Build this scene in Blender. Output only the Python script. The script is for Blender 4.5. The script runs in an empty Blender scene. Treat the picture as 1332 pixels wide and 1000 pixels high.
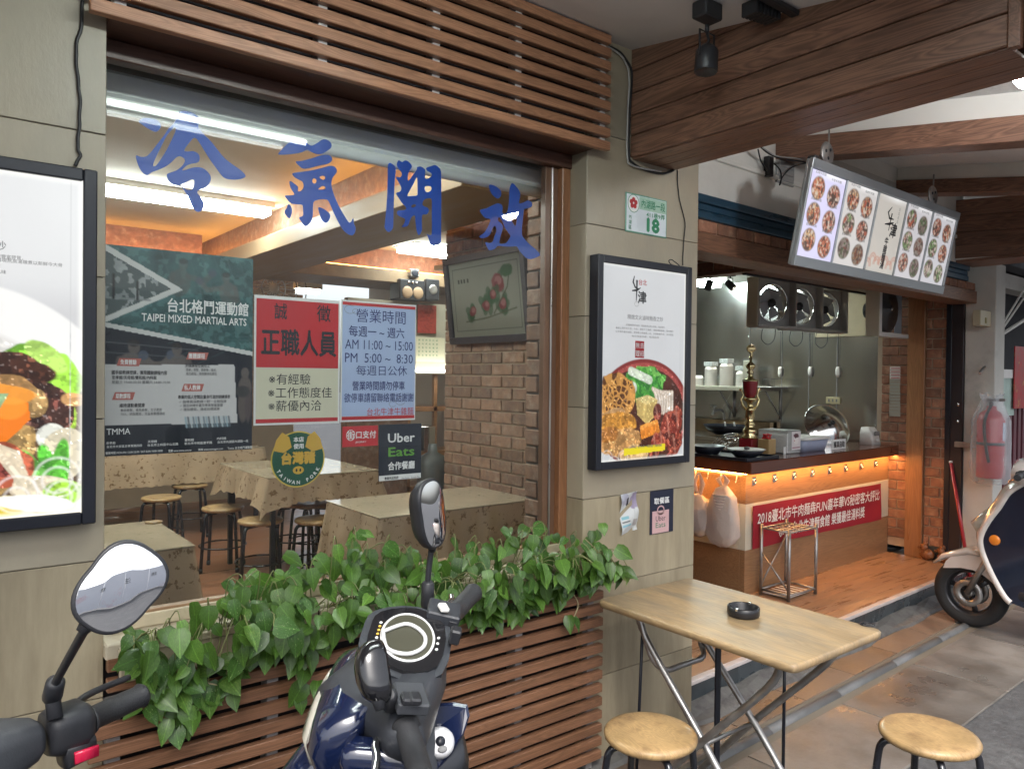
import bpy, math, random
import numpy as np
from mathutils import Matrix, Vector

random.seed(7)
RNG = np.random.default_rng(7)
SC = bpy.context.scene
COL = SC.collection
R = math.radians

# ------------------------------------------------------------------ camera
EYE = 1.55
_th, _pi, _ro = R(51.96), R(-0.635), R(0.64)
FW = Vector((math.cos(_th)*math.cos(_pi), math.sin(_th)*math.cos(_pi), math.sin(_pi)))
_rt = Vector((math.sin(_th), -math.cos(_th), 0)); _up = _rt.cross(FW)
RT = _rt*math.cos(_ro) + _up*math.sin(_ro)
UP = -_rt*math.sin(_ro) + _up*math.cos(_ro)
FOC = 987.5
cam = bpy.data.cameras.new('camera'); camo = bpy.data.objects.new('camera', cam)
COL.objects.link(camo); SC.camera = camo
cam.sensor_width = 36; cam.lens = FOC/1332*36; cam.clip_start = 0.05; cam.clip_end = 400
camo.matrix_world = Matrix(((RT.x, UP.x, -FW.x, 0), (RT.y, UP.y, -FW.y, 0), (RT.z, UP.z, -FW.z, EYE), (0, 0, 0, 1)))

# ------------------------------------------------------------------ sky, sun, exposure
SUN_EL, SUN_AZ = R(52), R(215)          # soft light from the street side, behind the camera
world = bpy.data.worlds.new("World"); SC.world = world; world.use_nodes = True
_nt = world.node_tree; _bg = _nt.nodes['Background']
_sky = _nt.nodes.new('ShaderNodeTexSky'); _sky.sky_type = 'NISHITA'; _sky.sun_disc = False
_sky.sun_elevation = SUN_EL; _sky.sun_rotation = SUN_AZ
_sky.air_density = 1.0; _sky.dust_density = 4.0; _sky.ozone_density = 1.0
_hs = _nt.nodes.new('ShaderNodeHueSaturation'); _hs.inputs['Saturation'].default_value = 0.35
_nt.links.new(_sky.outputs[0], _hs.inputs['Color']); _nt.links.new(_hs.outputs[0], _bg.inputs[0])
_bg.inputs[1].default_value = 0.13
sl = bpy.data.lights.new('sun', 'SUN'); sl.energy = 0.9; sl.angle = R(20); sl.color = (1, .97, .93)
so = bpy.data.objects.new('sun', sl); COL.objects.link(so)
_d = Vector((math.sin(SUN_AZ)*math.cos(SUN_EL), math.cos(SUN_AZ)*math.cos(SUN_EL), math.sin(SUN_EL)))
so.rotation_euler = _d.to_track_quat('Z', 'Y').to_euler(); so.location = (-3, -6, 8)
SC.view_settings.view_transform = 'Standard'; SC.view_settings.look = 'None'
SC.view_settings.exposure = 1.28; SC.view_settings.gamma = 1.0
SC.view_settings.use_curve_mapping = False
SC.render.engine = 'CYCLES'
SC.cycles.use_denoising = True
SC.cycles.max_bounces = 8; SC.cycles.diffuse_bounces = 4; SC.cycles.glossy_bounces = 4
SC.cycles.transmission_bounces = 6; SC.cycles.transparent_max_bounces = 12
SC.cycles.sample_clamp_indirect = 6; SC.cycles.caustics_reflective = False; SC.cycles.caustics_refractive = False

# ------------------------------------------------------------------ helpers
FA = Matrix.Identity(4)                                        # facade frame
_cb = R(2.06)
FB = Matrix.Translation((2.716, 2.24, 0)) @ Matrix.Rotation(_cb, 4, 'Z')   # frame of the food counter bay
FRAME = [FA]
def use(fr): FRAME[0] = fr
def _ray(x, y): return FW + RT*((x-666)/FOC) - UP*((y-500)/FOC)
def _hit(x, y, ax, val):
    """the point in the current frame where the sight line meets the plane axis=val"""
    Mi = FRAME[0].inverted(); o = Mi @ Vector((0, 0, EYE)); d = Mi.to_3x3() @ _ray(x, y)
    t = (val-o[ax])/d[ax]; return o + d*t
def onX(x, y, v): return _hit(x, y, 0, v)
def onY(x, y, v): return _hit(x, y, 1, v)
def onZ(x, y, v): return _hit(x, y, 2, v)

class MB:
    def __init__(s): s.v = []; s.f = []; s.sm = []
    def add(s, vs, fs, smooth=False):
        n = len(s.v); s.v += [tuple(p) for p in vs]; s.f += [tuple(i+n for i in f) for f in fs]; s.sm += [smooth]*len(fs); return s
    def box(s, x0, x1, y0, y1, z0, z1, b=0.0, M=None):
        if x0 > x1: x0, x1 = x1, x0
        if y0 > y1: y0, y1 = y1, y0
        if z0 > z1: z0, z1 = z1, z0
        b = min(b, (x1-x0)*.45, (y1-y0)*.45, (z1-z0)*.45)
        if b <= 0:
            vs = [(x, y, z) for x in (x0, x1) for y in (y0, y1) for z in (z0, z1)]
            fs = [(0, 1, 3, 2), (4, 6, 7, 5), (0, 4, 5, 1), (2, 3, 7, 6), (0, 2, 6, 4), (1, 5, 7, 3)]
        else:
            vs = []; idx = {}
            for i in (0, 1):
                for j in (0, 1):
                    for k in (0, 1):
                        cx, cy, cz = (x0, x1)[i], (y0, y1)[j], (z0, z1)[k]
                        ix, iy, iz = cx+(b if i == 0 else -b), cy+(b if j == 0 else -b), cz+(b if k == 0 else -b)
                        for a, p in enumerate(((cx, iy, iz), (ix, cy, iz), (ix, iy, cz))):
                            idx[(i, j, k, a)] = len(vs); vs.append(p)
            fs = []
            for a in range(3):
                o = [q for q in range(3) if q != a]
                for sd in (0, 1):
                    ring = []
                    for (p, q) in ((0, 0), (1, 0), (1, 1), (0, 1)):
                        c = [0, 0, 0]; c[a] = sd; c[o[0]] = p; c[o[1]] = q
                        ring.append(idx[(c[0], c[1], c[2], a)])
                    fs.append(tuple(ring))
                for (p, q) in ((0, 0), (0, 1), (1, 0), (1, 1)):
                    c0 = [0, 0, 0]; c0[o[0]] = p; c0[o[1]] = q; c1 = c0[:]; c1[a] = 1
                    fs.append((idx[(*c0, o[0])], idx[(*c1, o[0])], idx[(*c1, o[1])], idx[(*c0, o[1])]))
            for i in (0, 1):
                for j in (0, 1):
                    for k in (0, 1): fs.append((idx[(i, j, k, 0)], idx[(i, j, k, 1)], idx[(i, j, k, 2)]))
        if M is not None: vs = [tuple(M @ Vector(p)) for p in vs]
        return s.add(vs, fs)
    def tube(s, pts, r, n=8, cap=True, close=False):
        pts = [Vector(p) for p in pts]; m = len(pts)
        rs = r if isinstance(r, (list, tuple)) else [r]*m
        ref = None; rings = []
        for i, p in enumerate(pts):
            if close: t = pts[(i+1) % m]-pts[i-1]
            else: t = pts[min(i+1, m-1)]-pts[max(i-1, 0)]
            t.normalize()
            if ref is None:
                ref = Vector((0, 0, 1)) if abs(t.z) < .9 else Vector((1, 0, 0))
            u = ref - t*ref.dot(t)
            if u.length < 1e-4: u = t.orthogonal()
            u.normalize(); w = t.cross(u); ref = u
            rings.append([p+u*math.cos(2*math.pi*k/n)*rs[i]+w*math.sin(2*math.pi*k/n)*rs[i] for k in range(n)])
        vs = [q for g in rings for q in g]; fs = []
        for i in range(m if close else m-1):
            j = (i+1) % m
            for k in range(n): fs.append((i*n+k, i*n+(k+1) % n, j*n+(k+1) % n, j*n+k))
        s.add(vs, fs, True)
        if cap and not close:
            s.add(rings[0], [tuple(range(n-1, -1, -1))]); s.add(rings[-1], [tuple(range(n))])
        return s
    def lathe(s, prof, n=24, M=None, smooth=True, close=False):
        vs = []; fs = []
        for r, z in prof:
            for k in range(n): vs.append((r*math.cos(2*math.pi*k/n), r*math.sin(2*math.pi*k/n), z))
        L = len(prof)
        for i in range(L if close else L-1):
            j = (i+1) % L
            for k in range(n): fs.append((i*n+k, i*n+(k+1) % n, j*n+(k+1) % n, j*n+k))
        if M is not None: vs = [tuple(M @ Vector(p)) for p in vs]
        return s.add(vs, fs, smooth)
    def prism(s, poly, fn, d0, d1, smooth=False):
        """poly in 2D; fn(u, v, w) -> point"""
        n = len(poly); a = sum(poly[i][0]*poly[(i+1) % n][1]-poly[(i+1) % n][0]*poly[i][1] for i in range(n))
        if a < 0: poly = poly[::-1]
        vs = [fn(u, v, d0) for u, v in poly]+[fn(u, v, d1) for u, v in poly]
        s.add(vs, [tuple(range(n-1, -1, -1)), tuple(range(n, 2*n))])
        s.add(vs, [(i, (i+1) % n, n+(i+1) % n, n+i) for i in range(n)], smooth)
        return s
    def ell(s, c, r, n=14, m=8, M=None):
        vs = []; fs = []
        for i in range(m+1):
            a = math.pi*i/m
            for k in range(n):
                b = 2*math.pi*k/n
                vs.append((c[0]+r[0]*math.sin(a)*math.cos(b), c[1]+r[1]*math.sin(a)*math.sin(b), c[2]+r[2]*math.cos(a)))
        for i in range(m):
            for k in range(n): fs.append((i*n+k, (i+1)*n+k, (i+1)*n+(k+1) % n, i*n+(k+1) % n))
        if M is not None: vs = [tuple(M @ Vector(p)) for p in vs]
        return s.add(vs, fs, True)
    def loft(s, secs, n=20, cap=True):
        """secs: (centre, u, v, ru, rv, power)"""
        rings = []
        for c, u, v, ru, rv, p in secs:
            c = Vector(c); u = Vector(u).normalized(); v = Vector(v).normalized(); g = []
            for k in range(n):
                a = 2*math.pi*k/n; ca, sa = math.cos(a), math.sin(a)
                g.append(c+u*ru*math.copysign(abs(ca)**(2/p), ca)+v*rv*math.copysign(abs(sa)**(2/p), sa))
            rings.append(g)
        fs = []
        for i in range(len(rings)-1):
            for k in range(n): fs.append((i*n+k, i*n+(k+1) % n, (i+1)*n+(k+1) % n, (i+1)*n+k))
        s.add([q for g in rings for q in g], fs, True)
        if cap:
            s.add(rings[0], [tuple(range(n-1, -1, -1))], True); s.add(rings[-1], [tuple(range(n))], True)
        return s
    def quad(s, a, b, c, d): return s.add([a, b, c, d], [(0, 1, 2, 3)])
    def mesh(s, name, mt, off=(0, 0, 0), fixn=True):
        me = bpy.data.meshes.new(name); o = Vector(off)
        me.from_pydata([tuple(Vector(p)-o) for p in s.v], [], s.f)
        me.polygons.foreach_set('use_smooth', s.sm)
        if fixn:
            import bmesh
            bm = bmesh.new(); bm.from_mesh(me)
            bmesh.ops.remove_doubles(bm, verts=bm.verts, dist=1e-6)
            bmesh.ops.recalc_face_normals(bm, faces=bm.faces); bm.to_mesh(me); bm.free()
        if mt is not None: me.materials.append(mt)
        me.update(); return me

OFF = {}
PRE = [None]
def props(o, label=None, cat=None, group=None, kind=None):
    if label: o['label'] = label
    if cat: o['category'] = cat
    if group: o['group'] = group
    if kind: o['kind'] = kind
    return o
def thing(name, label, cat, loc=(0, 0, 0), group=None):
    o = bpy.data.objects.new(name, None); COL.objects.link(o); o.empty_display_size = .1
    o.matrix_world = FRAME[0] @ Matrix.Translation(loc); OFF[o] = Vector(loc)
    return props(o, label, cat, group)
def part(mb, name, mt, parent, label=None, kind=None, fixn=True):
    if PRE[0] is not None: mb.v = [tuple(PRE[0] @ Vector(p)) for p in mb.v]
    off = OFF[parent]; o = bpy.data.objects.new(name, mb.mesh(name, mt, off, fixn)); COL.objects.link(o)
    o.parent = parent; OFF[o] = off
    return props(o, label, kind=kind)
def single(mb, name, mt, label, cat, loc=(0, 0, 0), group=None, kind=None, fixn=True):
    o = bpy.data.objects.new(name, mb.mesh(name, mt, loc, fixn)); COL.objects.link(o)
    o.matrix_world = FRAME[0] @ Matrix.Translation(loc); OFF[o] = Vector(loc)
    return props(o, label, cat, group, kind)
def structure(mb, name, mt, fixn=True): 
    return single(mb, name, mt, None, None, kind='structure', fixn=fixn)
def inst(me, name, parent, loc, rot=None, scale=None):
    o = bpy.data.objects.new(name, me); COL.objects.link(o); o.parent = parent
    M = Matrix.Translation(Vector(loc)-OFF[parent])
    if rot is not None: M = M @ rot
    if scale is not None: M = M @ Matrix.Diagonal((*scale, 1))
    o.matrix_local = M; OFF[o] = Vector((0, 0, 0)); return o
def clone(root, M, label):
    """copy of a thing with its parts; M is its new world matrix"""
    def rec(o, par):
        c = o.copy(); COL.objects.link(c)
        if par is not None: c.parent = par
        for ch in [q for q in o.children]: rec(ch, c)
        return c
    bpy.context.view_layer.update()
    c = rec(root, None); c.matrix_world = M; c['label'] = label; return c

# ------------------------------------------------------------------ materials
def mat(name, col, rough=.5, metal=0.0, var=.12, vs=4.0, st=(1, 1, 1), bump=0.0, bs=60.0, bst=None, rnd=0.0, col2=None, c2s=3.0, c2t=(.45, .6),
        spec=.5, coat=0.0, em=None, es=0.0, rvar=0.1, det=6.0, loc=False, aniso=0):
    m = bpy.data.materials.new(name); m.use_nodes = True; nt = m.node_tree; N = nt.nodes; L = nt.links
    p = N['Principled BSDF']; p.inputs['Roughness'].default_value = rough; p.inputs['Metallic'].default_value = metal
    p.inputs['Specular IOR Level'].default_value = spec; p.inputs['Coat Weight'].default_value = coat
    p.inputs['Coat Roughness'].default_value = .08
    col = (*col, 1)
    if loc: src = N.new('ShaderNodeTexCoord').outputs['Object']
    else: src = N.new('ShaderNodeNewGeometry').outputs['Position']
    oi = N.new('ShaderNodeObjectInfo')
    va = N.new('ShaderNodeVectorMath'); va.operation = 'MULTIPLY_ADD'
    L.new(src, va.inputs[0]); va.inputs[1].default_value = (1, 1, 1)
    if rnd > 0:
        sc = N.new('ShaderNodeVectorMath'); sc.operation = 'SCALE'; sc.inputs[0].default_value = (13.7, 7.1, 9.3)
        L.new(oi.outputs['Random'], sc.inputs['Scale']); L.new(sc.outputs[0], va.inputs[2])
    def noise(scale, stretch, d=6.0, rg=.55):
        mp = N.new('ShaderNodeMapping'); mp.inputs['Scale'].default_value = stretch; L.new(va.outputs[0], mp.inputs[0])
        n = N.new('ShaderNodeTexNoise'); n.inputs['Scale'].default_value = scale; n.inputs['Detail'].default_value = d
        n.inputs['Roughness'].default_value = rg; L.new(mp.outputs[0], n.inputs['Vector']); return n
    n1 = noise(vs, st, det)
    mr = N.new('ShaderNodeMapRange'); mr.inputs[1].default_value = .3; mr.inputs[2].default_value = .7
    mr.inputs[3].default_value = 1-var; mr.inputs[4].default_value = 1+var; L.new(n1.outputs[0], mr.inputs[0])
    base = None
    if col2 is not None:
        n2 = noise(c2s, st, 8.0, .65)
        r2 = N.new('ShaderNodeMapRange'); r2.inputs[1].default_value = c2t[0]; r2.inputs[2].default_value = c2t[1]; L.new(n2.outputs[0], r2.inputs[0])
        mx = N.new('ShaderNodeMix'); mx.data_type = 'RGBA'; mx.inputs['A'].default_value = col; mx.inputs['B'].default_value = (*col2, 1)
        L.new(r2.outputs[0], mx.inputs['Factor']); base = mx.outputs['Result']
    mul = N.new('ShaderNodeVectorMath'); mul.operation = 'SCALE'
    if base is None: mul.inputs[0].default_value = col[:3]
    else: L.new(base, mul.inputs[0])
    if rnd > 0:
        rr = N.new('ShaderNodeMapRange'); rr.inputs[3].default_value = 1-rnd; rr.inputs[4].default_value = 1+rnd; L.new(oi.outputs['Random'], rr.inputs[0])
        mm = N.new('ShaderNodeMath'); mm.operation = 'MULTIPLY'; L.new(mr.outputs[0], mm.inputs[0]); L.new(rr.outputs[0], mm.inputs[1]); L.new(mm.outputs[0], mul.inputs['Scale'])
    else: L.new(mr.outputs[0], mul.inputs['Scale'])
    L.new(mul.outputs[0], p.inputs['Base Color'])
    if rvar > 0:
        r3 = N.new('ShaderNodeMapRange'); r3.inputs[1].default_value = .3; r3.inputs[2].default_value = .7
        r3.inputs[3].default_value = max(.02, rough-rvar); r3.inputs[4].default_value = min(1, rough+rvar); L.new(n1.outputs[0], r3.inputs[0]); L.new(r3.outputs[0], p.inputs['Roughness'])
    if bump > 0:
        nb = noise(bs, bst or st, 5.0); b = N.new('ShaderNodeBump'); b.inputs['Strength'].default_value = min(1, bump); b.inputs['Distance'].default_value = .002*max(1, bump)
        L.new(nb.outputs[0], b.inputs['Height']); L.new(b.outputs[0], p.inputs['Normal'])
    if em is not None:
        p.inputs['Emission Color'].default_value = (*em, 1); p.inputs['Emission Strength'].default_value = es
    return m
def grain(m, axis_st, scale=6.0, dark=.62):
    """wood figure: stretched distorted rings multiplied over the base colour"""
    nt = m.node_tree; N = nt.nodes; L = nt.links; p = N['Principled BSDF']
    g = N.new('ShaderNodeNewGeometry'); mp = N.new('ShaderNodeMapping'); mp.inputs['Scale'].default_value = axis_st
    oi = N.new('ShaderNodeObjectInfo'); sc = N.new('ShaderNodeVectorMath'); sc.operation = 'SCALE'; sc.inputs[0].default_value = (3.1, 5.7, 2.3)
    ad = N.new('ShaderNodeVectorMath'); L.new(oi.outputs['Random'], sc.inputs['Scale']); L.new(g.outputs['Position'], ad.inputs[0]); L.new(sc.outputs[0], ad.inputs[1])
    L.new(ad.outputs[0], mp.inputs[0])
    n0 = N.new('ShaderNodeTexNoise'); n0.inputs['Scale'].default_value = scale; n0.inputs['Detail'].default_value = 2; n0.inputs['Distortion'].default_value = .6; L.new(mp.outputs[0], n0.inputs['Vector'])
    ml = N.new('ShaderNodeMath'); ml.operation = 'MULTIPLY'; ml.inputs[1].default_value = 14; L.new(n0.outputs[0], ml.inputs[0])
    fr = N.new('ShaderNodeMath'); fr.operation = 'FRACT'; L.new(ml.outputs[0], fr.inputs[0])
    pp = N.new('ShaderNodeMath'); pp.operation = 'PINGPONG'; pp.inputs[1].default_value = .5; L.new(fr.outputs[0], pp.inputs[0])
    mr = N.new('ShaderNodeMapRange'); mr.inputs[2].default_value = .5; mr.inputs[3].default_value = dark; mr.inputs[4].default_value = 1.08; L.new(pp.outputs[0], mr.inputs[0])
    src = p.inputs['Base Color'].links[0].from_socket; s2 = N.new('ShaderNodeVectorMath'); s2.operation = 'SCALE'
    L.new(src, s2.inputs[0]); L.new(mr.outputs[0], s2.inputs['Scale']); L.new(s2.outputs[0], p.inputs['Base Color'])
    b = N.new('ShaderNodeBump'); b.inputs['Strength'].default_value = .35; b.inputs['Distance'].default_value = .001; L.new(mr.outputs[0], b.inputs['Height']); L.new(b.outputs[0], p.inputs['Normal'])
    return m
def emit(name, col, s):
    m = bpy.data.materials.new(name); m.use_nodes = True; p = m.node_tree.nodes['Principled BSDF']
    p.inputs['Base Color'].default_value = (*[c*.8 for c in col], 1); p.inputs['Emission Color'].default_value = (*col, 1); p.inputs['Emission Strength'].default_value = s
    return m
def glassy(name, tint=(.93, .97, .95), refl=1.0, haze=.0, ior=1.5, bumpy=0):
    """thin pane: mostly clear, mirror part by Fresnel, reflected haze and a little grime mixed in as pale diffuse"""
    m = bpy.data.materials.new(name); m.use_nodes = True; nt = m.node_tree; N = nt.nodes; L = nt.links
    N.remove(N['Principled BSDF']); out = N['Material Output']
    tr = N.new('ShaderNodeBsdfTransparent'); tr.inputs[0].default_value = (*tint, 1)
    gl = N.new('ShaderNodeBsdfGlossy'); gl.inputs['Roughness'].default_value = .0 if not bumpy else .12; gl.inputs['Color'].default_value = (1, 1, 1, 1)
    fr = N.new('ShaderNodeFresnel'); fr.inputs['IOR'].default_value = ior
    ml = N.new('ShaderNodeMath'); ml.operation = 'MULTIPLY'; ml.inputs[1].default_value = refl; L.new(fr.outputs[0], ml.inputs[0])
    mx = N.new('ShaderNodeMixShader'); L.new(ml.outputs[0], mx.inputs[0]); L.new(tr.outputs[0], mx.inputs[1]); L.new(gl.outputs[0], mx.inputs[2])
    last = mx.outputs[0]
    if haze > 0:  # pale streaked diffuse stands in for reflected haze, with light grime
        df = N.new('ShaderNodeBsdfDiffuse'); df.inputs[0].default_value = (.75, .75, .72, 1)
        g = N.new('ShaderNodeNewGeometry'); mp = N.new('ShaderNodeMapping'); mp.inputs['Scale'].default_value = (9, 9, 1.2); L.new(g.outputs['Position'], mp.inputs[0])
        n = N.new('ShaderNodeTexNoise'); n.inputs['Scale'].default_value = 3; n.inputs['Detail'].default_value = 8; L.new(mp.outputs[0], n.inputs['Vector'])
        mr = N.new('ShaderNodeMapRange'); mr.inputs[1].default_value = .35; mr.inputs[2].default_value = .75; mr.inputs[3].default_value = haze*.3; mr.inputs[4].default_value = haze*1.6; L.new(n.outputs[0], mr.inputs[0])
        m2 = N.new('ShaderNodeMixShader'); L.new(mr.outputs[0], m2.inputs[0]); L.new(last, m2.inputs[1]); L.new(df.outputs[0], m2.inputs[2]); last = m2.outputs[0]
    if bumpy:
        n = N.new('ShaderNodeTexNoise'); n.inputs['Scale'].default_value = 28; n.inputs['Distortion'].default_value = 1.5; g = N.new('ShaderNodeNewGeometry'); L.new(g.outputs['Position'], n.inputs['Vector'])
        b = N.new('ShaderNodeBump'); b.inputs['Strength'].default_value = 1; b.inputs['Distance'].default_value = .01; L.new(n.outputs[0], b.inputs['Height']); L.new(b.outputs[0], gl.inputs['Normal'])
    L.new(last, out.inputs[0]); return m
def vcol(name, es=0.0, rough=.4, gloss=.3, dim=1.0):
    """flat print: colours from the sheet's colour attribute, optionally backlit"""
    m = bpy.data.materials.new(name); m.use_nodes = True; nt = m.node_tree; N = nt.nodes; L = nt.links; p = N['Principled BSDF']
    a = N.new('ShaderNodeAttribute'); a.attribute_name = 'ink'; s = N.new('ShaderNodeVectorMath'); s.operation = 'SCALE'; s.inputs['Scale'].default_value = dim
    L.new(a.outputs['Color'], s.inputs[0]); L.new(s.outputs[0], p.inputs['Base Color']); p.inputs['Roughness'].default_value = rough; p.inputs['Specular IOR Level'].default_value = gloss
    if es > 0: L.new(a.outputs['Color'], p.inputs['Emission Color']); p.inputs['Emission Strength'].default_value = es
    return m

# ------------------------------------------------------------------ printing
class Canvas:
    def __init__(s, w, h, col, asp):
        """w x h dots; x 0..1 left to right, y 0..asp top to bottom"""
        s.w, s.h, s.asp = w, h, asp; s.a = np.ones((h, w, 3))*np.array(col)
        s.X, s.Y = np.meshgrid(np.linspace(0, 1, w), np.linspace(0, asp, h)); s.px = 1.2/w
    def noise(s, scale, seed=0, octv=3):
        r = np.random.default_rng(seed); out = np.zeros_like(s.X); amp = 1; tot = 0
        for o in range(octv):
            k = int(scale*2**o*max(1, s.asp))+3; g = r.random((k, k)); u = s.X*scale*2**o; v = s.Y*scale*2**o
            i = u.astype(int) % (k-1); j = v.astype(int) % (k-1); fu = u-np.floor(u); fv = v-np.floor(v); fu = fu*fu*(3-2*fu); fv = fv*fv*(3-2*fv)
            out += amp*((g[j, i]*(1-fu)+g[j, i+1]*fu)*(1-fv)+(g[j+1, i]*(1-fu)+g[j+1, i+1]*fu)*fv); tot += amp; amp *= .5
        return out/tot
    def cells(s, n, seed=0, x0=0, x1=1, y0=0, y1=None):
        r = np.random.default_rng(seed); y1 = y1 or s.asp; P = r.random((n, 2))*[x1-x0, y1-y0]+[x0, y0]
        d1 = np.full_like(s.X, 9.); d2 = np.full_like(s.X, 9.)
        for a, b in P:
            d = np.hypot(s.X-a, s.Y-b); m = d < d1; d2 = np.where(m, d1, np.minimum(d2, d)); d1 = np.where(m, d, d1)
        return d1, d2
    def put(s, mask, col, al=1.0):
        c = np.array(col); m = np.clip(mask, 0, 1)[..., None]*al; s.a = s.a*(1-m)+c*m; return s
    def eln(s, cx, cy, rx, ry, rot=0, soft=None, wob=0, seed=1):
        c, n = math.cos(rot), math.sin(rot); x = (s.X-cx); y = (s.Y-cy); u = (x*c+y*n)/rx; v = (-x*n+y*c)/ry
        d = np.hypot(u, v)
        if wob: d = d+(s.noise(8, seed)-.5)*wob
        sf = soft or s.px/min(rx, ry); return np.clip((1-d)/sf+.5, 0, 1)
    def ell(s, cx, cy, rx, ry, col, rot=0, soft=None, al=1, wob=0, seed=1): return s.put(s.eln(cx, cy, rx, ry, rot, soft, wob, seed), col, al)
    def pol(s, pts, col, al=1.0):
        ins = np.zeros(s.X.shape, bool); n = len(pts)
        for i in range(n):
            x0, y0 = pts[i]; x1, y1 = pts[(i+1) % n]
            if y0 == y1: continue
            c = ((y0 > s.Y) != (y1 > s.Y)) & (s.X < (x1-x0)*(s.Y-y0)/(y1-y0)+x0); ins ^= c
        return s.put(ins.astype(float), col, al)
    def line(s, pts, w, col, al=1.0, soft=1.0):
        d = np.full_like(s.X, 9.)
        for (x0, y0), (x1, y1) in zip(pts[:-1], pts[1:]):
            dx, dy = x1-x0, y1-y0; t = np.clip(((s.X-x0)*dx+(s.Y-y0)*dy)/(dx*dx+dy*dy+1e-9), 0, 1)
            d = np.minimum(d, np.hypot(s.X-x0-t*dx, s.Y-y0-t*dy))
        return s.put(np.clip((w-d)/(s.px*soft)+.5, 0, 1), col, al)
    def mesh(s, name, o, rv, uv, mt, off=(0, 0, 0), curl=None):
        """o: top-left corner; rv: vector along the width; uv: vector down the height"""
        o = np.array(o)-np.array(off); rv = np.array(rv); dv = np.array(uv)
        U = (s.X)[..., None]; V = (s.Y/s.asp)[..., None]; P = o+U*rv+V*dv
        if curl is not None: P = P+curl(s.X, s.Y/s.asp)
        P = P.reshape(-1, 3); w, h = s.w, s.h
        i = np.arange(h-1)[:, None]*w+np.arange(w-1)[None, :]; i = i.reshape(-1)
        F = np.stack([i, i+w, i+w+1, i+1], 1)
        me = bpy.data.meshes.new(name); me.vertices.add(len(P)); me.vertices.foreach_set('co', P.ravel())
        me.loops.add(len(F)*4); me.loops.foreach_set('vertex_index', F.ravel().astype(np.int32))
        me.polygons.add(len(F)); me.polygons.foreach_set('loop_start', np.arange(len(F), dtype=np.int32)*4)
        at = me.color_attributes.new('ink', 'FLOAT_COLOR', 'POINT')
        at.data.foreach_set('color', np.concatenate([np.clip(s.a, 0, 1), np.ones((h, w, 1))], 2).reshape(-1).astype(np.float32))
        me.materials.append(mt); me.update(calc_edges=True); me.validate(); return me
def sheet(cv, name, parent, o, rv, dv, mt, label=None, curl=None):
    ob = bpy.data.objects.new(name, cv.mesh(name, o, rv, dv, mt, OFF[parent], curl)); COL.objects.link(ob); ob.parent = parent; OFF[ob] = OFF[parent]
    return props(ob, label)
def sheet_top(cv, name, o, rv, dv, mt, label, cat, loc, curl=None, group=None):
    ob = bpy.data.objects.new(name, cv.mesh(name, o, rv, dv, mt, loc, curl)); COL.objects.link(ob); ob.matrix_world = FRAME[0] @ Matrix.Translation(loc); OFF[ob] = Vector(loc)
    return props(ob, label, cat, group)

_TC = {}
def glyphs(s, bold=0.0, sp=1.0):
    k = (s, bold, sp)
    if k not in _TC:
        cu = bpy.data.curves.new('t', 'FONT'); cu.body = s; cu.size = 1; cu.resolution_u = 2; cu.align_x = 'CENTER'; cu.align_y = 'CENTER'; cu.space_character = sp
        ob = bpy.data.objects.new('t', cu); COL.objects.link(ob)
        me = bpy.data.meshes.new_from_object(ob)
        v = np.zeros(len(me.vertices)*3); me.vertices.foreach_get('co', v); v = v.reshape(-1, 3)
        f = [tuple(p.vertices) for p in me.polygons]
        bpy.data.objects.remove(ob); bpy.data.meshes.remove(me); bpy.data.curves.remove(cu)
        if len(v):
            c = (v.max(0)+v.min(0))/2; v = v-c
            if bold > 0 and len(v) < 6000:   # heavier strokes: the outline repeated a hair to each side
                n = len(v); vs = [v]; fs = list(f)
                for q, (dx, dy) in enumerate(((bold, 0), (-bold, 0), (0, bold), (0, -bold))):
                    vs.append(v+[dx, dy, .004*(q+1)]); fs += [tuple(i+n*(q+1) for i in g) for g in f]
                v = np.concatenate(vs); f = fs
        _TC[k] = (v, f)
    return _TC[k]
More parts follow.
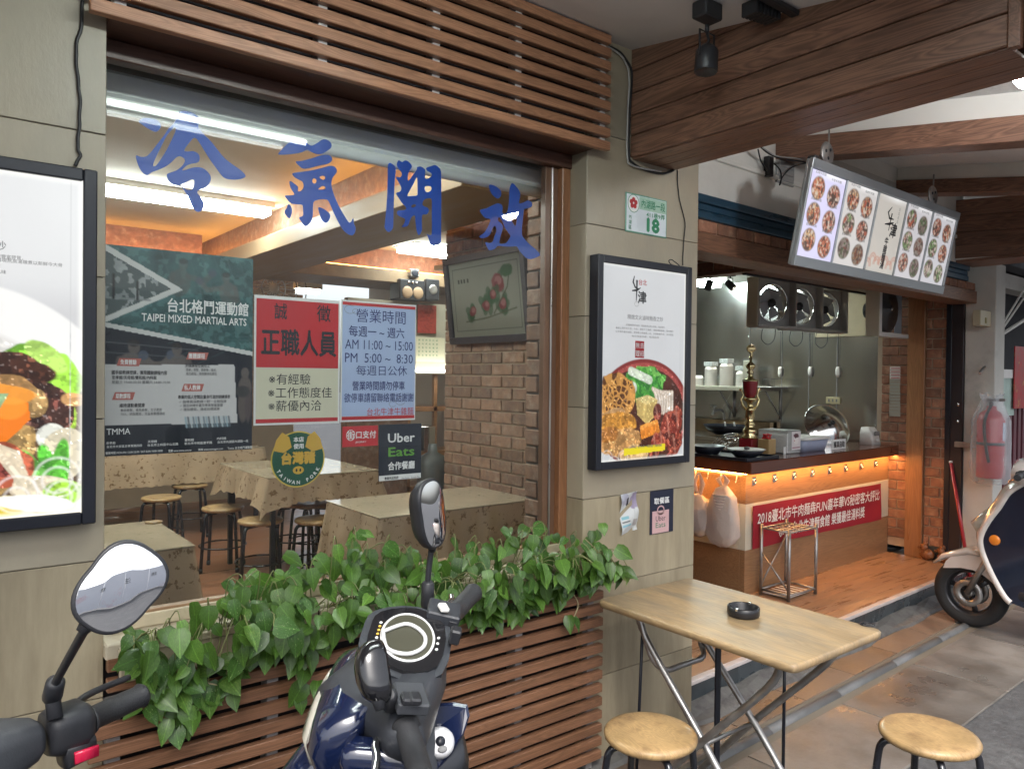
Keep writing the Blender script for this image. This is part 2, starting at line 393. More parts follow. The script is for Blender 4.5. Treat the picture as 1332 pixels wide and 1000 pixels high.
class Print:
    """lettering gathered in one sheet; o = top-left, rv / dv = unit vectors right / down, n = outward normal"""
    def __init__(s, o, rv, dv, n, eps=.0012):
        s.o, s.r, s.d, s.n = (Vector(q) for q in (o, rv, dv, n)); s.eps = eps; s.m = {}
    def t(s, txt, x, y, h, key, bold=.0, w=None, rot=0, sp=1.0, al='c', skew=0):
        v, f = glyphs(txt, bold, sp)
        if not len(v): return
        W = v[:, 0].max()-v[:, 0].min(); Hh = v[:, 1].max()-v[:, 1].min(); sy = h/max(Hh, .3); sx = sy if w is None else w/max(W, .01)
        ox = 0 if al == 'c' else (W*sx/2 if al == 'l' else -W*sx/2)
        c, q = math.cos(rot), math.sin(rot); mb = s.m.setdefault(key, MB())
        pts = []
        for a, b, lz in v:
            a = a*sx+ox+skew*b*sy; b = b*sy; a, b = a*c-b*q, a*q+b*c
            pts.append(s.o+s.r*(x+a)+s.d*(y-b)+s.n*(s.eps+lz*.01))
        mb.add(pts, f); return W*sx
    def poly(s, pts, key, lift=1.0):
        s.m.setdefault(key, MB()).add([s.o+s.r*x+s.d*y+s.n*s.eps*lift for x, y in pts], [tuple(range(len(pts)))])
    def rect(s, x0, y0, x1, y1, key, lift=.6): s.poly([(x0, y0), (x1, y0), (x1, y1), (x0, y1)], key, lift)
    def disc(s, x, y, rx, ry, key, lift=.6, n=28): s.poly([(x+rx*math.cos(2*math.pi*k/n), y+ry*math.sin(2*math.pi*k/n)) for k in range(n)], key, lift)
    def ring(s, x, y, rx, ry, w, key, lift=.8, n=32, a0=0, a1=2*math.pi):
        mb = s.m.setdefault(key, MB()); vs = []; 
        for k in range(n+1):
            a = a0+(a1-a0)*k/n
            for q in (0, w): vs.append(s.o+s.r*(x+(rx-q)*math.cos(a))+s.d*(y+(ry-q)*math.sin(a))+s.n*s.eps*lift)
        mb.add(vs, [(2*k, 2*k+1, 2*k+3, 2*k+2) for k in range(n)])
    def stroke(s, pts, w, key, lift=1.0):
        mb = s.m.setdefault(key, MB()); L = len(pts); vs = []
        for i, (x, y) in enumerate(pts):
            a = pts[min(i+1, L-1)]; b = pts[max(i-1, 0)]; dx, dy = a[0]-b[0], a[1]-b[1]; q = math.hypot(dx, dy) or 1
            ww = (w[i] if isinstance(w, (list, tuple)) else w)/2
            for sg in (1, -1): vs.append(s.o+s.r*(x-dy/q*ww*sg)+s.d*(y+dx/q*ww*sg)+s.n*s.eps*lift)
        mb.add(vs, [(2*i, 2*i+1, 2*i+3, 2*i+2) for i in range(L-1)])
    def done(s, parent, mats, name='lettering'):
        for k, mb in s.m.items():
            nm = name if isinstance(k, str) and not k.startswith('#') else 'printed_shape'
            part(mb, nm, mats[k], parent, fixn=False)
def smooth_poly(pts, k=3):
    n = len(pts); out = []
    for i in range(n):
        p0, p1, p2, p3 = (np.array(pts[(i+j) % n], float) for j in (-1, 0, 1, 2))
        for q in range(k):
            t = q/k; out.append(tuple(.5*((2*p1)+(-p0+p2)*t+(2*p0-5*p1+4*p2-p3)*t*t+(-p0+3*p1-3*p2+p3)*t**3)))
    return out
def catmull(pts, k=5):
    pts = [Vector(p) for p in pts]; out = []
    for i in range(len(pts)-1):
        p0 = pts[max(i-1, 0)]; p1 = pts[i]; p2 = pts[i+1]; p3 = pts[min(i+2, len(pts)-1)]
        for q in range(k):
            t = q/k; out.append(.5*((2*p1)+(p2-p0)*t+(2*p0-5*p1+4*p2-p3)*t*t+(3*p1-p0-3*p2+p3)*t**3))
    out.append(pts[-1]); return out
# ================================================================== materials
D = 2.148
M_tile = mat('stone_tile', (.375, .322, .235), .42, var=.10, vs=2.2, st=(1, 1, .5), col2=(.30, .275, .215), c2s=1.7, c2t=(.45, .72), rnd=.05, bump=.25, bs=90)
M_tile_low = mat('stone_tile_stained', (.385, .325, .22), .5, var=.22, vs=3.5, st=(2.2, 2.2, .35), col2=(.22, .18, .115), c2s=2.6, c2t=(.47, .75), rnd=.06, bump=.4, bs=60)
M_grout = mat('grout', (.16, .14, .11), .9)
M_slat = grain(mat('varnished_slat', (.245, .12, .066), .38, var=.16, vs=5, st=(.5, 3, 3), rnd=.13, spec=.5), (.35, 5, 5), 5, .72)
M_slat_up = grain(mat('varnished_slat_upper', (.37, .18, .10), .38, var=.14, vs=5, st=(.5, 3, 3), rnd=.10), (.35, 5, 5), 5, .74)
M_dark = mat('dark_void', (.018, .015, .018), .8)
M_batten = mat('white_batten', (.62, .58, .56), .6)
M_soffit = grain(mat('dark_stained_board', (.085, .038, .026), .4, var=.2, st=(.4, 3, 3)), (.3, 4, 4), 5, .8)
M_wood_frame = grain(mat('window_wood', (.33, .15, .07), .38, var=.15, st=(3, 3, .4), rnd=.05), (5, 5, .4), 4, .75)
M_alu = mat('brushed_aluminium', (.42, .40, .38), .35, metal=.9)
M_beam = grain(mat('beam_cladding', (.245, .13, .085), .42, var=.2, vs=3, st=(3, .4, 3), rnd=.12), (7, .55, 7), 2.6, .55)
M_beam_x = grain(mat('beam_cladding_cross', (.23, .115, .07), .42, var=.2, vs=3, st=(.4, 3, 3), rnd=.1), (.55, 7, 7), 2.6, .6)
M_ceil = mat('painted_ceiling', (.74, .74, .76), .85, var=.06, vs=1.2, bump=.1, bs=40)
M_ceil_tex = mat('stippled_ceiling', (.78, .78, .77), .9, var=.14, vs=1.2, col2=(.36, .35, .33), c2s=.9, c2t=(.5, .85), bump=8, bs=32)
M_white = mat('white_paint', (.80, .79, .74), .7, var=.06, vs=1.5, col2=(.52, .50, .44), c2s=1.2, c2t=(.5, .9))
M_dirtywhite = mat('soiled_plaster', (.56, .55, .51), .8, var=.12, vs=3, col2=(.17, .16, .15), c2s=2.2, c2t=(.55, .85), bump=.5, bs=30)
M_black = mat('black_frame', (.012, .014, .022), .35, var=.1, rvar=.05)
M_blackplastic = mat('black_plastic', (.02, .021, .025), .42, var=.2, vs=20, bump=.15, bs=400, rvar=.08)
M_cable = mat('black_cable', (.015, .015, .017), .5)
M_cable_w = mat('grey_cable', (.45, .45, .44), .5)
M_brick = mat('interior_brick', (.215, .125, .08), .75, var=.28, vs=22, rnd=.28, bump=1.2, bs=55, col2=(.34, .27, .21), c2s=14, c2t=(.5, .8))
M_brick_warm = mat('bay_brick', (.27, .125, .075), .75, var=.3, vs=22, rnd=.25, bump=1.2, bs=55, col2=(.46, .30, .20), c2s=16, c2t=(.52, .8))
M_mortar = mat('mortar', (.36, .28, .20), .9, var=.1, bump=.5, bs=80)
M_mortar_d = mat('mortar_bay', (.42, .33, .25), .9, var=.1)
M_blue = mat('shutter_housing_blue', (.03, .085, .14), .35, var=.2, vs=6, st=(.3, 3, 3), metal=.3)
M_oak = grain(mat('counter_laminate', (.34, .185, .09), .38, var=.12, vs=2, st=(.5, 1, 4)), (.5, 4, 7), 2.2, .82)
M_counter_top = mat('counter_top_red_brown', (.13, .042, .022), .16, var=.2, vs=2, st=(.3, 2, 2), coat=.3)
M_post = grain(mat('post_laminate', (.36, .18, .085), .35, var=.12, st=(3, 3, .3)), (5, 5, .35), 3, .8)
M_floorplank = grain(mat('platform_plank', (.33, .195, .115), .33, var=.22, vs=5, st=(.5, 4, 1), rnd=.12), (.4, 3, 1), 2, .95)
M_floor_in = mat('dining_floor', (.22, .10, .055), .35, var=.25, vs=3, st=(.3, 3, 1))
M_riser = mat('dark_riser_tile', (.045, .055, .062), .25, var=.25, vs=6, rnd=.1)
M_edge = mat('platform_edge_strip', (.58, .52, .50), .45, var=.12, vs=8)
M_stainless = mat('kitchen_steel', (.60, .61, .60), .22, metal=1.0, var=.10, vs=2.0, st=(1, 1, .4), rvar=.05)
M_steel = mat('polished_steel', (.72, .72, .70), .14, metal=1.0, var=.05, rvar=.04)
M_steel_dull = mat('worn_tube_steel', (.36, .35, .34), .40, metal=.85, var=.25, vs=18, rvar=.1)
M_cream = mat('cream_enamel', (.62, .58, .46), .5, var=.08)
M_plastic_w = mat('white_plastic', (.74, .73, .70), .4, var=.05)
M_conc = mat('street_concrete', (.165, .15, .135), .42, var=.32, vs=2.6, col2=(.085, .068, .055), c2s=3.1, c2t=(.42, .72), bump=.7, bs=45, rvar=.2, rnd=.1)
M_paver = mat('stained_paver', (.175, .125, .092), .42, var=.3, vs=3.2, col2=(.105, .072, .052), c2s=3.1, c2t=(.45, .68), bump=.6, bs=50, rvar=.2, rnd=.16)
M_kerbcem = mat('rough_cement', (.16, .155, .145), .75, var=.3, vs=9, col2=(.075, .07, .068), c2s=9, c2t=(.42, .60), bump=1.6, bs=40)
M_asphalt = mat('asphalt', (.075, .075, .078), .8, var=.3, vs=30, col2=(.12, .12, .12), c2s=2, c2t=(.5, .8), bump=1.5, bs=160)
M_pipe = mat('grey_channel_pipe', (.115, .118, .12), .6, var=.35, vs=5, metal=0, col2=(.12, .12, .13), c2s=6, c2t=(.5, .7))
M_tubelight = emit('tube_glow', (.86, 1.0, .98), 9)
M_paper = mat('paper', (.78, .78, .76), .6, var=.02)
M_ink_blue = mat('ink_blue', (.0, .06, .40), .4, var=.05)
M_ink_black = mat('ink_black', (.015, .015, .02), .5, var=0)
M_ink_navy = mat('ink_navy', (.02, .03, .16), .5, var=0)
M_ink_white = mat('ink_white', (.82, .82, .80), .5, var=0)
M_ink_red = mat('ink_red', (.50, .02, .025), .5, var=.05)
M_ink_green = mat('ink_green', (.02, .22, .10), .5, var=0)
M_ink_grey = mat('ink_grey', (.22, .22, .22), .6, var=0)
M_ink_gold = mat('ink_gold', (.62, .38, .05), .5, var=0)

# ================================================================== ground
use(FA)
g = MB(); g.quad((-60, -60, -.004), (80, -60, -.004), (80, 60, -.004), (-60, 60, -.004)); structure(g, 'road', M_asphalt)
use(FB)
g = MB(); g.quad((-8, -.86, 0), (14, -.86, 0), (14, .6, 0), (-8, .6, 0)); structure(g, 'pavement_bed', M_grout)
# slabs: a paver row between riser and channel, larger concrete slabs outside it
pave = MB()
pv = single(MB(), 'pavement', M_paver, None, None, kind='structure')
tm = MB().box(-.3, .3, -.09, .09, -.02, .004, .003).mesh('paving_slab', M_paver)
for i in range(-3, 16):
    o = inst(tm, 'paving_slab', pv, (-.10+i*.5, -.195, 0), scale=(.825, .93, 1))
tm2 = MB().box(-.5, .5, -.24, .24, -.02, .004, .004).mesh('concrete_slab', M_conc)
for i in range(-3, 9):
    for j in range(1):
        o = inst(tm2, 'concrete_slab', pv, (.35+i*.80+(.2*(j % 2)), -.63-j*.5, 0), scale=(.790, .95, 1))
kb = MB()
n = 46; pr = [(-.105, .004), (-.095, .018), (-.05, .034), (0, .05), (.02, .05), (.02, 0), (-.105, 0)]
rings = []
for i in range(n+1):
    x = -1.4+i*.19; rings.append([(x, -.012+y*(1+.18*math.sin(i*1.7)), max(0.0, z*(1+.25*math.sin(i*2.3+y*30)))) for y, z in pr])
kb.add([p for r_ in rings for p in r_], [(i*7+k, i*7+(k+1) % 7, (i+1)*7+(k+1) % 7, (i+1)*7+k) for i in range(n) for k in range(7)], False)
structure(kb, 'cement_fillet', M_kerbcem)
pp = thing('drain_channel', 'rounded grey metal channel running along the pavement below the raised wooden platform', 'drain channel', (2, -.30, 0))
for i in range(-2, 10):
    part(MB().tube([(-.4+i*.62, -.335, -.006), (-.4+i*.62+.618, -.335, -.006)], .027, 10), 'channel_segment', M_pipe, pp)

# ================================================================== facade walls
use(FA)
def tile_col(name, label, x0, x1, zs, right_return=None, left_return=None, ythk=.36):
    t = thing(name, label, 'wall', ((x0+x1)/2, D, 0))
    part(MB().box(x0+.004, x1-.004, D+.006, D+ythk, 0, 2.95), 'wall_core', M_grout, t)
    for a, b in zip(zs[:-1], zs[1:]):
        mt = M_tile_low if b < 1.1 else M_tile
        part(MB().box(x0, x1, D, D+.012, a+.0015, b-.0015, .0012), 'tile', mt, t)
        if left_return:    # face looking left (-X)
            part(MB().box(x0-.002, x0+.010, D+.0015, D+left_return, a+.0015, b-.0015, .0012), 'tile', mt, t)
        if right_return:
            part(MB().box(x1-.010, x1+.002, D+.0135, D+right_return, a+.0015, b-.0015, .0012), 'tile', mt, t)
    return t
ZS = [0, .359, .722, 1.072, 1.43, 1.787, 2.145, 2.506, 2.9]
lw = tile_col('tiled_wall', 'greige stone-tiled wall left of the big window, behind the large lit food poster', -.36, .372, ZS, right_return=.13)
rw = tile_col('tiled_pillar', 'greige stone-tiled pillar between the big window and the food counter, carrying the address plate', 2.04, 2.715, ZS, left_return=.13, right_return=.3)
lw2 = tile_col('tiled_wall', 'greige stone-tiled wall beyond the left edge of the large lit poster', -2.2, -.364, ZS)
# wall above and below the window opening
t = thing('window_surround', 'dark backing wall behind the wooden slats above and below the big window', 'wall', (1.2, D+.1, 0))
part(MB().box(.372, 2.04, D+.02, D+.30, 2.45, 2.95), 'lintel', M_dark, t)
part(MB().box(.372, 2.04, D+.03, D+.30, 0, .82), 'plinth', M_dark, t)
part(MB().box(.372, 2.04, D-.06, D+.13, 2.424, 2.448, .002), 'soffit_board', M_soffit, t)
part(MB().box(.372, 2.04, D+.085, D+.13, 2.372, 2.423, .003), 'head_board', M_soffit, t)
part(MB().box(.372, 2.04, D-.03, D+.13, .822, .862, .004), 'sill', mat('pale_sill', (.50, .44, .33), .6, var=.2, vs=8), t)

# slat screens
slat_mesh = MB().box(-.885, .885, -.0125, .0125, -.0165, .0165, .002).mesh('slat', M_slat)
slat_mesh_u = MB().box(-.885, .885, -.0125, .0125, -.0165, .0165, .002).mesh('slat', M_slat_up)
us = thing('slat_screen', 'horizontal varnished wooden slats fixed above the shop window', 'slat screen', (1.2, D-.06, 2.44))
for k in range(9):
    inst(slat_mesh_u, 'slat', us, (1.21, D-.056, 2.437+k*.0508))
for x in (.395, .93, 1.32, 1.66, 2.075): part(MB().box(x-.014, x+.014, D-.0435, D-.002, 2.45, 2.86, .001), 'batten', M_batten, us)
ls = thing('slat_screen', 'horizontal varnished wooden slats covering the wall below the shop window', 'slat screen', (1.2, D-.06, .4))
for k in range(13):
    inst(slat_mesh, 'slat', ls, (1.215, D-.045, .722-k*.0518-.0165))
slat_s = MB().box(-.83, .83, -.0125, .0125, -.0165, .0165, .002).mesh('slat', M_slat)
for k in range(2): inst(slat_s, 'slat', ls, (1.206, D-.02, .722+(k+1)*.0518-.0165))
for x in (.39, .80, 1.25, 1.70, 2.055): part(MB().box(x-.016, x+.016, D-.0325, D-.002 if x < .372 or x > 2.03 else D+.02, .03, .715, .001), 'batten', mat('grey_batten', (.30, .28, .27), .7) if x == .39 else bpy.data.materials['grey_batten'], ls)

# window
wn = thing('shop_window', 'large fixed shop window framed in brown wood, with the dining room behind it', 'window', (1.2, D+.12, .86))
GY = D+.122
part(MB().box(1.995, 2.038, GY-.03, GY+.03, .863, 2.371, .003), 'frame_post', M_wood_frame, wn)
part(MB().box(1.93, 1.994, GY-.004, GY+.026, .863, 2.371, .002), 'frame_strip', mat('brown_strip', (.16, .085, .05), .4), wn)
part(MB().box(1.957, 1.965, GY-.012, GY-.003, .863, 2.371, .002), 'glazing_bead', M_alu, wn)
part(MB().box(.374, .392, GY-.012, GY+.03, .863, 2.371, .002), 'frame_post', M_alu, wn)
part(MB().box(.392, 1.93, GY-.004, GY+.026, .863, .893, .002), 'frame_rail', mat('brown_rail', (.30, .18, .10), .5), wn)
part(MB().quad((.392, GY, .893), (1.957, GY, .893), (1.957, GY, 2.371), (.392, GY, 2.371)), 'pane', glassy('window_glass', (.95, .97, .96), .5, .018), wn, fixn=False)

# brush lettering on the inside of the pane, traced as outlines
CH = [
 ((170, 130), .16, [(62,175),(105,148),(160,150),(210,162),(245,200),(240,235),(205,262),(150,240),(95,205)], []),
 ((170, 130), .16, [(42,455),(80,463),(125,460),(160,430),(215,360),(270,290),(310,230),(350,190),(385,130),(400,92),(450,92),(510,108),(550,140),(562,175),(550,220),(590,275),(650,335),(710,410),(770,480),(850,540),(905,580),(935,622),(890,645),(830,650),(770,640),(735,610),(690,550),(640,480),(590,400),(545,330),(515,312),(480,345),(437,408),(460,420),(510,418),(550,440),(562,480),(545,510),(490,522),(450,540),(418,572),(450,568),(500,552),(560,548),(610,570),(650,620),(645,670),(610,710),(560,730),(540,752),(560,780),(595,830),(595,875),(565,908),(530,905),(500,870),(470,800),(440,745),(400,700),(350,690),(310,660),(293,610),(320,592),(370,575),(415,540),(440,500),(430,475),(400,460),(370,470),(330,510),(280,545),(220,572),(170,590),(135,612),(95,590),(60,530)],
  [[(362,225),(335,245),(290,300),(240,400),(200,480),(182,535),(205,535),(240,490),(290,410),(335,320),(362,260)], [(404,692),(450,670),(490,650),(515,655),(516,690),(500,728),(470,733),(432,718)]]),
 ((350, 160), .16, [(75,250),(110,210),(160,160),(210,130),(250,125),(290,145),(320,175),(350,185),(390,165),(430,138),(470,138),(505,165),(505,200),(470,230),(430,252),(390,255),(350,240),(310,220),(270,238),(220,250),(150,258),(90,260)], []),
 ((350, 160), .16, [(215,315),(260,310),(340,290),(420,265),(480,260),(512,285),(505,315),(470,335),(400,350),(320,370),(275,372),(245,350)], []),
 ((350, 160), .16, [(190,410),(250,400),(350,385),(430,365),(490,350),(530,355),(550,380),(545,410),(515,450),(508,510),(530,590),(570,680),(610,750),(655,812),(683,775),(690,820),(705,860),(690,905),(660,912),(610,880),(570,820),(530,740),(490,650),(470,625),(420,622),(370,635),(358,670),(355,760),(335,810),(300,838),(270,815),(245,770),(275,755),(275,700),(270,668),(230,662),(180,655),(145,620),(130,592),(170,588),(205,580),(175,530),(165,480),(180,475),(200,490),(235,520),(235,555),(260,552),(280,520),(272,480),(240,462),(205,440)],
  [[(350,470),(365,450),(385,465),(378,490),(360,492)], [(410,440),(440,430),(456,445),(445,462),(425,458)], [(400,540),(430,515),(455,520),(455,540),(430,542)]]),
 ((350, 160), .16, [(155,660),(180,680),(187,720),(175,765),(160,775),(130,740),(128,715),(145,690)], []),
 ((350, 160), .16, [(400,690),(430,692),(480,725),(498,755),(485,795),(460,812),(430,790),(410,740)], []),
 ((490, 190), .14, [(110,165),(130,160),(165,185),(178,215),(168,330),(160,500),(155,700),(148,770),(110,800),(78,770),(75,730),(88,600),(97,450),(102,300),(103,200)], []),
 ((490, 190), .14, [(187,165),(205,133),(235,150),(265,135),(300,150),(328,190),(305,230),(290,270),(292,325),(330,280),(372,220),(375,198),(410,192),(445,215),(452,240),(450,300),(480,300),(510,280),(508,255),(470,232),(460,205),(500,190),(540,178),(570,195),(598,240),(600,400),(600,600),(598,800),(598,890),(565,918),(520,928),(495,900),(475,840),(465,820),(500,828),(512,800),(512,600),(510,500),(480,487),(440,500),(425,540),(440,560),(475,575),(485,605),(465,635),(425,640),(420,700),(418,790),(390,830),(372,790),(362,720),(355,650),(330,655),(310,690),(290,740),(262,752),(232,750),(255,720),(262,680),(240,665),(205,650),(187,625),(200,600),(260,595),(272,570),(235,530),(205,485),(180,440),(215,425),(228,390),(205,340),(182,300),(184,285),(215,292),(235,265),(215,225),(195,200)],
  [[(285,463),(310,410),(345,345),(373,288),(378,350),(379,420),(376,458),(330,464)], [(447,380),(480,372),(508,385),(500,418),(470,430),(450,415)], [(322,558),(345,542),(365,550),(350,568),(330,570)]]),
 ((610, 220), .125, [(208,170),(250,168),(300,195),(335,235),(330,285),(300,308),(260,285),(225,240)], []),
 ((610, 220), .125, [(115,428),(180,410),(250,375),(300,355),(345,375),(352,420),(348,450),(372,468),(398,440),(412,380),(418,300),(420,220),(445,148),(490,180),(530,240),(530,300),(522,355),(560,350),(610,328),(650,345),(658,380),(635,402),(580,415),(570,450),(560,540),(552,620),(555,690),(590,740),(640,790),(700,840),(740,890),(710,915),(640,938),(590,920),(550,880),(520,840),(495,805),(440,808),(370,805),(300,800),(270,830),(215,845),(190,820),(170,762),(210,770),(245,755),(265,700),(285,640),(270,590),(245,620),(220,680),(180,712),(130,718),(108,700),(160,660),(200,590),(222,525),(170,510),(140,480)],
  [[(303,535),(312,502),(342,535),(380,620),(428,690),(420,720),(385,768),(330,778),(318,750),(342,660),(355,600),(330,560)], [(470,478),(495,470),(498,520),(484,590),(455,555),(440,520)]]),
]
def fill_curve(polys, fn, name, mt, parent, thick=.0):
    cu = bpy.data.curves.new('o', 'CURVE'); cu.dimensions = '2D'; cu.fill_mode = 'BOTH'
    for pl in polys:
        sp = cu.splines.new('POLY'); sp.points.add(len(pl)-1); sp.use_cyclic_u = True
        for q, (x, y) in zip(sp.points, pl): q.co = (x, y, 0, 1)
    ob = bpy.data.objects.new('o', cu); COL.objects.link(ob); me = bpy.data.meshes.new_from_object(ob)
    mb = MB(); mb.add([fn(v.co.x, v.co.y) for v in me.vertices], [tuple(p.vertices) for p in me.polygons])
    bpy.data.objects.remove(ob); bpy.data.meshes.remove(me); bpy.data.curves.remove(cu)
    return part(mb, name, mt, parent, fixn=False)
wl = thing('window_lettering', 'four large blue brush characters stuck across the top of the shop window', 'window lettering', (1.1, GY+.003, 2.1))
LY = GY+.004
groups = [CH[0:2], CH[2:7], CH[7:9], CH[9:11]]
def onplane(px, py): 
    p = onY(px, py, LY); return (p.x, p.z)
for gchars in groups:
    polys = []
    for (ox, oy), sc, outer, holes in gchars:
        for pl in [outer]+holes: polys.append([onplane(ox+x*sc, oy+y*sc) for x, y in smooth_poly(pl, 3)])
    fill_curve(polys, lambda a, b: (a, LY, b), 'blue_character', M_ink_blue, wl)

# ================================================================== beams, ceiling over the arcade
CS = .15
def cz(y): return 2.876-CS*(D-y)
c = MB(); c.quad((-3, .5, cz(.5)), (2.4, .5, cz(.5)), (2.4, 2.5, cz(2.5)), (-3, 2.5, cz(2.5)))
c.quad((-3, .5, cz(.5)+.1), (2.4, .5, cz(.5)+.1), (2.4, 2.5, cz(2.5)+.1), (-3, 2.5, cz(2.5)+.1)); structure(c, 'arcade_ceiling', M_ceil)
c = MB(); c.quad((2.4, .5, cz(.5)), (9.5, .5, cz(.5)), (9.5, 2.9, cz(2.9)), (2.4, 2.9, cz(2.9)))
c.quad((2.4, .5, cz(.5)+.1), (9.5, .5, cz(.5)+.1), (9.5, 2.9, cz(2.9)+.1), (2.4, 2.9, cz(2.9)+.1)); structure(c, 'arcade_ceiling_stippled', M_ceil_tex)
b1 = thing('clad_beam', 'deep wood-clad beam running out from the top of the tiled pillar, nearest the window', 'beam', (2.4, 1.5, 2.44))
zj = [2.44, 2.529, 2.609, 2.698, 2.788, 2.87]
for a, b in zip(zj[:-1], zj[1:]):
    part(MB().box(2.275, 2.29, .79, D-.001, a+.0018, b-.0018 if b < 2.87 else 2.9, .003), 'cladding_board', M_beam, b1)
for x0, x1 in ((2.291, 2.368), (2.370, 2.448), (2.450, 2.545)):
    part(MB().box(x0, x1-.001, .79, D-.001, 2.436, 2.448, .0012), 'cladding_board', M_beam, b1)
part(MB().box(2.531, 2.545, .79, D-.001, 2.449, 2.86), 'cladding_board', M_beam, b1)
part(MB().box(2.27, 2.295, .76, .789, 2.43, 2.9, .002), 'corner_board', M_beam_x, b1)
fb = thing('clad_beam', 'wood-clad outer beam along the street edge of the arcade, top right corner', 'beam', (4, .65, 2.43))
part(MB().box(2.3, 9, .50, .757, 2.43, 2.66, .003), 'cladding_board', M_beam_x, fb)
use(FB)
def slope_beam(name, label, x0, x1, y0, y1, z0, z1, s, mt, ztop):
    t = thing(name, label, 'beam', ((x0+x1)/2, (y0+y1)/2, z0))
    def pr(xa, xb, za, zb, m, nm):
        mb = MB(); mb.box(xa, xb, y0, y1, za, zb, .002); mb.v = [(x, y, z+s*y) for x, y, z in mb.v]; part(mb, nm, m, t)
    pr(x0, x1, z0, z1, mt, 'cladding_board')
    if ztop > z1: pr(x0+.012, x1-.012, z1+.001, ztop, M_white, 'plaster_core')
    return t
slope_beam('clad_beam', 'shallow white beam with a wood-clad lower half, directly above the hanging menu lightbox', .765, .90, -1.2, -.002, 2.685, 2.79, .145, M_beam, 2.93)
slope_beam('clad_beam', 'thin wood-clad beam behind the right end of the menu lightbox', 2.18, 2.33, -1.2, -.002, 2.738, 2.822, .16, M_beam, 2.93)
t4 = thing('clad_beam', 'deep wood-clad beam on the far right above the white column', 'beam', (3.25, -.5, 2.43))
zz = [2.43, 2.52, 2.62, 2.735, 2.85]
for a, b in zip(zz[:-1], zz[1:]):
    mb = MB().box(3.16, 3.175, -1.2, -.002, a+.001, b-.001, .0015); mb.v = [(x, y, z+(.04 if a < 2.5 else .08)*y) for x, y, z in mb.v]; part(mb, 'cladding_board', M_beam, t4)
part(MB().box(3.176, 3.5, -1.2, -.002, 2.40, 2.42), 'cladding_board', M_beam, t4)
part(MB().box(3.176, 3.49, -1.19, -.002, 2.421, 2.72), 'plaster_core', M_white, t4)
# downlight in the ceiling at the far right edge and its small disc lamp
# white fascia over the bay
fw_ = thing('white_fascia', 'white plastered wall band above the opening of the food counter', 'wall', (1.5, .1, 2.4))
part(MB().box(-.12, 3.3, 0, .16, 2.405, 2.99), 'plaster', M_white, fw_)
part(MB().box(-.01, 3.3, -.014, -.001, 2.575, 2.60, .004), 'ledge', M_white, fw_)  # raised white strip stands in for a line of shading on the plaster
part(MB().box(1.30, 2.17, -.006, -.001, 2.60, 2.80), 'soiled_patch', M_dirtywhite, fw_)
sh = thing('shutter_housing', 'dark blue roller shutter housing across the top of the food counter opening', 'shutter housing', (1.7, 0, 2.35))
for z0, z1, y in ((2.365, 2.403, -.012), (2.330, 2.363, .002), (2.292, 2.328, -.004)): part(MB().box(-.02, 3.42, y, .10, z0, z1, .004), 'housing_rail', M_blue, sh)
# ================================================================== food counter bay (frame B)
use(FB)
FZ = .14
pf = thing('platform', 'raised wood-plank platform in front of the food counter, with a dark tiled riser', 'platform', (1.8, .3, 0))
part(MB().box(.0, 4.0, .012, .62, 0, FZ-.012), 'core', M_grout, pf)
for i in range(8): part(MB().box(.0+i*.5, .498+i*.5, .0, .0115, .0, FZ-.02, .001), 'riser_tile', M_riser, pf)
part(MB().box(.0, 4.0, -.004, .034, FZ-.0195, FZ+.002, .003), 'edge_strip', M_edge, pf)
for r_ in range(7):
    x = -.05-.37*(r_ % 3)
    while x < 3.6:
        a, b = max(x, .0), min(x+.90, 3.597)
        if b > a+.02: part(MB().box(a+.0006, b-.0006, .0345+r_*.086, .0345+(r_+1)*.086-.0008, FZ-.012, FZ, .0006), 'plank', M_floorplank, pf)
        x += .902
g = MB(); g.box(-.4, 5.5, .64, 8, .02, FZ-.004); structure(g, 'kitchen_floor', mat('kitchen_floor', (.10, .085, .075), .4, var=.2))

# right-hand side wall of the bay: brick, post, brick, dark frame
def brick_face(t, axis, c, a0, a1, z0, z1, bw, bh, mt, sgn=-1, jit=.35, proud=.006, off=.0, pname='brick'):
    """bricks on the plane axis=c (0: x, 1: y), running a0..a1; sgn: side the faces look to"""
    me = {}
    r_ = 0; z = z0
    while z < z1-.012:
        h = min(bh-.009, z1-z); x = a0-(bw/2 if (r_ % 2) else 0)-off
        while x < a1-.006:
            s, e = max(x, a0), min(x+bw-.009, a1)
            if e-s > .015:
                k = (round(e-s, 3), round(h, 3), random.randrange(3))
                if k not in me:
                    mb = MB(); L = e-s; q = .004
                    if axis == 0: mb.box(-.006, .006, -L/2, L/2, -h/2, h/2, q)
                    else: mb.box(-L/2, L/2, -.006, .006, -h/2, h/2, q)
                    mb.v = [(p[0]+random.uniform(-1, 1)*.0012, p[1]+random.uniform(-1, 1)*.0012, p[2]+random.uniform(-1, 1)*.0012) for p in mb.v]
                    me[k] = mb.mesh(pname, mt)
                d = c+sgn*(proud*.3+random.uniform(0, .003))
                inst(me[k], pname, t, (d, (s+e)/2, z+h/2) if axis == 0 else ((s+e)/2, d, z+h/2))
            x += bw
        z += bh; r_ += 1
bw_ = thing('brick_side_wall', 'brown brick strips on the right side wall of the food counter, either side of the wooden post', 'brick wall', (3.64, .4, FZ))
part(MB().box(3.615, 3.74, .19, .74, FZ+.06, 2.29), 'mortar_bed', M_mortar_d, bw_)
part(MB().box(3.60, 3.614, .635, .70, FZ, FZ+.13, .002), 'skirting', M_riser, bw_)
part(MB().box(3.60, 3.614, .20, .355, FZ, FZ+.105, .002), 'skirting', M_riser, bw_)
brick_face(bw_, 0, 3.612, .20, .355, FZ+.108, 2.28, .145, .078, M_brick_warm, off=.03)
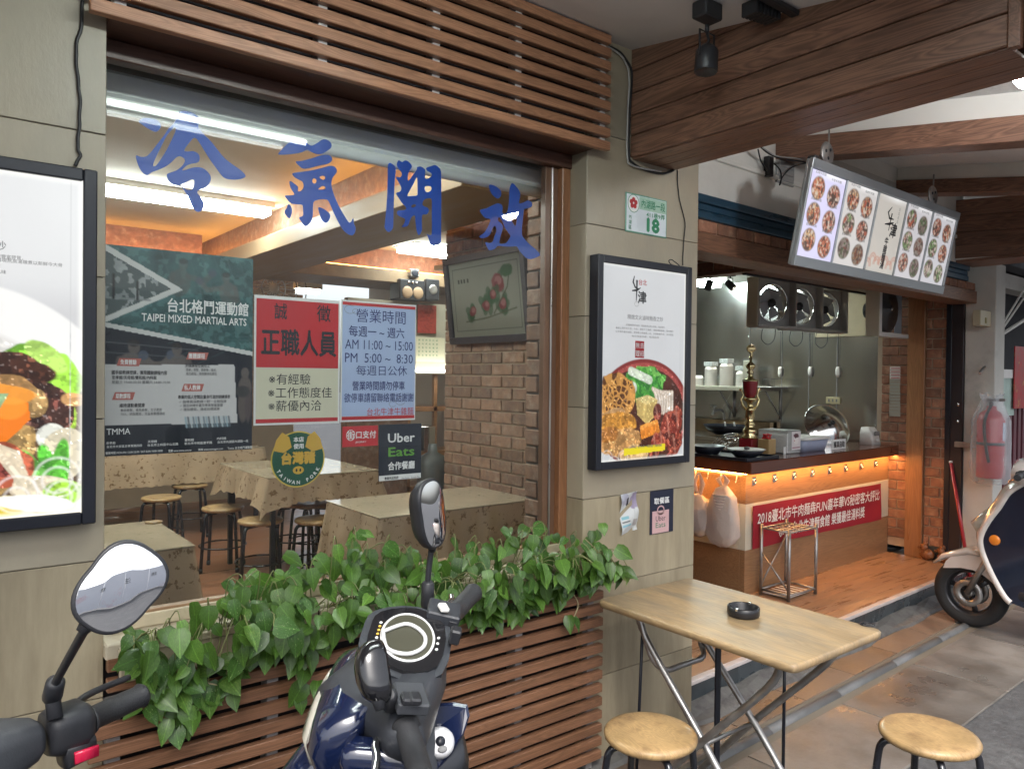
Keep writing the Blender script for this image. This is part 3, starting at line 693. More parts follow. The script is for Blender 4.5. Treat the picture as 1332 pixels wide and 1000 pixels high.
brick_face(bw_, 0, 3.612, .495, .70, FZ+.132, 2.28, .145, .078, M_brick_warm, off=.0)
ps = thing('wooden_post', 'smooth orange-brown wooden post on the right side wall of the food counter', 'post', (3.6, .42, FZ))
part(MB().box(3.585, 3.63, .36, .492, FZ, 2.29, .003), 'shaft', M_post, ps)
part(MB().box(3.578, 3.5845, .362, .375, FZ, 2.29, .001), 'edge_trim', mat('post_trim', (.30, .14, .06), .4), ps)
df = thing('dark_door_frame', 'tall black metal shutter guide between the brick side wall and the white column', 'shutter guide', (3.6, .2, 0))
part(MB().box(3.585, 3.66, .165, .205, .10, 2.40, .003), 'guide', M_black, df)
part(MB().box(3.588, 3.68, .08, .1645, .08, 2.40, .003), 'guide', mat('guide_brown_black', (.03, .022, .025), .4), df)
for z in (1.37, 1.24): part(MB().ell((3.583, .11, z), (.006, .009, .012)), 'bolt', M_steel, df)
# white column on the right
wc = thing('white_column', 'grubby white plastered column right of the dark shutter guide, a red-handled broom stick leaning on it', 'column', (3.75, .0, 0))
part(MB().box(3.605, 3.80, -.13, .079, 0, 2.43, .006), 'shaft', M_dirtywhite, wc)
part(MB().box(3.802, 3.90, -.02, .10, 0, 2.43, .002), 'tiled_strip', mat('white_tile_strip', (.55, .57, .60), .4, var=.1), wc)
for k in range(34): part(MB().box(3.804, 3.895, -.0265, -.0205, .05+k*.07, .115+k*.07, .002), 'tile', bpy.data.materials['white_tile_strip'], wc)
part(MB().box(3.6035, 3.6049, -.06, -.0, 1.50, 1.57), 'patch_plate', M_dirtywhite, wc)

# roof over counter: header
hd = thing('bay_header', 'brick and wood lintel across the food counter opening under the blue shutter housing', 'lintel', (1.7, .1, 2.14))
part(MB().box(-.02, 3.59, .014, .15, 2.15, 2.29), 'mortar_bed', M_mortar_d, hd)
brick_face(hd, 1, .014, -.02, 3.58, 2.232, 2.290, .155, .066, M_brick_warm)
part(MB().box(-.02, 3.585, -.006, .17, 2.138, 2.228, .003), 'wood_band', M_beam_x, hd)
dh = thing('drop_header', 'L-shaped brick box hanging from the ceiling above the food counter, edged with wood', 'ceiling box', (2.2, .9, 2.24))
part(MB().box(1.50, 3.58, .575, .66, 2.262, 2.50), 'mortar_bed', M_mortar_d, dh)
part(MB().box(1.50, 1.60, .661, 3.3, 2.262, 2.50), 'mortar_bed', M_mortar_d, dh)
brick_face(dh, 1, .573, 1.50, 3.58, 2.264, 2.49, .155, .072, M_brick_warm)
brick_face(dh, 0, 1.499, .575, 2.6, 2.264, 2.49, .155, .072, M_brick_warm)
part(MB().box(1.485, 3.58, .555, .66, 2.236, 2.2615, .003), 'wood_trim', M_beam_x, dh)
part(MB().box(1.485, 1.60, .661, 3.3, 2.236, 2.2615, .003), 'wood_trim', M_beam, dh)
part(MB().box(1.54, 3.58, .661, .69, 2.225, 2.26, .002), 'dark_rail', M_black, dh)
g = MB(); g.box(1.10, 3.9, .16, 3.6, 2.501, 2.54); structure(g, 'kitchen_ceiling', mat('kitchen_ceiling', (.66, .64, .58), .7, var=.05))

# kitchen steel wall
kw = thing('steel_wall', 'brushed stainless-steel panels lining the kitchen wall behind the food counter', 'kitchen wall', (3.75, 2, FZ))
ys = [.705, 1.155, 1.42, 1.69, 2.035, 2.72, 3.45]
for a, b in zip(ys[:-1], ys[1:]):
    part(MB().box(3.75, 3.765, a+.0015, b-.0015, FZ, 2.50, .002), 'panel', M_stainless, kw)
part(MB().box(3.768, 3.8, .6, 3.6, FZ, 2.5), 'backing', M_dark, kw)
for y, z in ((2.05, 1.96), (.72, 1.66), (.72, 1.30), (1.43, 2.2)): part(MB().ell((3.747, y, z), (.004, .008, .008)), 'rivet', M_steel, kw)
bwall = thing('kitchen_back_wall', 'dim rear wall of the kitchen', 'wall', (2.5, 3.6, 0))
part(MB().box(1.5, 3.9, 3.46, 3.6, .0, 2.5), 'panel', M_stainless, bwall)
part(MB().box(1.05, 1.1, .75, 2.9, .0, 2.5), 'panel', M_soffit, bwall)  # side panel coloured dark so the steel wall reflects less brightness

# ceiling lights in the kitchen
kl = thing('downlight', 'round recessed downlight glowing in the kitchen ceiling beside the twin spotlights', 'ceiling lamp', (3.47, 1.75, 2.49))
part(MB().lathe([(0, 2.494), (.075, 2.494)], 24, Matrix.Translation((3.47, 1.75, 0))), 'diffuser', emit('downlight_glow', (1, .96, .86), 45), kl)
part(MB().lathe([(.076, 2.492), (.088, 2.494), (.088, 2.5)], 24, Matrix.Translation((3.47, 1.75, 0))), 'rim', M_plastic_w, kl)
def spot(name, label, c, dirv, on, group=None):
    c = Vector(c); t = thing(name, label, 'spotlight', c, group)
    part(MB().box(c.x-.035, c.x+.035, c.y-.03, c.y+.03, c.z+.075, c.z+.10, .002), 'track_adapter', M_blackplastic, t)
    dirv = Vector(dirv).normalized(); M = Matrix.Translation(c) @ dirv.to_track_quat('Z', 'Y').to_matrix().to_4x4()
    part(MB().tube([c+Vector((-.036, 0, 0)), c+Vector((-.036, 0, .06)), c+Vector((.036, 0, .06)), c+Vector((.036, 0, 0))], .004, 6).tube([c+Vector((0, 0, .06)), c+Vector((0, 0, .08))], .006, 8), 'yoke', M_blackplastic, t)
    part(MB().lathe([(0, -.045), (.022, -.045), (.03, -.038), (.032, .04), (.030, .045), (.027, .04), (.026, .02), (0, .018)], 24, M), 'head', M_blackplastic, t)
    if on: part(MB().lathe([(0, .03), (.025, .03)], 16, M), 'lamp_face', emit('spot_glow', (1, .85, .62), 60), t)
    return t
s1 = spot('spotlight', 'black kitchen spotlight with a glowing face, the right one of the pair', onY(950, 371, 1.55), (.25, -.75, -.75), True)
s2 = spot('spotlight', 'dark black kitchen spotlight half hidden by the tiled pillar edge', onY(922, 371, 1.75), (-.2, .3, -.9), False)
part(MB().box(2.4, 2.95, 1.70, 1.735, 2.462, 2.499, .002), 'track', M_blackplastic, s2)
kt = thing('ceiling_tube_lamp', 'bright tube lamp on the kitchen ceiling just beside the tiled pillar edge', 'tube lamp', (3.0, 2.15, 2.44))
part(MB().box(2.7, 3.55, 2.23, 2.37, 2.44, 2.499, .004), 'tube', emit('kitchen_tube', (.84, 1, .96), 20), kt)

# counter
ct = thing('food_counter', 'wood-laminate food counter with a red-brown top, lit orange from beneath its edge', 'counter', (2.5, 1, FZ))
X0, X1, YF = 1.53, 3.608, .634
part(MB().box(X0, X1, YF, YF+.04, FZ, .435, .001), 'lower_panel', M_oak, ct)
part(MB().box(X0+.0, X1, YF-.002, YF+.04, .436, .735, .001), 'white_band', M_cream, ct)
part(MB().box(X0, X1, YF, YF+.04, .736, .939, .001), 'upper_panel', M_oak, ct)
part(MB().box(X0, X0+.04, YF+.041, 2.6, FZ, .435, .001), 'lower_panel', M_oak, ct)
part(MB().box(X0-.002, X0+.04, YF+.041, 2.6, .436, .735, .001), 'white_band', M_cream, ct)
part(MB().box(X0, X0+.04, YF+.041, 2.6, .736, .939, .001), 'upper_panel', M_oak, ct)
part(MB().box(X0+.05, X1, YF+.05, 1.15, FZ, .93), 'carcass', M_dark, ct)
part(MB().box(1.47, 3.608, .555, 1.18, .94, 1.02, .005), 'counter_top', M_counter_top, ct)
part(MB().box(1.47, 2.05, 1.181, 2.6, .94, 1.02, .005), 'counter_top', M_counter_top, ct)
led = emit('warm_led', (1, .47, .13), 36)
part(MB().box(1.50, 3.60, .572, .590, .9375, .9393), 'light_strip', led, ct)
part(MB().box(1.480, 1.494, .60, 2.5, .9375, .9393), 'light_strip', led, ct)
dl = MB()
hole = thing('door_peephole_hook', 'row', 'hook')
bpy.data.objects.remove(hole)
for k in range(8):
    x = 1.62+k*(3.363-1.62)/7
    st = thing('wall_socket', 'small square steel-rimmed socket under the counter edge, %s' % ['nearest the hanging bags', 'second from the hanging bags', 'third from the hanging bags', 'fourth from the hanging bags', 'fourth from the brick wall', 'third from the brick wall', 'second from the brick wall', 'nearest the brick wall'][k], 'socket', (x, YF, .885), 'steel-rimmed sockets under the counter edge')
    part(MB().box(x-.021, x+.021, YF-.006, YF-.0005, .853, .907, .003), 'plate', M_steel, st)
    Mx = Matrix.Translation((x, YF-.007, .88)) @ Matrix.Rotation(R(90), 4, 'X')
    part(MB().lathe([(.011, .0), (.016, .0), (.016, .008), (.011, .005), (.011, 0)], 18, Mx), 'ring', M_steel, st)
    part(MB().lathe([(0, .003), (.0105, .003)], 14, Mx), 'insert', M_blackplastic, st)

# banner
bn = thing('award_banner', 'red fabric banner with two lines of white writing fixed to the counter front', 'banner', (2.5, YF, .43))
cv = Canvas(90, 22, (.33, .02, .035), .16); nz = cv.noise(6, 3, 3); cv.a *= (0.9+.25*nz[..., None])
o = (1.588, YF-.012, .722); rv = (1.855, 0, -.006); dv = (.01, 0, -.285)
sheet(cv, 'fabric', bn, o, rv, dv, vcol('banner_cloth', 0, .6), curl=lambda u, v: np.stack([0*u, -.004-.004*np.sin(u*23+v*2)*np.cos(v*3), .006*np.sin(u*5)*v], -1))
P = Print(o, (1, 0, -.003), (.03, 0, -1), (0, -1, 0), .010)
P.t('2018臺北市牛肉麵犇FUN嘉年華VS秘密客大評比', .93, .085, .088, 'w', .012, 1.76, skew=.12)
P.t('恭賀 台北牛津麵食館 榮獲最佳湯料獎', .93, .198, .088, 'w', .018, 1.25, skew=.1)
P.done(bn, {'w': M_ink_white})

# hook rail + bags
hr = thing('hook_rail', 'thin wire rail with hooks under the left end of the counter top', 'hook rail', (1.5, .8, .93))
part(MB().tube([(1.50, .64, .925), (1.50, 1.5, .925)], .0035, 6), 'rail', M_steel_dull, hr)
for y in (.68, .80, .90, 1.0, 1.12): part(MB().tube([(1.50, y, .925), (1.492, y, .885), (1.485, y, .872), (1.478, y, .885)], .0025, 6), 'hook', M_steel_dull, hr)
def film(name, tint, a):
    m = bpy.data.materials.new(name); m.use_nodes = True; nt = m.node_tree; N = nt.nodes; L = nt.links; p = N['Principled BSDF']
    p.inputs['Base Color'].default_value = (*tint, 1); p.inputs['Roughness'].default_value = .22; p.inputs['Specular IOR Level'].default_value = .8
    tr = N.new('ShaderNodeBsdfTransparent'); mx = N.new('ShaderNodeMixShader'); out = N['Material Output']
    lw_ = N.new('ShaderNodeLayerWeight'); lw_.inputs[0].default_value = .35; mr = N.new('ShaderNodeMapRange'); mr.inputs[3].default_value = a; mr.inputs[4].default_value = min(1, a+.5)
    L.new(lw_.outputs['Facing'], mr.inputs[0]); L.new(mr.outputs[0], mx.inputs[0]); L.new(tr.outputs[0], mx.inputs[1]); L.new(p.outputs[0], mx.inputs[2]); L.new(mx.outputs[0], out.inputs[0])
    n = N.new('ShaderNodeTexNoise'); n.inputs['Scale'].default_value = 22; n.inputs['Detail'].default_value = 3; n.inputs['Distortion'].default_value = 2
    g_ = N.new('ShaderNodeNewGeometry'); L.new(g_.outputs['Position'], n.inputs['Vector'])
    b = N.new('ShaderNodeBump'); b.inputs['Strength'].default_value = .9; b.inputs['Distance'].default_value = .01; L.new(n.outputs[0], b.inputs['Height']); L.new(b.outputs[0], p.inputs['Normal'])
    return m
M_film = film('bag_film', (.85, .76, .70), .48)
M_film_clear = film('clear_bag_film', (.72, .76, .80), .18)
M_tub = mat('paper_bowl', (.78, .72, .66), .5, var=.04)
def bag(label, x, y, ztop, zknot, zbot, ry, rx, stacks):
    t = thing('plastic_bag', label, 'bag', (x, y, zbot), 'plastic bags of takeaway bowls on the hook rail')
    mb = MB(); secs = []
    for i, f in enumerate((0, .06, .2, .4, .6, .8, .93, 1)):
        z = zbot+(zknot-zbot)*f; k = (.35, .8, 1.02, 1.0, .95, .8, .45, .12)[i]
        secs.append(((x, y, z), (0, 1, 0), (1, 0, 0), ry*k, rx*k, 3.0))
    mb.loft(secs, 36)
    mb.v = [(a+.006*math.sin(c*70+b*50), b+.008*math.sin(c*45+a*60), c+.004*math.sin(b*90)) for a, b, c in mb.v]
    part(mb, 'film', M_film, t)
    h = MB()
    for sg in (-1, 1): h.loft([((x, y+sg*.01, zknot-.01), (0, 1, 0), (1, 0, 0), .012, .01, 2), ((x-.01, y+sg*.035, (zknot+ztop)/2), (0, 1, 0), (1, 0, 0), .022, .006, 2), ((x, y+sg*.004, ztop), (0, 1, 0), (1, 0, 0), .006, .004, 2)], 12)
    part(h, 'handle', M_film, t)
    for (dx, dy, z0, r_, n_) in stacks:
        for k in range(n_):
            b = MB().lathe([(r_*.8, 0), (r_*.84, .0), (r_, .014), (r_*1.03, .016), (r_*1.03, .019), (r_*.98, .018)], 20, Matrix.Translation((x+dx, y+dy, z0+k*.018)))
            part(b, 'bowl', M_tub, t)
    return t
bag('tall clear plastic bag holding a tower of nested bowls, nearest the counter corner', 1.43, .735, .925, .86, .46, .105, .070, [(0, 0, .53, .066, 15)])
bag('round plastic bag of bowls hanging in the middle of the rail', 1.43, .925, .92, .78, .50, .105, .075, [(0, 0, .54, .07, 8)])
bag('slack plastic bag hanging deepest on the rail, next to the tiled pillar', 1.44, 1.06, .90, .84, .60, .075, .05, [(0, 0, .63, .05, 4)])

# things on the counter
Z = 1.021
tr = thing('serving_tray', 'black serving tray hanging over the left corner of the counter', 'tray', (1.62, .85, Z))
part(MB().box(1.45, 1.83, .575, 1.12, Z, Z+.006, .002), 'base', M_black, tr)
for a in ((1.45, 1.83, .575, .585), (1.45, 1.83, 1.11, 1.12), (1.45, 1.46, .586, 1.109), (1.82, 1.83, .586, 1.109)): part(MB().box(*a, Z+.0065, Z+.022, .002), 'rim', M_black, tr)
def dish(name, label, x, y, z, r_, h, m, cat, grp=None):
    t = thing(name, label, cat, (x, y, z), grp)
    part(MB().lathe([(0, z+.004), (r_*.5, z+.003), (r_*.55, z), (r_*.6, z+.004), (r_, z+h), (r_*.97, z+h+.002), (r_*.55, z+.009), (0, z+.008)], 32, Matrix.Translation((x, y, 0))), 'bowl', m, t); return t
dish('plate', 'black shallow bowl beneath the white plate on the tray', 1.66, .72, Z+.007, .12, .045, M_black, 'plate')
pw = dish('plate', 'white oval plate resting on the black bowl at the tray corner', 1.66, .715, Z+.047, .125, .014, M_plastic_w, 'plate')
dish('plate', 'wide black bowl at the back left of the tray', 1.60, .98, Z+.007, .12, .06, M_black, 'bowl')
st_ = thing('pebble', 'small grey stone lying on the white plate', 'stone', (1.66, .70, Z+.06)); part(MB().ell((1.64, .70, Z+.069), (.022, .018, .012)), 'stone', M_kerbcem, st_)
sv = thing('strainer', 'round steel wire strainer leaning at the back of the counter, left of the trophy', 'strainer', (1.95, 1.06, Z+.03))
Mx = Matrix.Translation((1.97, 1.08, Z+.07)) @ Matrix.Rotation(R(-38), 4, 'X') @ Matrix.Rotation(R(15), 4, 'Y')
for r_ in (.10, .075, .05): part(MB().tube([Mx @ Vector((r_*math.cos(a), r_*math.sin(a), -.02*(1-r_/.1))) for a in [2*math.pi*k/28 for k in range(28)]], .0035, 6, close=True), 'ring', M_steel, sv)
for k in range(4):
    a = math.pi*k/4; part(MB().tube([Mx @ Vector((.1*math.cos(a), .1*math.sin(a), 0)), Mx @ Vector((0, 0, -.02)), Mx @ Vector((-.1*math.cos(a), -.1*math.sin(a), 0))], .002, 5), 'wire', M_steel, sv)
# trophy
tp = thing('trophy', 'tall gold and red trophy cup with ribbons standing on the counter', 'trophy', (2.03, .93, Z))
M_gold = mat('trophy_gold', (.72, .60, .32), .18, metal=1, var=.05); M_red = mat('trophy_red', (.25, .012, .02), .15, coat=.6, var=.1)
T = Matrix.Translation((2.03, .93, Z)) @ Matrix.Rotation(R(-36), 4, 'Z') @ Matrix.Diagonal((1.22, 1.22, 1.0, 1))
part(MB().box(1.975, 2.085, .875, .985, Z, Z+.10, .006), 'base', M_red, tp)
part(MB().lathe([(.0, .10), (.045, .10), (.047, .115), (.03, .13), (.042, .15), (.032, .175), (.022, .18), (.03, .20), (.03, .215), (.02, .225), (.028, .25), (.026, .30), (.034, .305), (.02, .32), (.014, .34), (.02, .36), (.038, .375), (.042, .39), (.0, .40)], 24, T), 'stem', M_gold, tp)
part(MB().lathe([(.015, .385), (.03, .40), (.040, .44), (.043, .50), (.045, .51), (.0, .512)], 24, T), 'cup', M_red, tp)
part(MB().lathe([(.0, .512), (.047, .512), (.045, .52), (.02, .53), (.012, .56), (.022, .575), (.012, .59), (.026, .61), (.03, .625), (.008, .65), (.008, .69), (0, .69)], 24, T), 'lid', M_gold, tp)
for sg in (-1, 1): part(MB().tube([T @ Vector((sg*q[0], 0, q[1])) for q in ((.02, .30), (.045, .34), (.055, .38), (.04, .41), (.05, .44), (.062, .455))], [.007, .01, .008, .008, .007, .01], 8), 'handle', M_gold, tp)
part(MB().tube([T @ Vector((.004*math.sin(k), 0, .68+k*.012)) for k in range(7)], [.008, .012, .01, .014, .01, .006, .003], 8), 'figure', M_gold, tp)
part(MB().lathe([(0, 0), (.026, 0), (.029, .004), (.026, .009), (0, .01)], 20, T @ Matrix.Translation((.0, 0, .745)) @ Matrix.Rotation(R(90), 4, 'X')), 'medallion', M_gold, tp)
for (cx, mt_) in ((-.03, M_ink_red), (-.045, M_ink_white), (-.02, M_ink_navy)):
    mb = MB(); pts = [T @ Vector((cx*(1+k*.55), -.01*math.sin(k*.9), .58-k*(.055 if mt_ is not M_ink_navy else .025))) for k in range(6)]
    vs = []; 
    for q in pts: vs += [(q.x-.006, q.y-.004, q.z), (q.x+.006, q.y+.003, q.z)]
    mb.add(vs, [(2*i, 2*i+1, 2*i+3, 2*i+2) for i in range(5)]); part(mb, 'ribbon', mt_, tp, fixn=False)
cp = thing('chopstick_pot', 'square bamboo pot packed with red chopsticks beside the trophy base', 'pot', (2.1, .80, Z))
part(MB().box(2.0, 2.09, .755, .845, Z, Z+.105, .004), 'pot', mat('bamboo', (.42, .28, .12), .5, var=.15, st=(4, 4, .3)), cp)
for k in range(12): part(MB().tube([(2.01+.07*random.random(), .765+.07*random.random(), Z+.1), (2.01+.07*random.random(), .765+.07*random.random(), Z+.14)], .005, 6), 'chopstick', M_ink_red, cp)
nb = thing('napkin_box', 'clear acrylic napkin dispenser with a cartoon-lady card, in the middle of the counter', 'napkin box', (2.3, .85, Z))
nb['label'] = 'clear acrylic napkin dispenser with a printed card, between the bamboo pot and the grey-blue tub'
part(MB().box(2.145, 2.32, .70, .93, Z+.001, Z+.165, .003), 'case', film('acrylic', (.6, .62, .6), .35), nb)
part(MB().box(2.155, 2.31, .72, .92, Z+.003, Z+.13, .003), 'napkins', M_paper, nb)
cv = Canvas(40, 50, (.75, .70, .70), 1.25); cv.ell(.5, .55, .28, .32, (.85, .8, .78)); cv.ell(.5, .3, .3, .15, (.12, .05, .06), wob=.8); cv.ell(.3, .62, .05, .04, (.5, .1, .1)); cv.line([(.1, 1.1), (.9, 1.1)], .03, (.3, .05, .1))
sheet(cv, 'card', nb, (2.20, .698, Z+.155), (.12, 0, 0), (0, 0, -.13), vcol('card_print', 0, .4))
sm_ = thing('small_card', 'small white price card standing on the counter left of the napkin dispenser', 'card', (2.09, .69, Z)); part(MB().box(2.075, 2.10, .685, .69, Z, Z+.055, .001), 'card', M_paper, sm_)
tb = thing('plastic_tub', 'grey-blue plastic tub with a white lid on the counter', 'tub', (2.5, .8, Z))
mb = MB(); mb.loft([((2.53, .80, Z), (1, 0, 0), (0, 1, 0), .165, .105, 8), ((2.53, .80, Z+.085), (1, 0, 0), (0, 1, 0), .185, .125, 8)], 40); part(mb, 'tub', mat('tub_blue', (.33, .37, .50), .4), tb)
mb = MB(); mb.loft([((2.53, .80, Z+.086), (1, 0, 0), (0, 1, 0), .195, .135, 8), ((2.53, .80, Z+.102), (1, 0, 0), (0, 1, 0), .195, .135, 8), ((2.53, .80, Z+.106), (1, 0, 0), (0, 1, 0), .17, .11, 8)], 40); part(mb, 'lid', M_plastic_w, tb)
sg_ = thing('counter_sign', 'white acrylic self-service cutlery sign standing on the counter right of the tub', 'sign', (2.85, .68, Z))
part(MB().box(2.74, 2.95, .675, .682, Z, Z+.075, .001), 'plate', M_paper, sg_)
P = Print((2.74, .674, Z+.075), (1, 0, 0), (0, 0, -1), (0, -1, 0)); P.t('餐具自取', .105, .038, .048, 'b', .02, .17); P.done(sg_, {'b': M_ink_black})
lid = thing('wok_cover', 'large domed steel wok lid with a black knob leaning upright behind the counter sign', 'lid', (3.2, .95, Z))
Ml = Matrix.Translation((3.32, 1.02, Z+.135)) @ Vector((-.45, -.75, .42)).to_track_quat('Z', 'Y').to_matrix().to_4x4()
part(MB().lathe([(0, .07), (.05, .066), (.10, .052), (.15, .03), (.185, .006), (.20, 0), (.203, .004), (.2, .006), (.185, .0), (.15, .022), (.1, .044), (0, .06)], 48, Ml), 'dome', M_steel, lid)
part(MB().lathe([(0, .105), (.016, .104), (.022, .096), (.014, .085), (.01, .068), (0, .068)], 16, Ml), 'knob', M_blackplastic, lid)
tk = thing('ticket_machine', 'small cream time clock with a dark display at the right end of the counter', 'time clock', (3.5, .72, Z))
mb = MB(); mb.loft([((3.50, .74, Z), (1, 0, 0), (0, 1, 0), .075, .06, 8), ((3.50, .75, Z+.10), (1, 0, 0), (0, 1, 0), .07, .05, 8), ((3.50, .76, Z+.14), (1, 0, 0), (0, 1, 0), .06, .035, 6)], 32); part(mb, 'case', M_plastic_w, tk)
part(MB().box(3.455, 3.53, .676, .686, Z+.075, Z+.11, .002), 'display', M_ink_grey, tk); part(MB().box(3.46, 3.50, .668, .678, Z+.03, Z+.05, .002), 'slot', M_paper, tk)
# wall things in the kitchen
oc = thing('wall_outlet', 'cream double socket on the steel wall above the wok lid', 'socket', (3.75, 1.18, 1.365)); part(MB().box(3.738, 3.7495, 1.12, 1.25, 1.335, 1.395, .003), 'plate', mat('aged_cream', (.55, .50, .30), .5), oc)
for y in (1.15, 1.185, 1.22): part(MB().box(3.735, 3.7375, y-.007, y+.007, 1.352, 1.378), 'slot', M_ink_grey, oc)
for k, (y, lb) in enumerate(((1.70, 'left'), (1.40, 'middle'), (1.14, 'right'))):
    pc = thing('pull_switch', 'white pull-cord switch hanging in front of the steel wall, %s one of three' % lb, 'switch', (3.74, y, 1.6), 'pull-cord switches at the steel wall')
    part(MB().tube([(3.735, y, 2.0), (3.735, y, 1.66)], .002, 5), 'cord', M_cable, pc)
    part(MB().loft([((3.735, y, 1.57), (0, 1, 0), (1, 0, 0), .012, .008, 3), ((3.735, y, 1.60), (0, 1, 0), (1, 0, 0), .021, .012, 3), ((3.735, y, 1.64), (0, 1, 0), (1, 0, 0), .02, .012, 3), ((3.735, y, 1.665), (0, 1, 0), (1, 0, 0), .012, .008, 3)], 16), 'body', M_plastic_w, pc)
sf = thing('wall_shelf', 'steel shelf on brackets across the kitchen wall, stacked with paper bowls', 'shelf', (3.6, 2.2, 1.46))
part(MB().box(3.42, 3.745, 1.76, 2.75, 1.435, 1.475, .003), 'board', M_cream, sf); part(MB().box(3.45, 3.745, 1.62, 1.758, 1.468, 1.478, .002), 'board', M_steel_dull, sf)
for y in (1.70, 2.2): part(MB().tube([(3.742, y, 1.44), (3.742, y, 1.17)], .011, 6).tube([(3.735, y, 1.20), (3.50, y, 1.43)], .007, 6), 'bracket', M_steel_dull, sf)
part(MB().box(3.40, 3.42, 1.80, 1.88, 1.42, 1.72, .003), 'upright', M_cream, sf)
wb = thing('wire_basket', 'small black wire basket at the end of the kitchen shelf', 'basket', (3.6, 1.66, 1.48))
for k in range(9): part(MB().tube([(3.50, 1.62+k*.014, 1.48), (3.50, 1.62+k*.014, 1.55)], .0018, 5), 'wire', M_cable, wb)
part(MB().tube([(3.50, 1.61, 1.55), (3.50, 1.74, 1.55), (3.62, 1.74, 1.55), (3.62, 1.61, 1.55)], .0025, 5, close=True).tube([(3.50, 1.61, 1.482), (3.50, 1.74, 1.482)], .0025, 5), 'rim', M_cable, wb)
for k, (y, n_, r_, lb) in enumerate(((1.98, 9, .062, 'the lowest stack beside the shelf upright'), (2.16, 14, .064, 'the tallest stack, in the middle'), (2.34, 12, .06, 'the stack nearest the tiled pillar'), (2.5, 6, .06, 'the low stack half hidden by the tiled pillar'))):
    bs_ = thing('bowl_stack', 'white paper bowls on the kitchen shelf, %s' % lb, 'bowls', (3.55, y, 1.476), 'stacks of paper bowls on the kitchen shelf')
    me = MB().lathe([(r_*1.05, 0), (r_*1.05, .004), (r_, .005), (r_*.8, .03), (0, .03)], 20).mesh('bowl', M_tub)
    for q in range(n_): inst(me, 'bowl', bs_, (3.55, y, 1.477+q*.0145))
    if k < 3: part(MB().box(3.50, 3.60, y-.05, y+.05, 1.478+n_*.0145+.018, 1.478+n_*.0145+.06, .002), 'printed_lid_box', mat('printed_box%d' % k, (.62, .64, .62), .6, var=.35, vs=60), bs_, label='printed carton on top of the bowls')
fc = thing('tap', 'dark swan-neck tap at the kitchen sink left of the trophy', 'tap', (3.6, 2.35, 1.2))
part(MB().tube(catmull([(3.70, 2.28, 1.10), (3.69, 2.28, 1.20), (3.64, 2.28, 1.235), (3.56, 2.30, 1.225), (3.54, 2.31, 1.19)]), .012, 10), 'spout', M_steel_dull, fc); part(MB().tube([(3.64, 2.36, 1.22), (3.64, 2.36, 1.27)], .012, 8).tube([(3.64, 2.33, 1.27), (3.64, 2.40, 1.28)], .008, 8), 'handle', M_steel_dull, fc)
sk = thing('kitchen_sink', 'steel worktop with a raised splashback along the kitchen wall', 'worktop', (3.4, 2.3, .9))
part(MB().box(3.05, 3.70, 1.3, 3.3, .98, 1.02, .004), 'top', M_stainless, sk); part(MB().box(3.66, 3.72, 1.75, 3.3, 1.021, 1.14, .004), 'splashback', mat('steel_brown_reflection', (.50, .36, .22), .35, metal=.8, var=.3), sk); part(MB().box(3.1, 3.68, 1.32, 3.28, FZ, .979), 'cabinet', M_stainless, sk)  # brown reflection put into the colour of the splashback steel
pt = thing('wok', 'black iron wok on the stove behind the tray', 'wok', (3.0, 2.1, 1.0))
part(MB().lathe([(0, .0), (.10, .012), (.17, .05), (.21, .10), (.205, .10), (.16, .055), (0, .012)], 28, Matrix.Translation((3.25, 1.95, 1.021))), 'pan', M_black, pt)
for y in (1.85, 1.95): part(MB().tube([(3.25, y, 1.06), (3.22, y, 1.15)], .008, 6), 'spoon', M_plastic_w, pt)
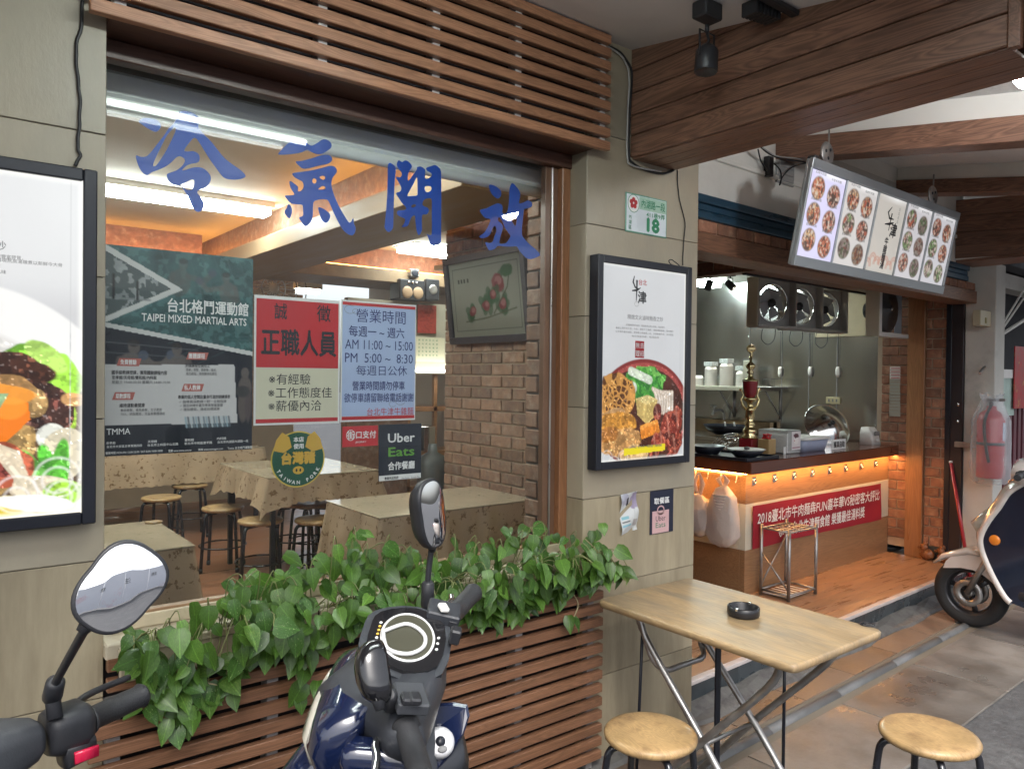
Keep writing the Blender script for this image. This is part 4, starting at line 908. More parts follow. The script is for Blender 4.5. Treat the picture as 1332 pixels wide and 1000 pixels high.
# box fans
for k in range(3):
    x = 2.36+k*.40
    f_ = thing('box_fan', 'grey box fan above the counter, %s' % ['nearest the kitchen lamps, showing its cream side', 'middle of the row of three', 'nearest the large exhaust fan'][k], 'fan', (x, .88, 1.93), 'box fans hung above the counter')
    tw = Matrix.Translation((x, .95, 2.12)) @ Matrix.Rotation(R(-18), 4, 'Z')
    M_fg = bpy.data.materials.get('fan_grey') or mat('fan_grey', (.40, .39, .375), .45, var=.15, vs=9)
    if k == 0: part(MB().box(-.195, -.181, -.05, .075, -.185, .185, .006, tw), 'side_panel', M_cream, f_)
    fr = MB(); 
    for a in ((-.18, .18, -.05, .07, .172, .19), (-.18, .18, -.05, .07, -.19, -.172), (-.18, -.165, -.05, .07, -.171, .171), (.165, .18, -.05, .07, -.171, .171)): fr.box(*a, .006, tw)
    part(fr, 'housing', M_fg, f_)
    nseg = 40; vs = []; fs = []
    for i in range(nseg):
        a = 2*math.pi*i/nseg; ca, sa = math.cos(a), math.sin(a); q = .1655/max(abs(ca), abs(sa))
        for (px_, pz_) in ((q*ca, q*sa), (.145*ca, .145*sa)):
            vs.append(tw @ Vector((px_, .02, pz_)))
        vs.append(tw @ Vector((.138*ca, .06, .138*sa)))
    for i in range(nseg):
        j = (i+1) % nseg; fs += [(3*i, 3*j, 3*j+1, 3*i+1), (3*i+1, 3*j+1, 3*j+2, 3*i+2)]
    part(MB().add(vs, fs), 'shroud', M_fg, f_, fixn=False)
    part(MB().tube([tw @ Vector((.142*math.cos(a), .018, .142*math.sin(a))) for a in [2*math.pi*i/40 for i in range(40)]], .006, 6, close=True), 'ring', M_steel, f_)
    bl = MB()
    for b_ in range(5):
        a0 = 2*math.pi*b_/5
        vv = []
        for i in range(5):
            r_ = .02+.105*i/4; wd = .50+.22*math.sin(math.pi*min(1, i/4+.15))
            for sgn in (-1, 1): vv.append(tw @ Vector((r_*math.cos(a0+sgn*wd), .035+sgn*.012, r_*math.sin(a0+sgn*wd))))
        bl.add(vv, [(2*i, 2*i+1, 2*i+3, 2*i+2) for i in range(4)], True)
    part(bl, 'blades', mat('fan_blade', (.38, .39, .40), .3) if k == 0 else bpy.data.materials['fan_blade'], f_, fixn=False)
    part(MB().lathe([(0, -.01), (.03, -.008), (.032, .02), (0, .022)], 16, tw @ Matrix.Translation((0, .035, 0)) @ Matrix.Rotation(R(90), 4, 'X')), 'hub', M_blackplastic, f_)
    part(MB().lathe([(0, .0), (.045, .0), (.05, .03), (.04, .055), (0, .06)], 18, tw @ Matrix.Translation((-.01, .07, 0)) @ Matrix.Rotation(R(-90), 4, 'X')), 'motor', M_cream if k == 0 else M_blackplastic, f_)
    g3 = MB()
    for i in range(4): 
        a = math.pi*i/4+.2; g3.tube([tw @ Vector((.16*math.cos(a), .066, .16*math.sin(a))), tw @ Vector((-.16*math.cos(a), .066, -.16*math.sin(a)))], .003, 5)
    part(g3, 'guard', M_blackplastic, f_)
    part(MB().tube(catmull([tw @ Vector((-.05, .06, -.19)), tw @ Vector((-.06, .06, -.27)), tw @ Vector((.0, .06, -.31)), tw @ Vector((.06, .06, -.27)), tw @ Vector((.07, .06, -.19))]), .0025, 5), 'flex', M_cable, f_)
    part(MB().box(-.02, .02, -.01, .03, .191, .30, 0, tw), 'hanger', M_blackplastic, f_)
# exhaust fan
ef = thing('exhaust_fan', 'large dark exhaust fan in a white frame above the counter, beside the wooden post', 'fan', (3.6, .62, 1.9))
xf0, xf1, yf_, z0_, z1_ = 3.05, 3.575, .48, 1.885, 2.33
for a in ((xf0, xf1, yf_, yf_+.06, z0_, z0_+.035), (xf0, xf1, yf_, yf_+.06, z1_-.035, z1_), (xf0, xf0+.05, yf_, yf_+.06, z0_+.036, z1_-.036)): part(MB().box(*a, .002), 'frame_bar', M_plastic_w, ef)
part(MB().box(xf0-.012, xf0-.001, yf_-.005, yf_+.10, z0_, z1_, .002), 'side_plate', M_cream, ef)
part(MB().box(xf0+.40, xf1, yf_+.056, yf_+.06, z0_+.036, z1_-.036), 'back_sheet', mat('pale_blue_sheet', (.35, .40, .46), .6), ef)
Me_ = Matrix.Translation((3.24, yf_+.02, 2.10)) @ Matrix.Rotation(R(90), 4, 'X')
part(MB().lathe([(0, .03), (.03, .03), (.035, .02), (.16, .012), (.185, -.005), (.185, -.012), (0, -.01)], 40, Me_), 'rotor', mat('rotor', (.045, .042, .042), .35, var=.3, vs=12), ef)
part(MB().lathe([(.006, .033), (.016, .033), (.016, .036), (.006, .036)], 16, Me_), 'shaft_nut', M_steel, ef)
part(MB().lathe([(0, -.03), (.06, -.032), (.078, -.05), (.078, -.12), (.06, -.15), (0, -.155)], 24, Matrix.Translation((3.24, yf_+.04, 2.10)) @ Matrix.Rotation(R(90), 4, 'X')), 'motor', M_blackplastic, ef)
part(MB().box(3.735, 3.7495, .86, 1.36, 1.93, 2.5, .002), 'cream_board', mat('cream_board', (.58, .52, .36), .55), kw, label='cream board fixed on the steel wall behind the fans')
tkt = thing('card_rack', 'long strip of time cards hanging on the brick beside the wooden post', 'card rack', (3.6, .62, 1.4))
for k in range(16):
    part(MB().box(3.592-.002*(k % 2), 3.604, .545+.002*(k//4), .63, 1.255+k*.0255, 1.278+k*.0255, .001), 'card', M_paper if k > 11 else mat('card_grey', (.33, .32, .27), .6) if k == 0 else (bpy.data.materials['card_grey'] if k <= 11 else M_paper), tkt)
for k in range(12, 16): part(MB().box(3.5885, 3.590, .55, .62, 1.262+k*.0255, 1.268+k*.0255), 'red_line', M_ink_red, tkt)

# rack on the platform
rk = thing('umbrella_rack', 'tarnished steel umbrella rack standing on the platform in front of the banner', 'umbrella rack', (1.83, .52, FZ))
cA, cB, cC, cD = (1.667, .40), (1.965, .375), (2.03, .60), (1.70, .60)
pts4 = [(1.66, .595), (1.655, .395), (1.955, .375), (1.96, .59)]
for x, y in pts4: part(MB().tube([(x, y, FZ+.001), (x, y, .60)], .011, 10), 'upright', M_steel_dull, rk)
for z in (FZ+.035, .575):
    for i in range(4):
        a, b = pts4[i], pts4[(i+1) % 4]; part(MB().tube([(*a, z), (*b, z)], .006 if z > .3 else .008, 8), 'rail', M_steel_dull, rk)
for i in range(1, 4):
    f = i/4; part(MB().tube([(1.655, .395+.2*f, .575), (1.957, .375+.215*f, .575)], .004, 6), 'rod', M_steel_dull, rk)
for i in range(1, 5):
    f = i/5; part(MB().tube([(1.66+.3*f, .595, .575), (1.655+.3*f, .39-.015*f, .575)], .004, 6), 'rod', M_steel_dull, rk)
part(MB().tube([(1.66, .595, .20), (1.96, .59, .50)], .006, 8), 'brace', M_steel_dull, rk); part(MB().tube([(1.655, .395, .20), (1.66, .595, .42)], .006, 8), 'brace', M_steel_dull, rk)
part(MB().box(1.665, 1.95, .40, .585, FZ+.012, FZ+.022, .002), 'drip_tray', M_plastic_w, rk)
for i in range(6): part(MB().tube([(1.68+i*.05, .405, FZ+.028), (1.68+i*.05, .58, FZ+.028)], .003, 5), 'tray_rod', mat('rusty_rod', (.28, .15, .07), .6) if i == 0 else bpy.data.materials['rusty_rod'], rk)
# ================================================================== signs, posters, lightboxes
use(FA)
def depth_at(p):
    w = FRAME[0] @ Vector(p); return (w-Vector((0, 0, EYE))).dot(FW)
class PP(Print):
    """print on a facade-parallel sheet; text placed by measured sight lines"""
    def __init__(s, x0, z0, y, eps=.0015): Print.__init__(s, (x0, y, z0), (1, 0, 0), (0, 0, -1), (0, -1, 0), eps); s.x0, s.z0, s.y = x0, z0, y
    def uv(s, px, py): p = onY(px, py, s.y); return p.x-s.x0, s.z0-p.z
    def T(s, txt, px, py, hpx, wpx, key, bold=.0, **k):
        u, v = s.uv(px, py); h = hpx*depth_at(onY(px, py, s.y))/FOC; w = s.uv(px+wpx/2, py)[0]-s.uv(px-wpx/2, py)[0]
        s.t(txt, u, v, h, key, bold, w, **k)
INK = {'w': M_ink_white, 'b': M_ink_black, 'n': M_ink_navy, 'r': M_ink_red, 'g': M_ink_green, '#w': M_ink_white, '#b': M_ink_black, '#r': M_ink_red, '#g': M_ink_green, 'y': M_ink_gold, '#y': M_ink_gold, 'k': M_ink_grey, '#k': M_ink_grey,
       '#salmon': mat('ink_salmon', (.50, .14, .11), .5, var=0), 'lime': mat('ink_lime', (.13, .36, .05), .5, var=0), '#pink': mat('ink_pink', (.66, .42, .42), .5, var=0), '#navyblack': mat('ink_navyblack', (.018, .022, .045), .4, var=0), '#n': M_ink_navy}
PY = GY+.006
def poster_thing(name, label, cat, x0, x1, z0, z1, y=PY, m=None, thick=.0015):
    t = thing(name, label, cat, ((x0+x1)/2, y, z0)); 
    if m: part(MB().box(x0, x1, y, y+thick, z0, z1), 'sheet', m, t)
    return t
M_print = vcol('poster_print', 0, .4)
# gym poster
t = poster_thing('poster', 'dark boxing gym poster with a white text panel, leftmost on the shop window', 'poster', .394, .790, 1.322, 1.891, m=M_paper)
cv = Canvas(150, 216, (.012, .016, .024), 1.437); X, Y = cv.X, cv.Y
n1 = cv.noise(9, 4, 4); n2 = cv.noise(26, 9, 2)
up = np.array([.035, .085, .085])*(.35+1.5*n1[..., None])+np.array([.03, .06, .06])*(n2[..., None] > .58)
m = (Y < .54+.17*X).astype(float); cv.put(m, [0, 0, 0]); cv.a = cv.a*(1-m[..., None])+up*m[..., None]
for k in range(9): cv.line([(.35+.09*k, .0), (.15+.09*k+.4, .62)], .004, (.09, .16, .16), .35)
for k in range(6): cv.line([(1.0, .1+.1*k), (.4, .3+.12*k)], .003, (.09, .16, .16), .3)
m = (Y >= .54+.17*X)
cv.put(((Y < .54+.17*X+.02) & (Y > .54+.17*X-.012) ).astype(float), (.62, .62, .60))
def man(cx, cy, s, fl=1, c=(.16, .12, .095), al=.9):
    cv.ell(cx, cy, .026*s, .034*s, c, al=al); cv.ell(cx, cy-.02*s, .026*s, .018*s, (.02, .015, .015), al=al)
    cv.ell(cx-fl*.02*s, cy+.11*s, .062*s, .085*s, c, rot=.2*fl, al=al); cv.line([(cx+fl*.03*s, cy+.07*s), (cx+fl*.12*s, cy+.09*s), (cx+fl*.17*s, cy+.04*s)], .017*s, c, al)
    cv.ell(cx+fl*.17*s, cy+.035*s, .026*s, .026*s, (.07, .09, .13), al=al); cv.line([(cx-fl*.06*s, cy+.06*s), (cx-fl*.08*s, cy+.15*s), (cx+fl*.0*s, cy+.1*s)], .016*s, [q*.8 for q in c], al)
man(.50, .09, 1.2, 1, (.10, .11, .10), .55); man(.80, .16, 1.1, -1, (.13, .13, .12), .55)
cv.pol([(0, .0), (.5, .27), (0, .53)], (.62, .62, .60)); cv.pol([(0, .045), (.42, .27), (0, .48)], (.03, .04, .045))
msk = (X < .42-(abs(Y-.27)/.22)*.42) & (X < .40); cv.a = np.where(msk[..., None], (np.array([.05, .065, .065])+.22*(n2[..., None] > .6)*n1[..., None])*(1.6 if True else 1), cv.a)
cv.line([(0, .36), (.28, .36)], .006, (.25, .27, .27)); cv.line([(.05, .20), (.05, .36)], .008, (.02, .02, .02)); cv.line([(.2, .24), (.2, .36)], .008, (.02, .02, .02))
man(.18, .69, 1.45, 1, (.13, .11, .10)); man(.46, .70, 1.3, -1, (.13, .11, .10)); 
cv.line([(0, .66), (.6, .70)], .002, (.12, .13, .14)); cv.line([(0, .73), (.6, .76)], .002, (.10, .11, .12))
cv.pol([(0, .815), (.865, .80), (.89, 1.235), (0, 1.225)], (.62, .61, .60))
cv.ell(.945, .86, .03, .04, (.13, .11, .10)); cv.ell(.945, .97, .05, .085, (.12, .10, .09)); cv.ell(.93, 1.1, .035, .13, (.11, .09, .08)); cv.ell(.97, 1.1, .025, .13, (.09, .07, .07)); cv.ell(.93, 1.0, .055, .045, (.05, .05, .05), wob=.8)
for k in range(18): cv.line([(.52+.018*k, 1.185), (.52+.018*k+.01, 1.255)], .006, [(.3, .42, .48), (.1, .13, .15), (.5, .58, .6), (.16, .22, .26)][k % 4])
sheet(cv, 'print', t, (.394, PY-.0012, 1.891), (.396, 0, 0), (0, 0, -.569), M_print)
P = PP(.394, 1.891, PY-.0015)
P.T('台北格鬥運動館', 272, 400, 18, 105, 'w', .02); P.T('Taipei Mixed Martial Arts'.upper(), 255, 416, 10, 136, 'w', .014)
def tag_(cx, cy, w, txt):
    u, v = P.uv(cx, cy); ww = w*.0012; P.poly([(u-ww+.004, v-.0105), (u+ww+.006, v-.0105), (u+ww, v+.0105), (u-ww-.003, v+.0105)], '#salmon', .5); P.T(txt, cx, cy, 7, w*1.6/2.0*1.2, 'w', .02)
tag_(167, 471, 22, '免費體驗'); tag_(256, 463, 22, '團體課程'); tag_(160, 515, 20, '期數課程'); tag_(250, 504, 22, '私人教練')
for s_, cx, cy, h, w, k in (('國手級教練授課，實際體驗課程內容', 182, 484.5, 5.5, 72, 'b'), ('忠孝館/天母館/雙和館/內科館', 175, 491, 5, 58, 'b'), ('星期三 19:00-20:30 星期六 14:00-15:30', 184, 497, 4, 76, 'k'), ('多樣課程任選任上', 257, 475, 5.5, 32, 'b'), ('泰拳、拳擊、踢拳擊、柔術、', 262, 481, 4, 40, 'k'), ('角力課程、瑜珈體適能課程', 262, 486, 4, 40, 'k'),
        ('維持運動最健康', 172, 527, 5.5, 33, 'b'), ('拳術拳擊、拳馬拳擊、女子柔術', 184, 533, 4, 54, 'k'), ('TRX、燃脂體態、兒童拳擊體適能', 186, 538, 4, 58, 'k'), ('專屬的個人空間及量身打造的訓練課表', 266, 516, 5, 68, 'b'), ('✓ 指導資深教練一對一全程指導', 264, 522, 4, 62, 'k'), ('✓ 擬定訓練計畫及專業營養建議', 262, 527, 4, 56, 'k'), ('✓ 增加體能，達成目標成果', 260, 532, 4, 52, 'k'),
        ('TMMA', 154, 561, 8, 31, 'w'), ('忠孝館', 144, 576, 3.5, 12, 'w'), ('台北市大安區忠孝東路四段', 162, 580, 3.5, 46, 'w'), ('天母館', 198, 574, 3.5, 12, 'w'), ('台北市士林區中山北路', 212, 578, 3.5, 40, 'w'), ('雙和館', 246, 572, 3.5, 12, 'w'), ('新北市中和區景平路', 258, 576, 3.5, 36, 'w'), ('內科館', 288, 570, 3.5, 12, 'w'), ('台北市內湖區內湖路一段', 303, 574, 3.5, 40, 'w'), ('營業時間 MON-FRI 12:00-22:00 / SAT-SUN 10:00-18:00', 175, 587.5, 3.5, 74, 'w'), ('官網 www.tmma.com.tw', 234, 585.5, 3.5, 30, 'w'), ('粉絲 www.tmmagym.com', 274, 584, 3.5, 32, 'w'), ('Tmma 台北格鬥運動館', 312, 582, 3.5, 32, 'w')):
    P.T(s_, cx, cy, h, w, k, .01)
P.done(t, INK)
# hiring notice
t = poster_thing('poster', 'red and cream hiring notice in the middle of the shop window', 'notice', .795, 1.073, 1.392, 1.786, m=M_paper)
P = PP(.795, 1.786, PY-.0002)
P.rect(.006, .010, .272, .218, '#r'); M_creamp = mat('cream_paper', (.66, .64, .48), .6, var=.03); INK['#c'] = M_creamp
P.rect(.006, .219, .272, .383, '#c'); P.rect(.006, .375, .272, .387, '#r', .8)
for s_, cx, cy, h, w, bo in (('誠', 365, 405, 21, 17, .012), ('徵', 421, 408, 22, 18, .012), ('正職人員', 390, 446, 35, 98, .025), ('※有經驗', 377, 493, 14, 54, .0), ('※工作態度佳', 391, 510.5, 14, 83, .0), ('※薪優內洽', 384, 527.5, 14, 69, .0)): P.T(s_, cx, cy, h, w, 'b', bo)
P.done(t, INK)
# hours notice
t = poster_thing('poster', 'pale blue opening hours notice with red edges on the shop window', 'notice', 1.077, 1.356, 1.395, 1.791, m=M_paper)
P = PP(1.077, 1.791, PY-.0002); INK['#lb'] = mat('pale_blue_paper', (.42, .52, .74), .6, var=.06)
P.rect(.004, .006, .275, .016, '#r', .8); P.rect(.004, .017, .275, .378, '#lb'); P.rect(.004, .379, .275, .390, '#r', .8)
for s_, cx, cy, h, w, bo, k in (('營業時間', 496, 412, 17, 64, .0, 'n'), ('每週一 ~ 週六', 490.5, 432, 14, 72, .008, 'n'), ('AM 11:00 ~ 15:00', 494, 449, 12, 88, .0, 'n'), ('PM  5:00 ~  8:30', 494, 466, 12, 88, .0, 'n'), ('每週日公休', 497, 482, 13, 66, .0, 'n'), ('營業時間請勿停車', 493, 501.5, 12, 68, .01, 'n'), ('欲停車請留聯絡電話謝謝', 494, 517, 12, 90, .008, 'n'), ('台北牛津牛雜麵', 508, 535, 10, 60, .0, 'r')): P.T(s_, cx, cy, h, w, k, bo)
for (cx, cy, r_) in ((.03, .03, .02), (.05, .035, .012), (.22, .33, .02), (.19, .34, .014)): P.ring(cx, cy, r_, r_*.7, .0012, '#k', a0=.5, a1=5.4)
P.done(t, INK)
# payment sticker, delivery sticker, pork roundel
t = poster_thing('sticker', 'small red mobile payment sticker under the hours notice', 'sticker', 1.085, 1.213, 1.313, 1.380, m=mat('sticker_red', (.55, .03, .035), .4, var=.03))
P = PP(1.085, 1.380, PY-.0002); P.T('街', 456, 566, 11, 10, 'w', .02); P.T('口支付', 476, 565, 10, 26, 'w', .02); P.T('JKOPAY', 469, 575, 3, 14, 'w', .01); u, v = P.uv(456, 566); P.ring(u, v, .016, .018, .002, '#w', n=24); P.done(t, INK)
t = poster_thing('sticker', 'black square food delivery sticker with green and white writing on the shop window', 'sticker', 1.217, 1.382, 1.192, 1.382, m=mat('sticker_black', (.012, .018, .03), .35, var=.03))
P = PP(1.217, 1.382, PY-.0002); P.T('Uber', 522, 569, 12, 35, 'w', .02); P.T('Eats', 522, 587, 12, 34, 'lime', .02); P.T('合作餐廳', 522, 605, 11, 35, 'w', .03)
u0, v0 = P.uv(494, 618); u1, v1 = P.uv(549, 627); P.rect(.001, .172, .164, .1895, '#w', .6); P.T('專業快送到府', 509, 621.5, 4, 18, 'b', .02); P.T('App Store   Google Play', 534, 621, 3, 24, 'k'); P.done(t, INK)
t = thing('sticker', 'round green and yellow Taiwan pork sticker on the shop window', 'sticker', (.934, PY, 1.29))
cx_, cz_, rr = .936, 1.283, .088
mb = MB(); 
def dsc(mb, x, z, rx, rz, y, n=40): mb.add([(x+rx*math.cos(2*math.pi*k/n), y, z+rz*math.sin(2*math.pi*k/n)) for k in range(n)], [tuple(range(n))])
dsc(mb, cx_, cz_, rr, rr, PY); part(mb, 'sheet', mat('sticker_yellow', (.62, .46, .08), .4, var=.05), t, fixn=False)
mb = MB(); dsc(mb, cx_, cz_, rr*.95, rr*.95, PY-.0006); part(mb, 'green_disc', mat('sticker_green', (.008, .085, .045), .4, var=.03), t, fixn=False)
P = PP(cx_, cz_, PY-.0008)
P.poly([(-.080, -.030), (-.072, -.062), (-.052, -.086), (-.030, -.070), (-.022, -.038), (-.048, -.022)], '#y', .5); P.poly([(.080, -.030), (.072, -.062), (.052, -.086), (.030, -.070), (.022, -.038), (.048, -.022)], '#y', .5)
P.t('本店', 0, -.062, .017, 'w', .03); P.t('使用', 0, -.041, .017, 'w', .03); P.t('台灣豬', 0, -.005, .042, 'y', .06, .112)
P.disc(0, .034, .018, .0125, '#y', .6); P.disc(-.006, .034, .003, .005, '#b', 1); P.disc(.006, .034, .003, .005, '#b', 1)
tx = 'TAIWAN PORK'
for i, ch in enumerate(tx):
    a = R(90+62-124*i/(len(tx)-1)); 
    if ch != ' ': P.t(ch, .072*math.cos(a), .072*math.sin(a), .0115, 'w', .03, rot=math.pi/2-a)
P.done(t, INK)

# address plate
t = thing('address_plate', 'small white and green enamel address plate number 18 on the tiled pillar', 'address plate', (2.376, D, 2.14))
part(MB().box(2.25, 2.502, D-.004, D-.0005, 2.140, 2.300, .002), 'plate', mat('plate_green', (.16, .36, .26), .3), t)
part(MB().box(2.256, 2.496, D-.0048, D-.0041, 2.146, 2.294), 'white_field', mat('plate_white', (.74, .80, .84), .3), t)
P = Print((2.25, D-.005, 2.300), (1, 0, 0), (0, 0, -1), (0, -1, 0), .0006)
INK['#lg'] = mat('plate_band', (.40, .60, .48), .3, var=0)
P.rect(.08, .008, .244, .06, '#lg'); P.t('內湖路一段', .165, .034, .036, 'g', .015, .145); P.t('411巷9弄', .180, .075, .023, 'g', .02, .115); P.t('18', .165, .117, .062, 'g', .05, .08)
for k, ch in enumerate('內湖區'): P.t(ch, .026, .098+.021*k, .016, 'g', .012)
P.disc(.045, .042, .033, .036, '#w', .7); P.ring(.045, .042, .034, .037, .0025, '#g', 1)
for k in range(5): a = 2*math.pi*k/5-1.57; P.disc(.045+.014*math.cos(a), .040+.014*math.sin(a), .010, .010, '#r', 1)
P.done(t, INK)
# leaflets
t = thing('leaflet', 'small crumpled white leaflet taped to the tiled pillar', 'leaflet', (2.29, D, 1.04))
cv = Canvas(44, 90, (.62, .64, .64), 2.2); cv.ell(.25, .3, .25, .4, (.42, .42, .50), wob=.9); cv.ell(.85, .5, .2, .45, (.35, .30, .42), wob=1); cv.pol([(.35, .3), (.5, .28), (.6, .85), (.42, .9)], (.03, .03, .04))
for k in range(3): cv.line([(.1, 1.3+.05*k), (.45, 1.3+.05*k)], .02, (.12, .42, .50)); 
cv.line([(.1, 1.55), (.5, 1.53)], .03, (.1, .1, .1)); cv.line([(.1, 1.75), (.55, 1.72)], .06, (.25, .5, .6)); cv.pol([(.7, 1.5), (.95, 1.5), (.95, 1.85), (.7, 1.85)], (.4, .38, .38))
sheet(cv, 'paper', t, (2.240, D-.006, 1.075), (.092, 0, .01), (.006, 0, -.165), M_print, curl=lambda u, v: np.stack([0*u, -.007*np.sin(v*9+u*3)-.006*(u > .8), .004*np.sin(v*14)*u], -1))
t = thing('leaflet', 'black takeaway pick-up card with a pink bag printed on it, on the tiled pillar', 'leaflet', (2.47, D, 1.03))
a0, b0 = onY(846, 639, D-.003), onY(876, 636, D-.003); c0 = onY(849, 695, D-.003); w_, h_ = b0.x-a0.x, a0.z-c0.z
part(MB().box(a0.x, b0.x, D-.004, D-.001, c0.z, a0.z, .0005), 'card', INK['#navyblack'], t)
P = Print((a0.x, D-.0045, a0.z), (1, 0, 0), (0, 0, -1), (0, -1, 0), .0006)
P.t('取餐區', w_*.48, h_*.24, .028, 'w', .03, w_*.66); P.rect(w_*.08, h_*.47, w_*.80, h_*.985, '#pink', .8); P.ring(w_*.44, h_*.46, w_*.16, h_*.11, .006, '#pink', .8); P.t('Uber', w_*.44, h_*.65, .022, 'b', 0, w_*.42); P.t('Eats', w_*.44, h_*.80, .022, 'g', 0, w_*.42); P.done(t, INK)

# ---- lit food posters
def bowl_food(cv, seed=3):
    n = cv.noise(14, seed, 4); n2 = cv.noise(40, seed+1, 2); return n, n2
YB = D-.052
def lightbox(name, label, x0, x1, z0, z1, cv, es, fw=.03):
    t = thing(name, label, 'lightbox', ((x0+x1)/2, D, z0))
    for a in ((x0, x0+fw, z0, z1), (x1-fw, x1, z0, z1), (x0+fw+.0005, x1-fw-.0005, z1-fw, z1), (x0+fw+.0005, x1-fw-.0005, z0, z0+fw)):
        part(MB().box(a[0], a[1], YB, D-.001, a[2], a[3], .003), 'frame_bar', M_black, t)
    part(MB().quad((x0+fw-.002, YB+.004, z0+fw-.002), (x1-fw+.002, YB+.004, z0+fw-.002), (x1-fw+.002, YB+.004, z1-fw+.002), (x0+fw-.002, YB+.004, z1-fw+.002)), 'cover_sheet', glassy('box_cover', (.99, .99, .99), .6), t, fixn=False)
    sheet(cv, 'print', t, (x0+fw-.002, YB+.012, z1-fw+.002), (x1-x0-2*fw+.004, 0, 0), (0, 0, -(z1-z0-2*fw+.004)), vcol(name+'_print', es, .5, dim=.6))
    return t
def edge_glow(cv, s=.035, al=.8):
    X, Y = cv.X, cv.Y; d = np.minimum(np.minimum(X, 1-X), np.minimum(Y, cv.asp-Y)); cv.put(np.clip(1-d/s, 0, 1)**1.5, (1, 1, .93), al)
tlr, trr, blr = onY(779.5, 331, YB), onY(901, 347, YB), onY(775, 612.5, YB)
x0, x1, z1, z0 = (tlr.x+blr.x)/2, trr.x, (tlr.z+trr.z)/2, blr.z
A = (z1-z0-.056)/(x1-x0-.056)
cv = Canvas(170, int(170*A), (.56, .57, .58), A); n, n2 = bowl_food(cv)
cv.a *= (.93+.12*cv.noise(3, 8, 2)[..., None])
cyb = A*.76
cv.ell(.50, cyb, .56, .44, (.20, .025, .022)); cv.ell(.50, cyb+.005, .535, .415, (.32, .06, .05)); cv.ell(.50, cyb+.03, .50, .40, (.06, .018, .01), wob=.1)
cv.a = np.where((cv.eln(.5, cyb+.03, .5, .4) > .5)[..., None], cv.a*(.6+.9*n[..., None]), cv.a)
# greens
g1 = cv.eln(.50, cyb-.235, .20, .15, wob=.9, seed=5); cv.put(g1, (.03, .17, .025)); cv.put(g1*(n2 > .52), (.09, .36, .05), .8); cv.put(g1*(n > .62), (.20, .50, .10), .7)
cv.line([(.34, cyb-.34), (.56, cyb-.27)], .035, (.62, .68, .55), .95)
cv.ell(.36, cyb-.21, .05, .05, (.55, .60, .50), wob=.6)
# tripe
d1, d2 = cv.cells(150, 4, 0, .42, cyb-.30, cyb+.12); tm_ = cv.eln(.18, cyb-.13, .21, .20, rot=-.5, wob=.5, seed=7); cv.put(tm_, (.10, .035, .008)); cv.put(tm_*((d2-d1) < .012), (.52, .25, .06)); cv.put(cv.eln(.13, cyb+.03, .17, .07, rot=-.3, wob=.4), (.48, .29, .13), .9)
for k in range(9): cv.line([(.0, cyb+.0+.012*k), (.30, cyb-.06+.014*k)], .0025, (.25, .12, .04), .6)
# noodles
for k in range(7): 
    q = [(.60+.03*k, cyb-.20+.01*k), (.63+.035*k, cyb-.17), (.66+.03*k, cyb-.08), (.63+.035*k, cyb-.0)]
    cv.line(q, .017, (.52, .42, .33)); cv.line([(a+.004, b) for a, b in q], .007, (.72, .66, .58), .9)
# radish, carrot, chicken, beef
cv.pol([(.40, cyb-.12), (.54, cyb-.15), (.66, cyb-.11), (.64, cyb+.02), (.53, cyb+.09), (.42, cyb+.01)], (.50, .36, .12)); cv.pol([(.40, cyb-.12), (.54, cyb-.15), (.66, cyb-.11), (.52, cyb-.07)], (.62, .50, .22), .8)
cv.pol([(.45, cyb+.10), (.66, cyb+.05), (.70, cyb+.16), (.47, cyb+.21)], (.62, .20, .02)); cv.pol([(.45, cyb+.10), (.66, cyb+.05), (.67, cyb+.08), (.46, cyb+.13)], (.75, .32, .06), .8)
for (a, b, rx, ry, c_) in ((.20, .08, .20, .09, (.45, .20, .03)), (.22, .22, .21, .11, (.50, .26, .09)), (.38, .33, .17, .08, (.55, .35, .16)), (.10, .16, .10, .06, (.35, .14, .03))):
    e = cv.eln(a, cyb+b, rx, ry, wob=.7, seed=int(a*99)); cv.put(e, c_); cv.put(e*(n2 > .55), [min(1, q*1.7) for q in c_], .7); cv.put(e*(n < .40), [q*.45 for q in c_], .7)
for (a, b, rx, ry, ro) in ((.80, .12, .09, .13, .3), (.91, .05, .07, .13, .1), (.72, .24, .08, .12, .5), (.88, .27, .09, .11, .2), (.64, .27, .06, .12, .1), (.66, .0, .05, .07, .2)):
    e = cv.eln(a, cyb+b, rx, ry, ro, wob=.8, seed=int(b*77)+3); cv.put(e, (.20, .028, .015)); cv.put(e*(n2 > .56), (.48, .12, .07), .8); cv.put(e*(n < .42), (.05, .008, .006), .8)
    cv.line([(a-.02, cyb+b-ry*.7), (a+.01, cyb+b+ry*.6)], .006, (.6, .28, .2), .6, 3)
cv.put((Y_ := cv.Y) > 99, (0, 0, 0))
for (a, b, r_) in ((.08, .36, .06), (.16, .42, .07), (.26, .36, .05), (.05, .45, .05)): 
    d = np.hypot(cv.X-a, cv.Y-cyb-b+.02); cv.put(np.clip(1-abs(d-r_)/.008, 0, 1), (.8, .75, .72), .5); cv.put(np.clip(1-abs(d-r_*.6)/.006, 0, 1), (.8, .75, .72), .45)
fm = cv.eln(.50, cyb+.005, .535, .415)[..., None]; cv.a = cv.a*(1-fm)+cv.a*(.70+.8*cv.noise(50, 54, 2)*cv.noise(16, 55, 3)*1.6)[..., None]*fm; cv.a = np.where((fm > .5) & ((cv.noise(80, 56, 1) > .87)[..., None]), np.minimum(1, cv.a*2.0+.1), cv.a)
cv.pol([(.27, A-.095), (.76, A-.115), (.76, A-.06), (.27, A-.04)], (.75, .62, .02))
edge_glow(cv, .03, .75)
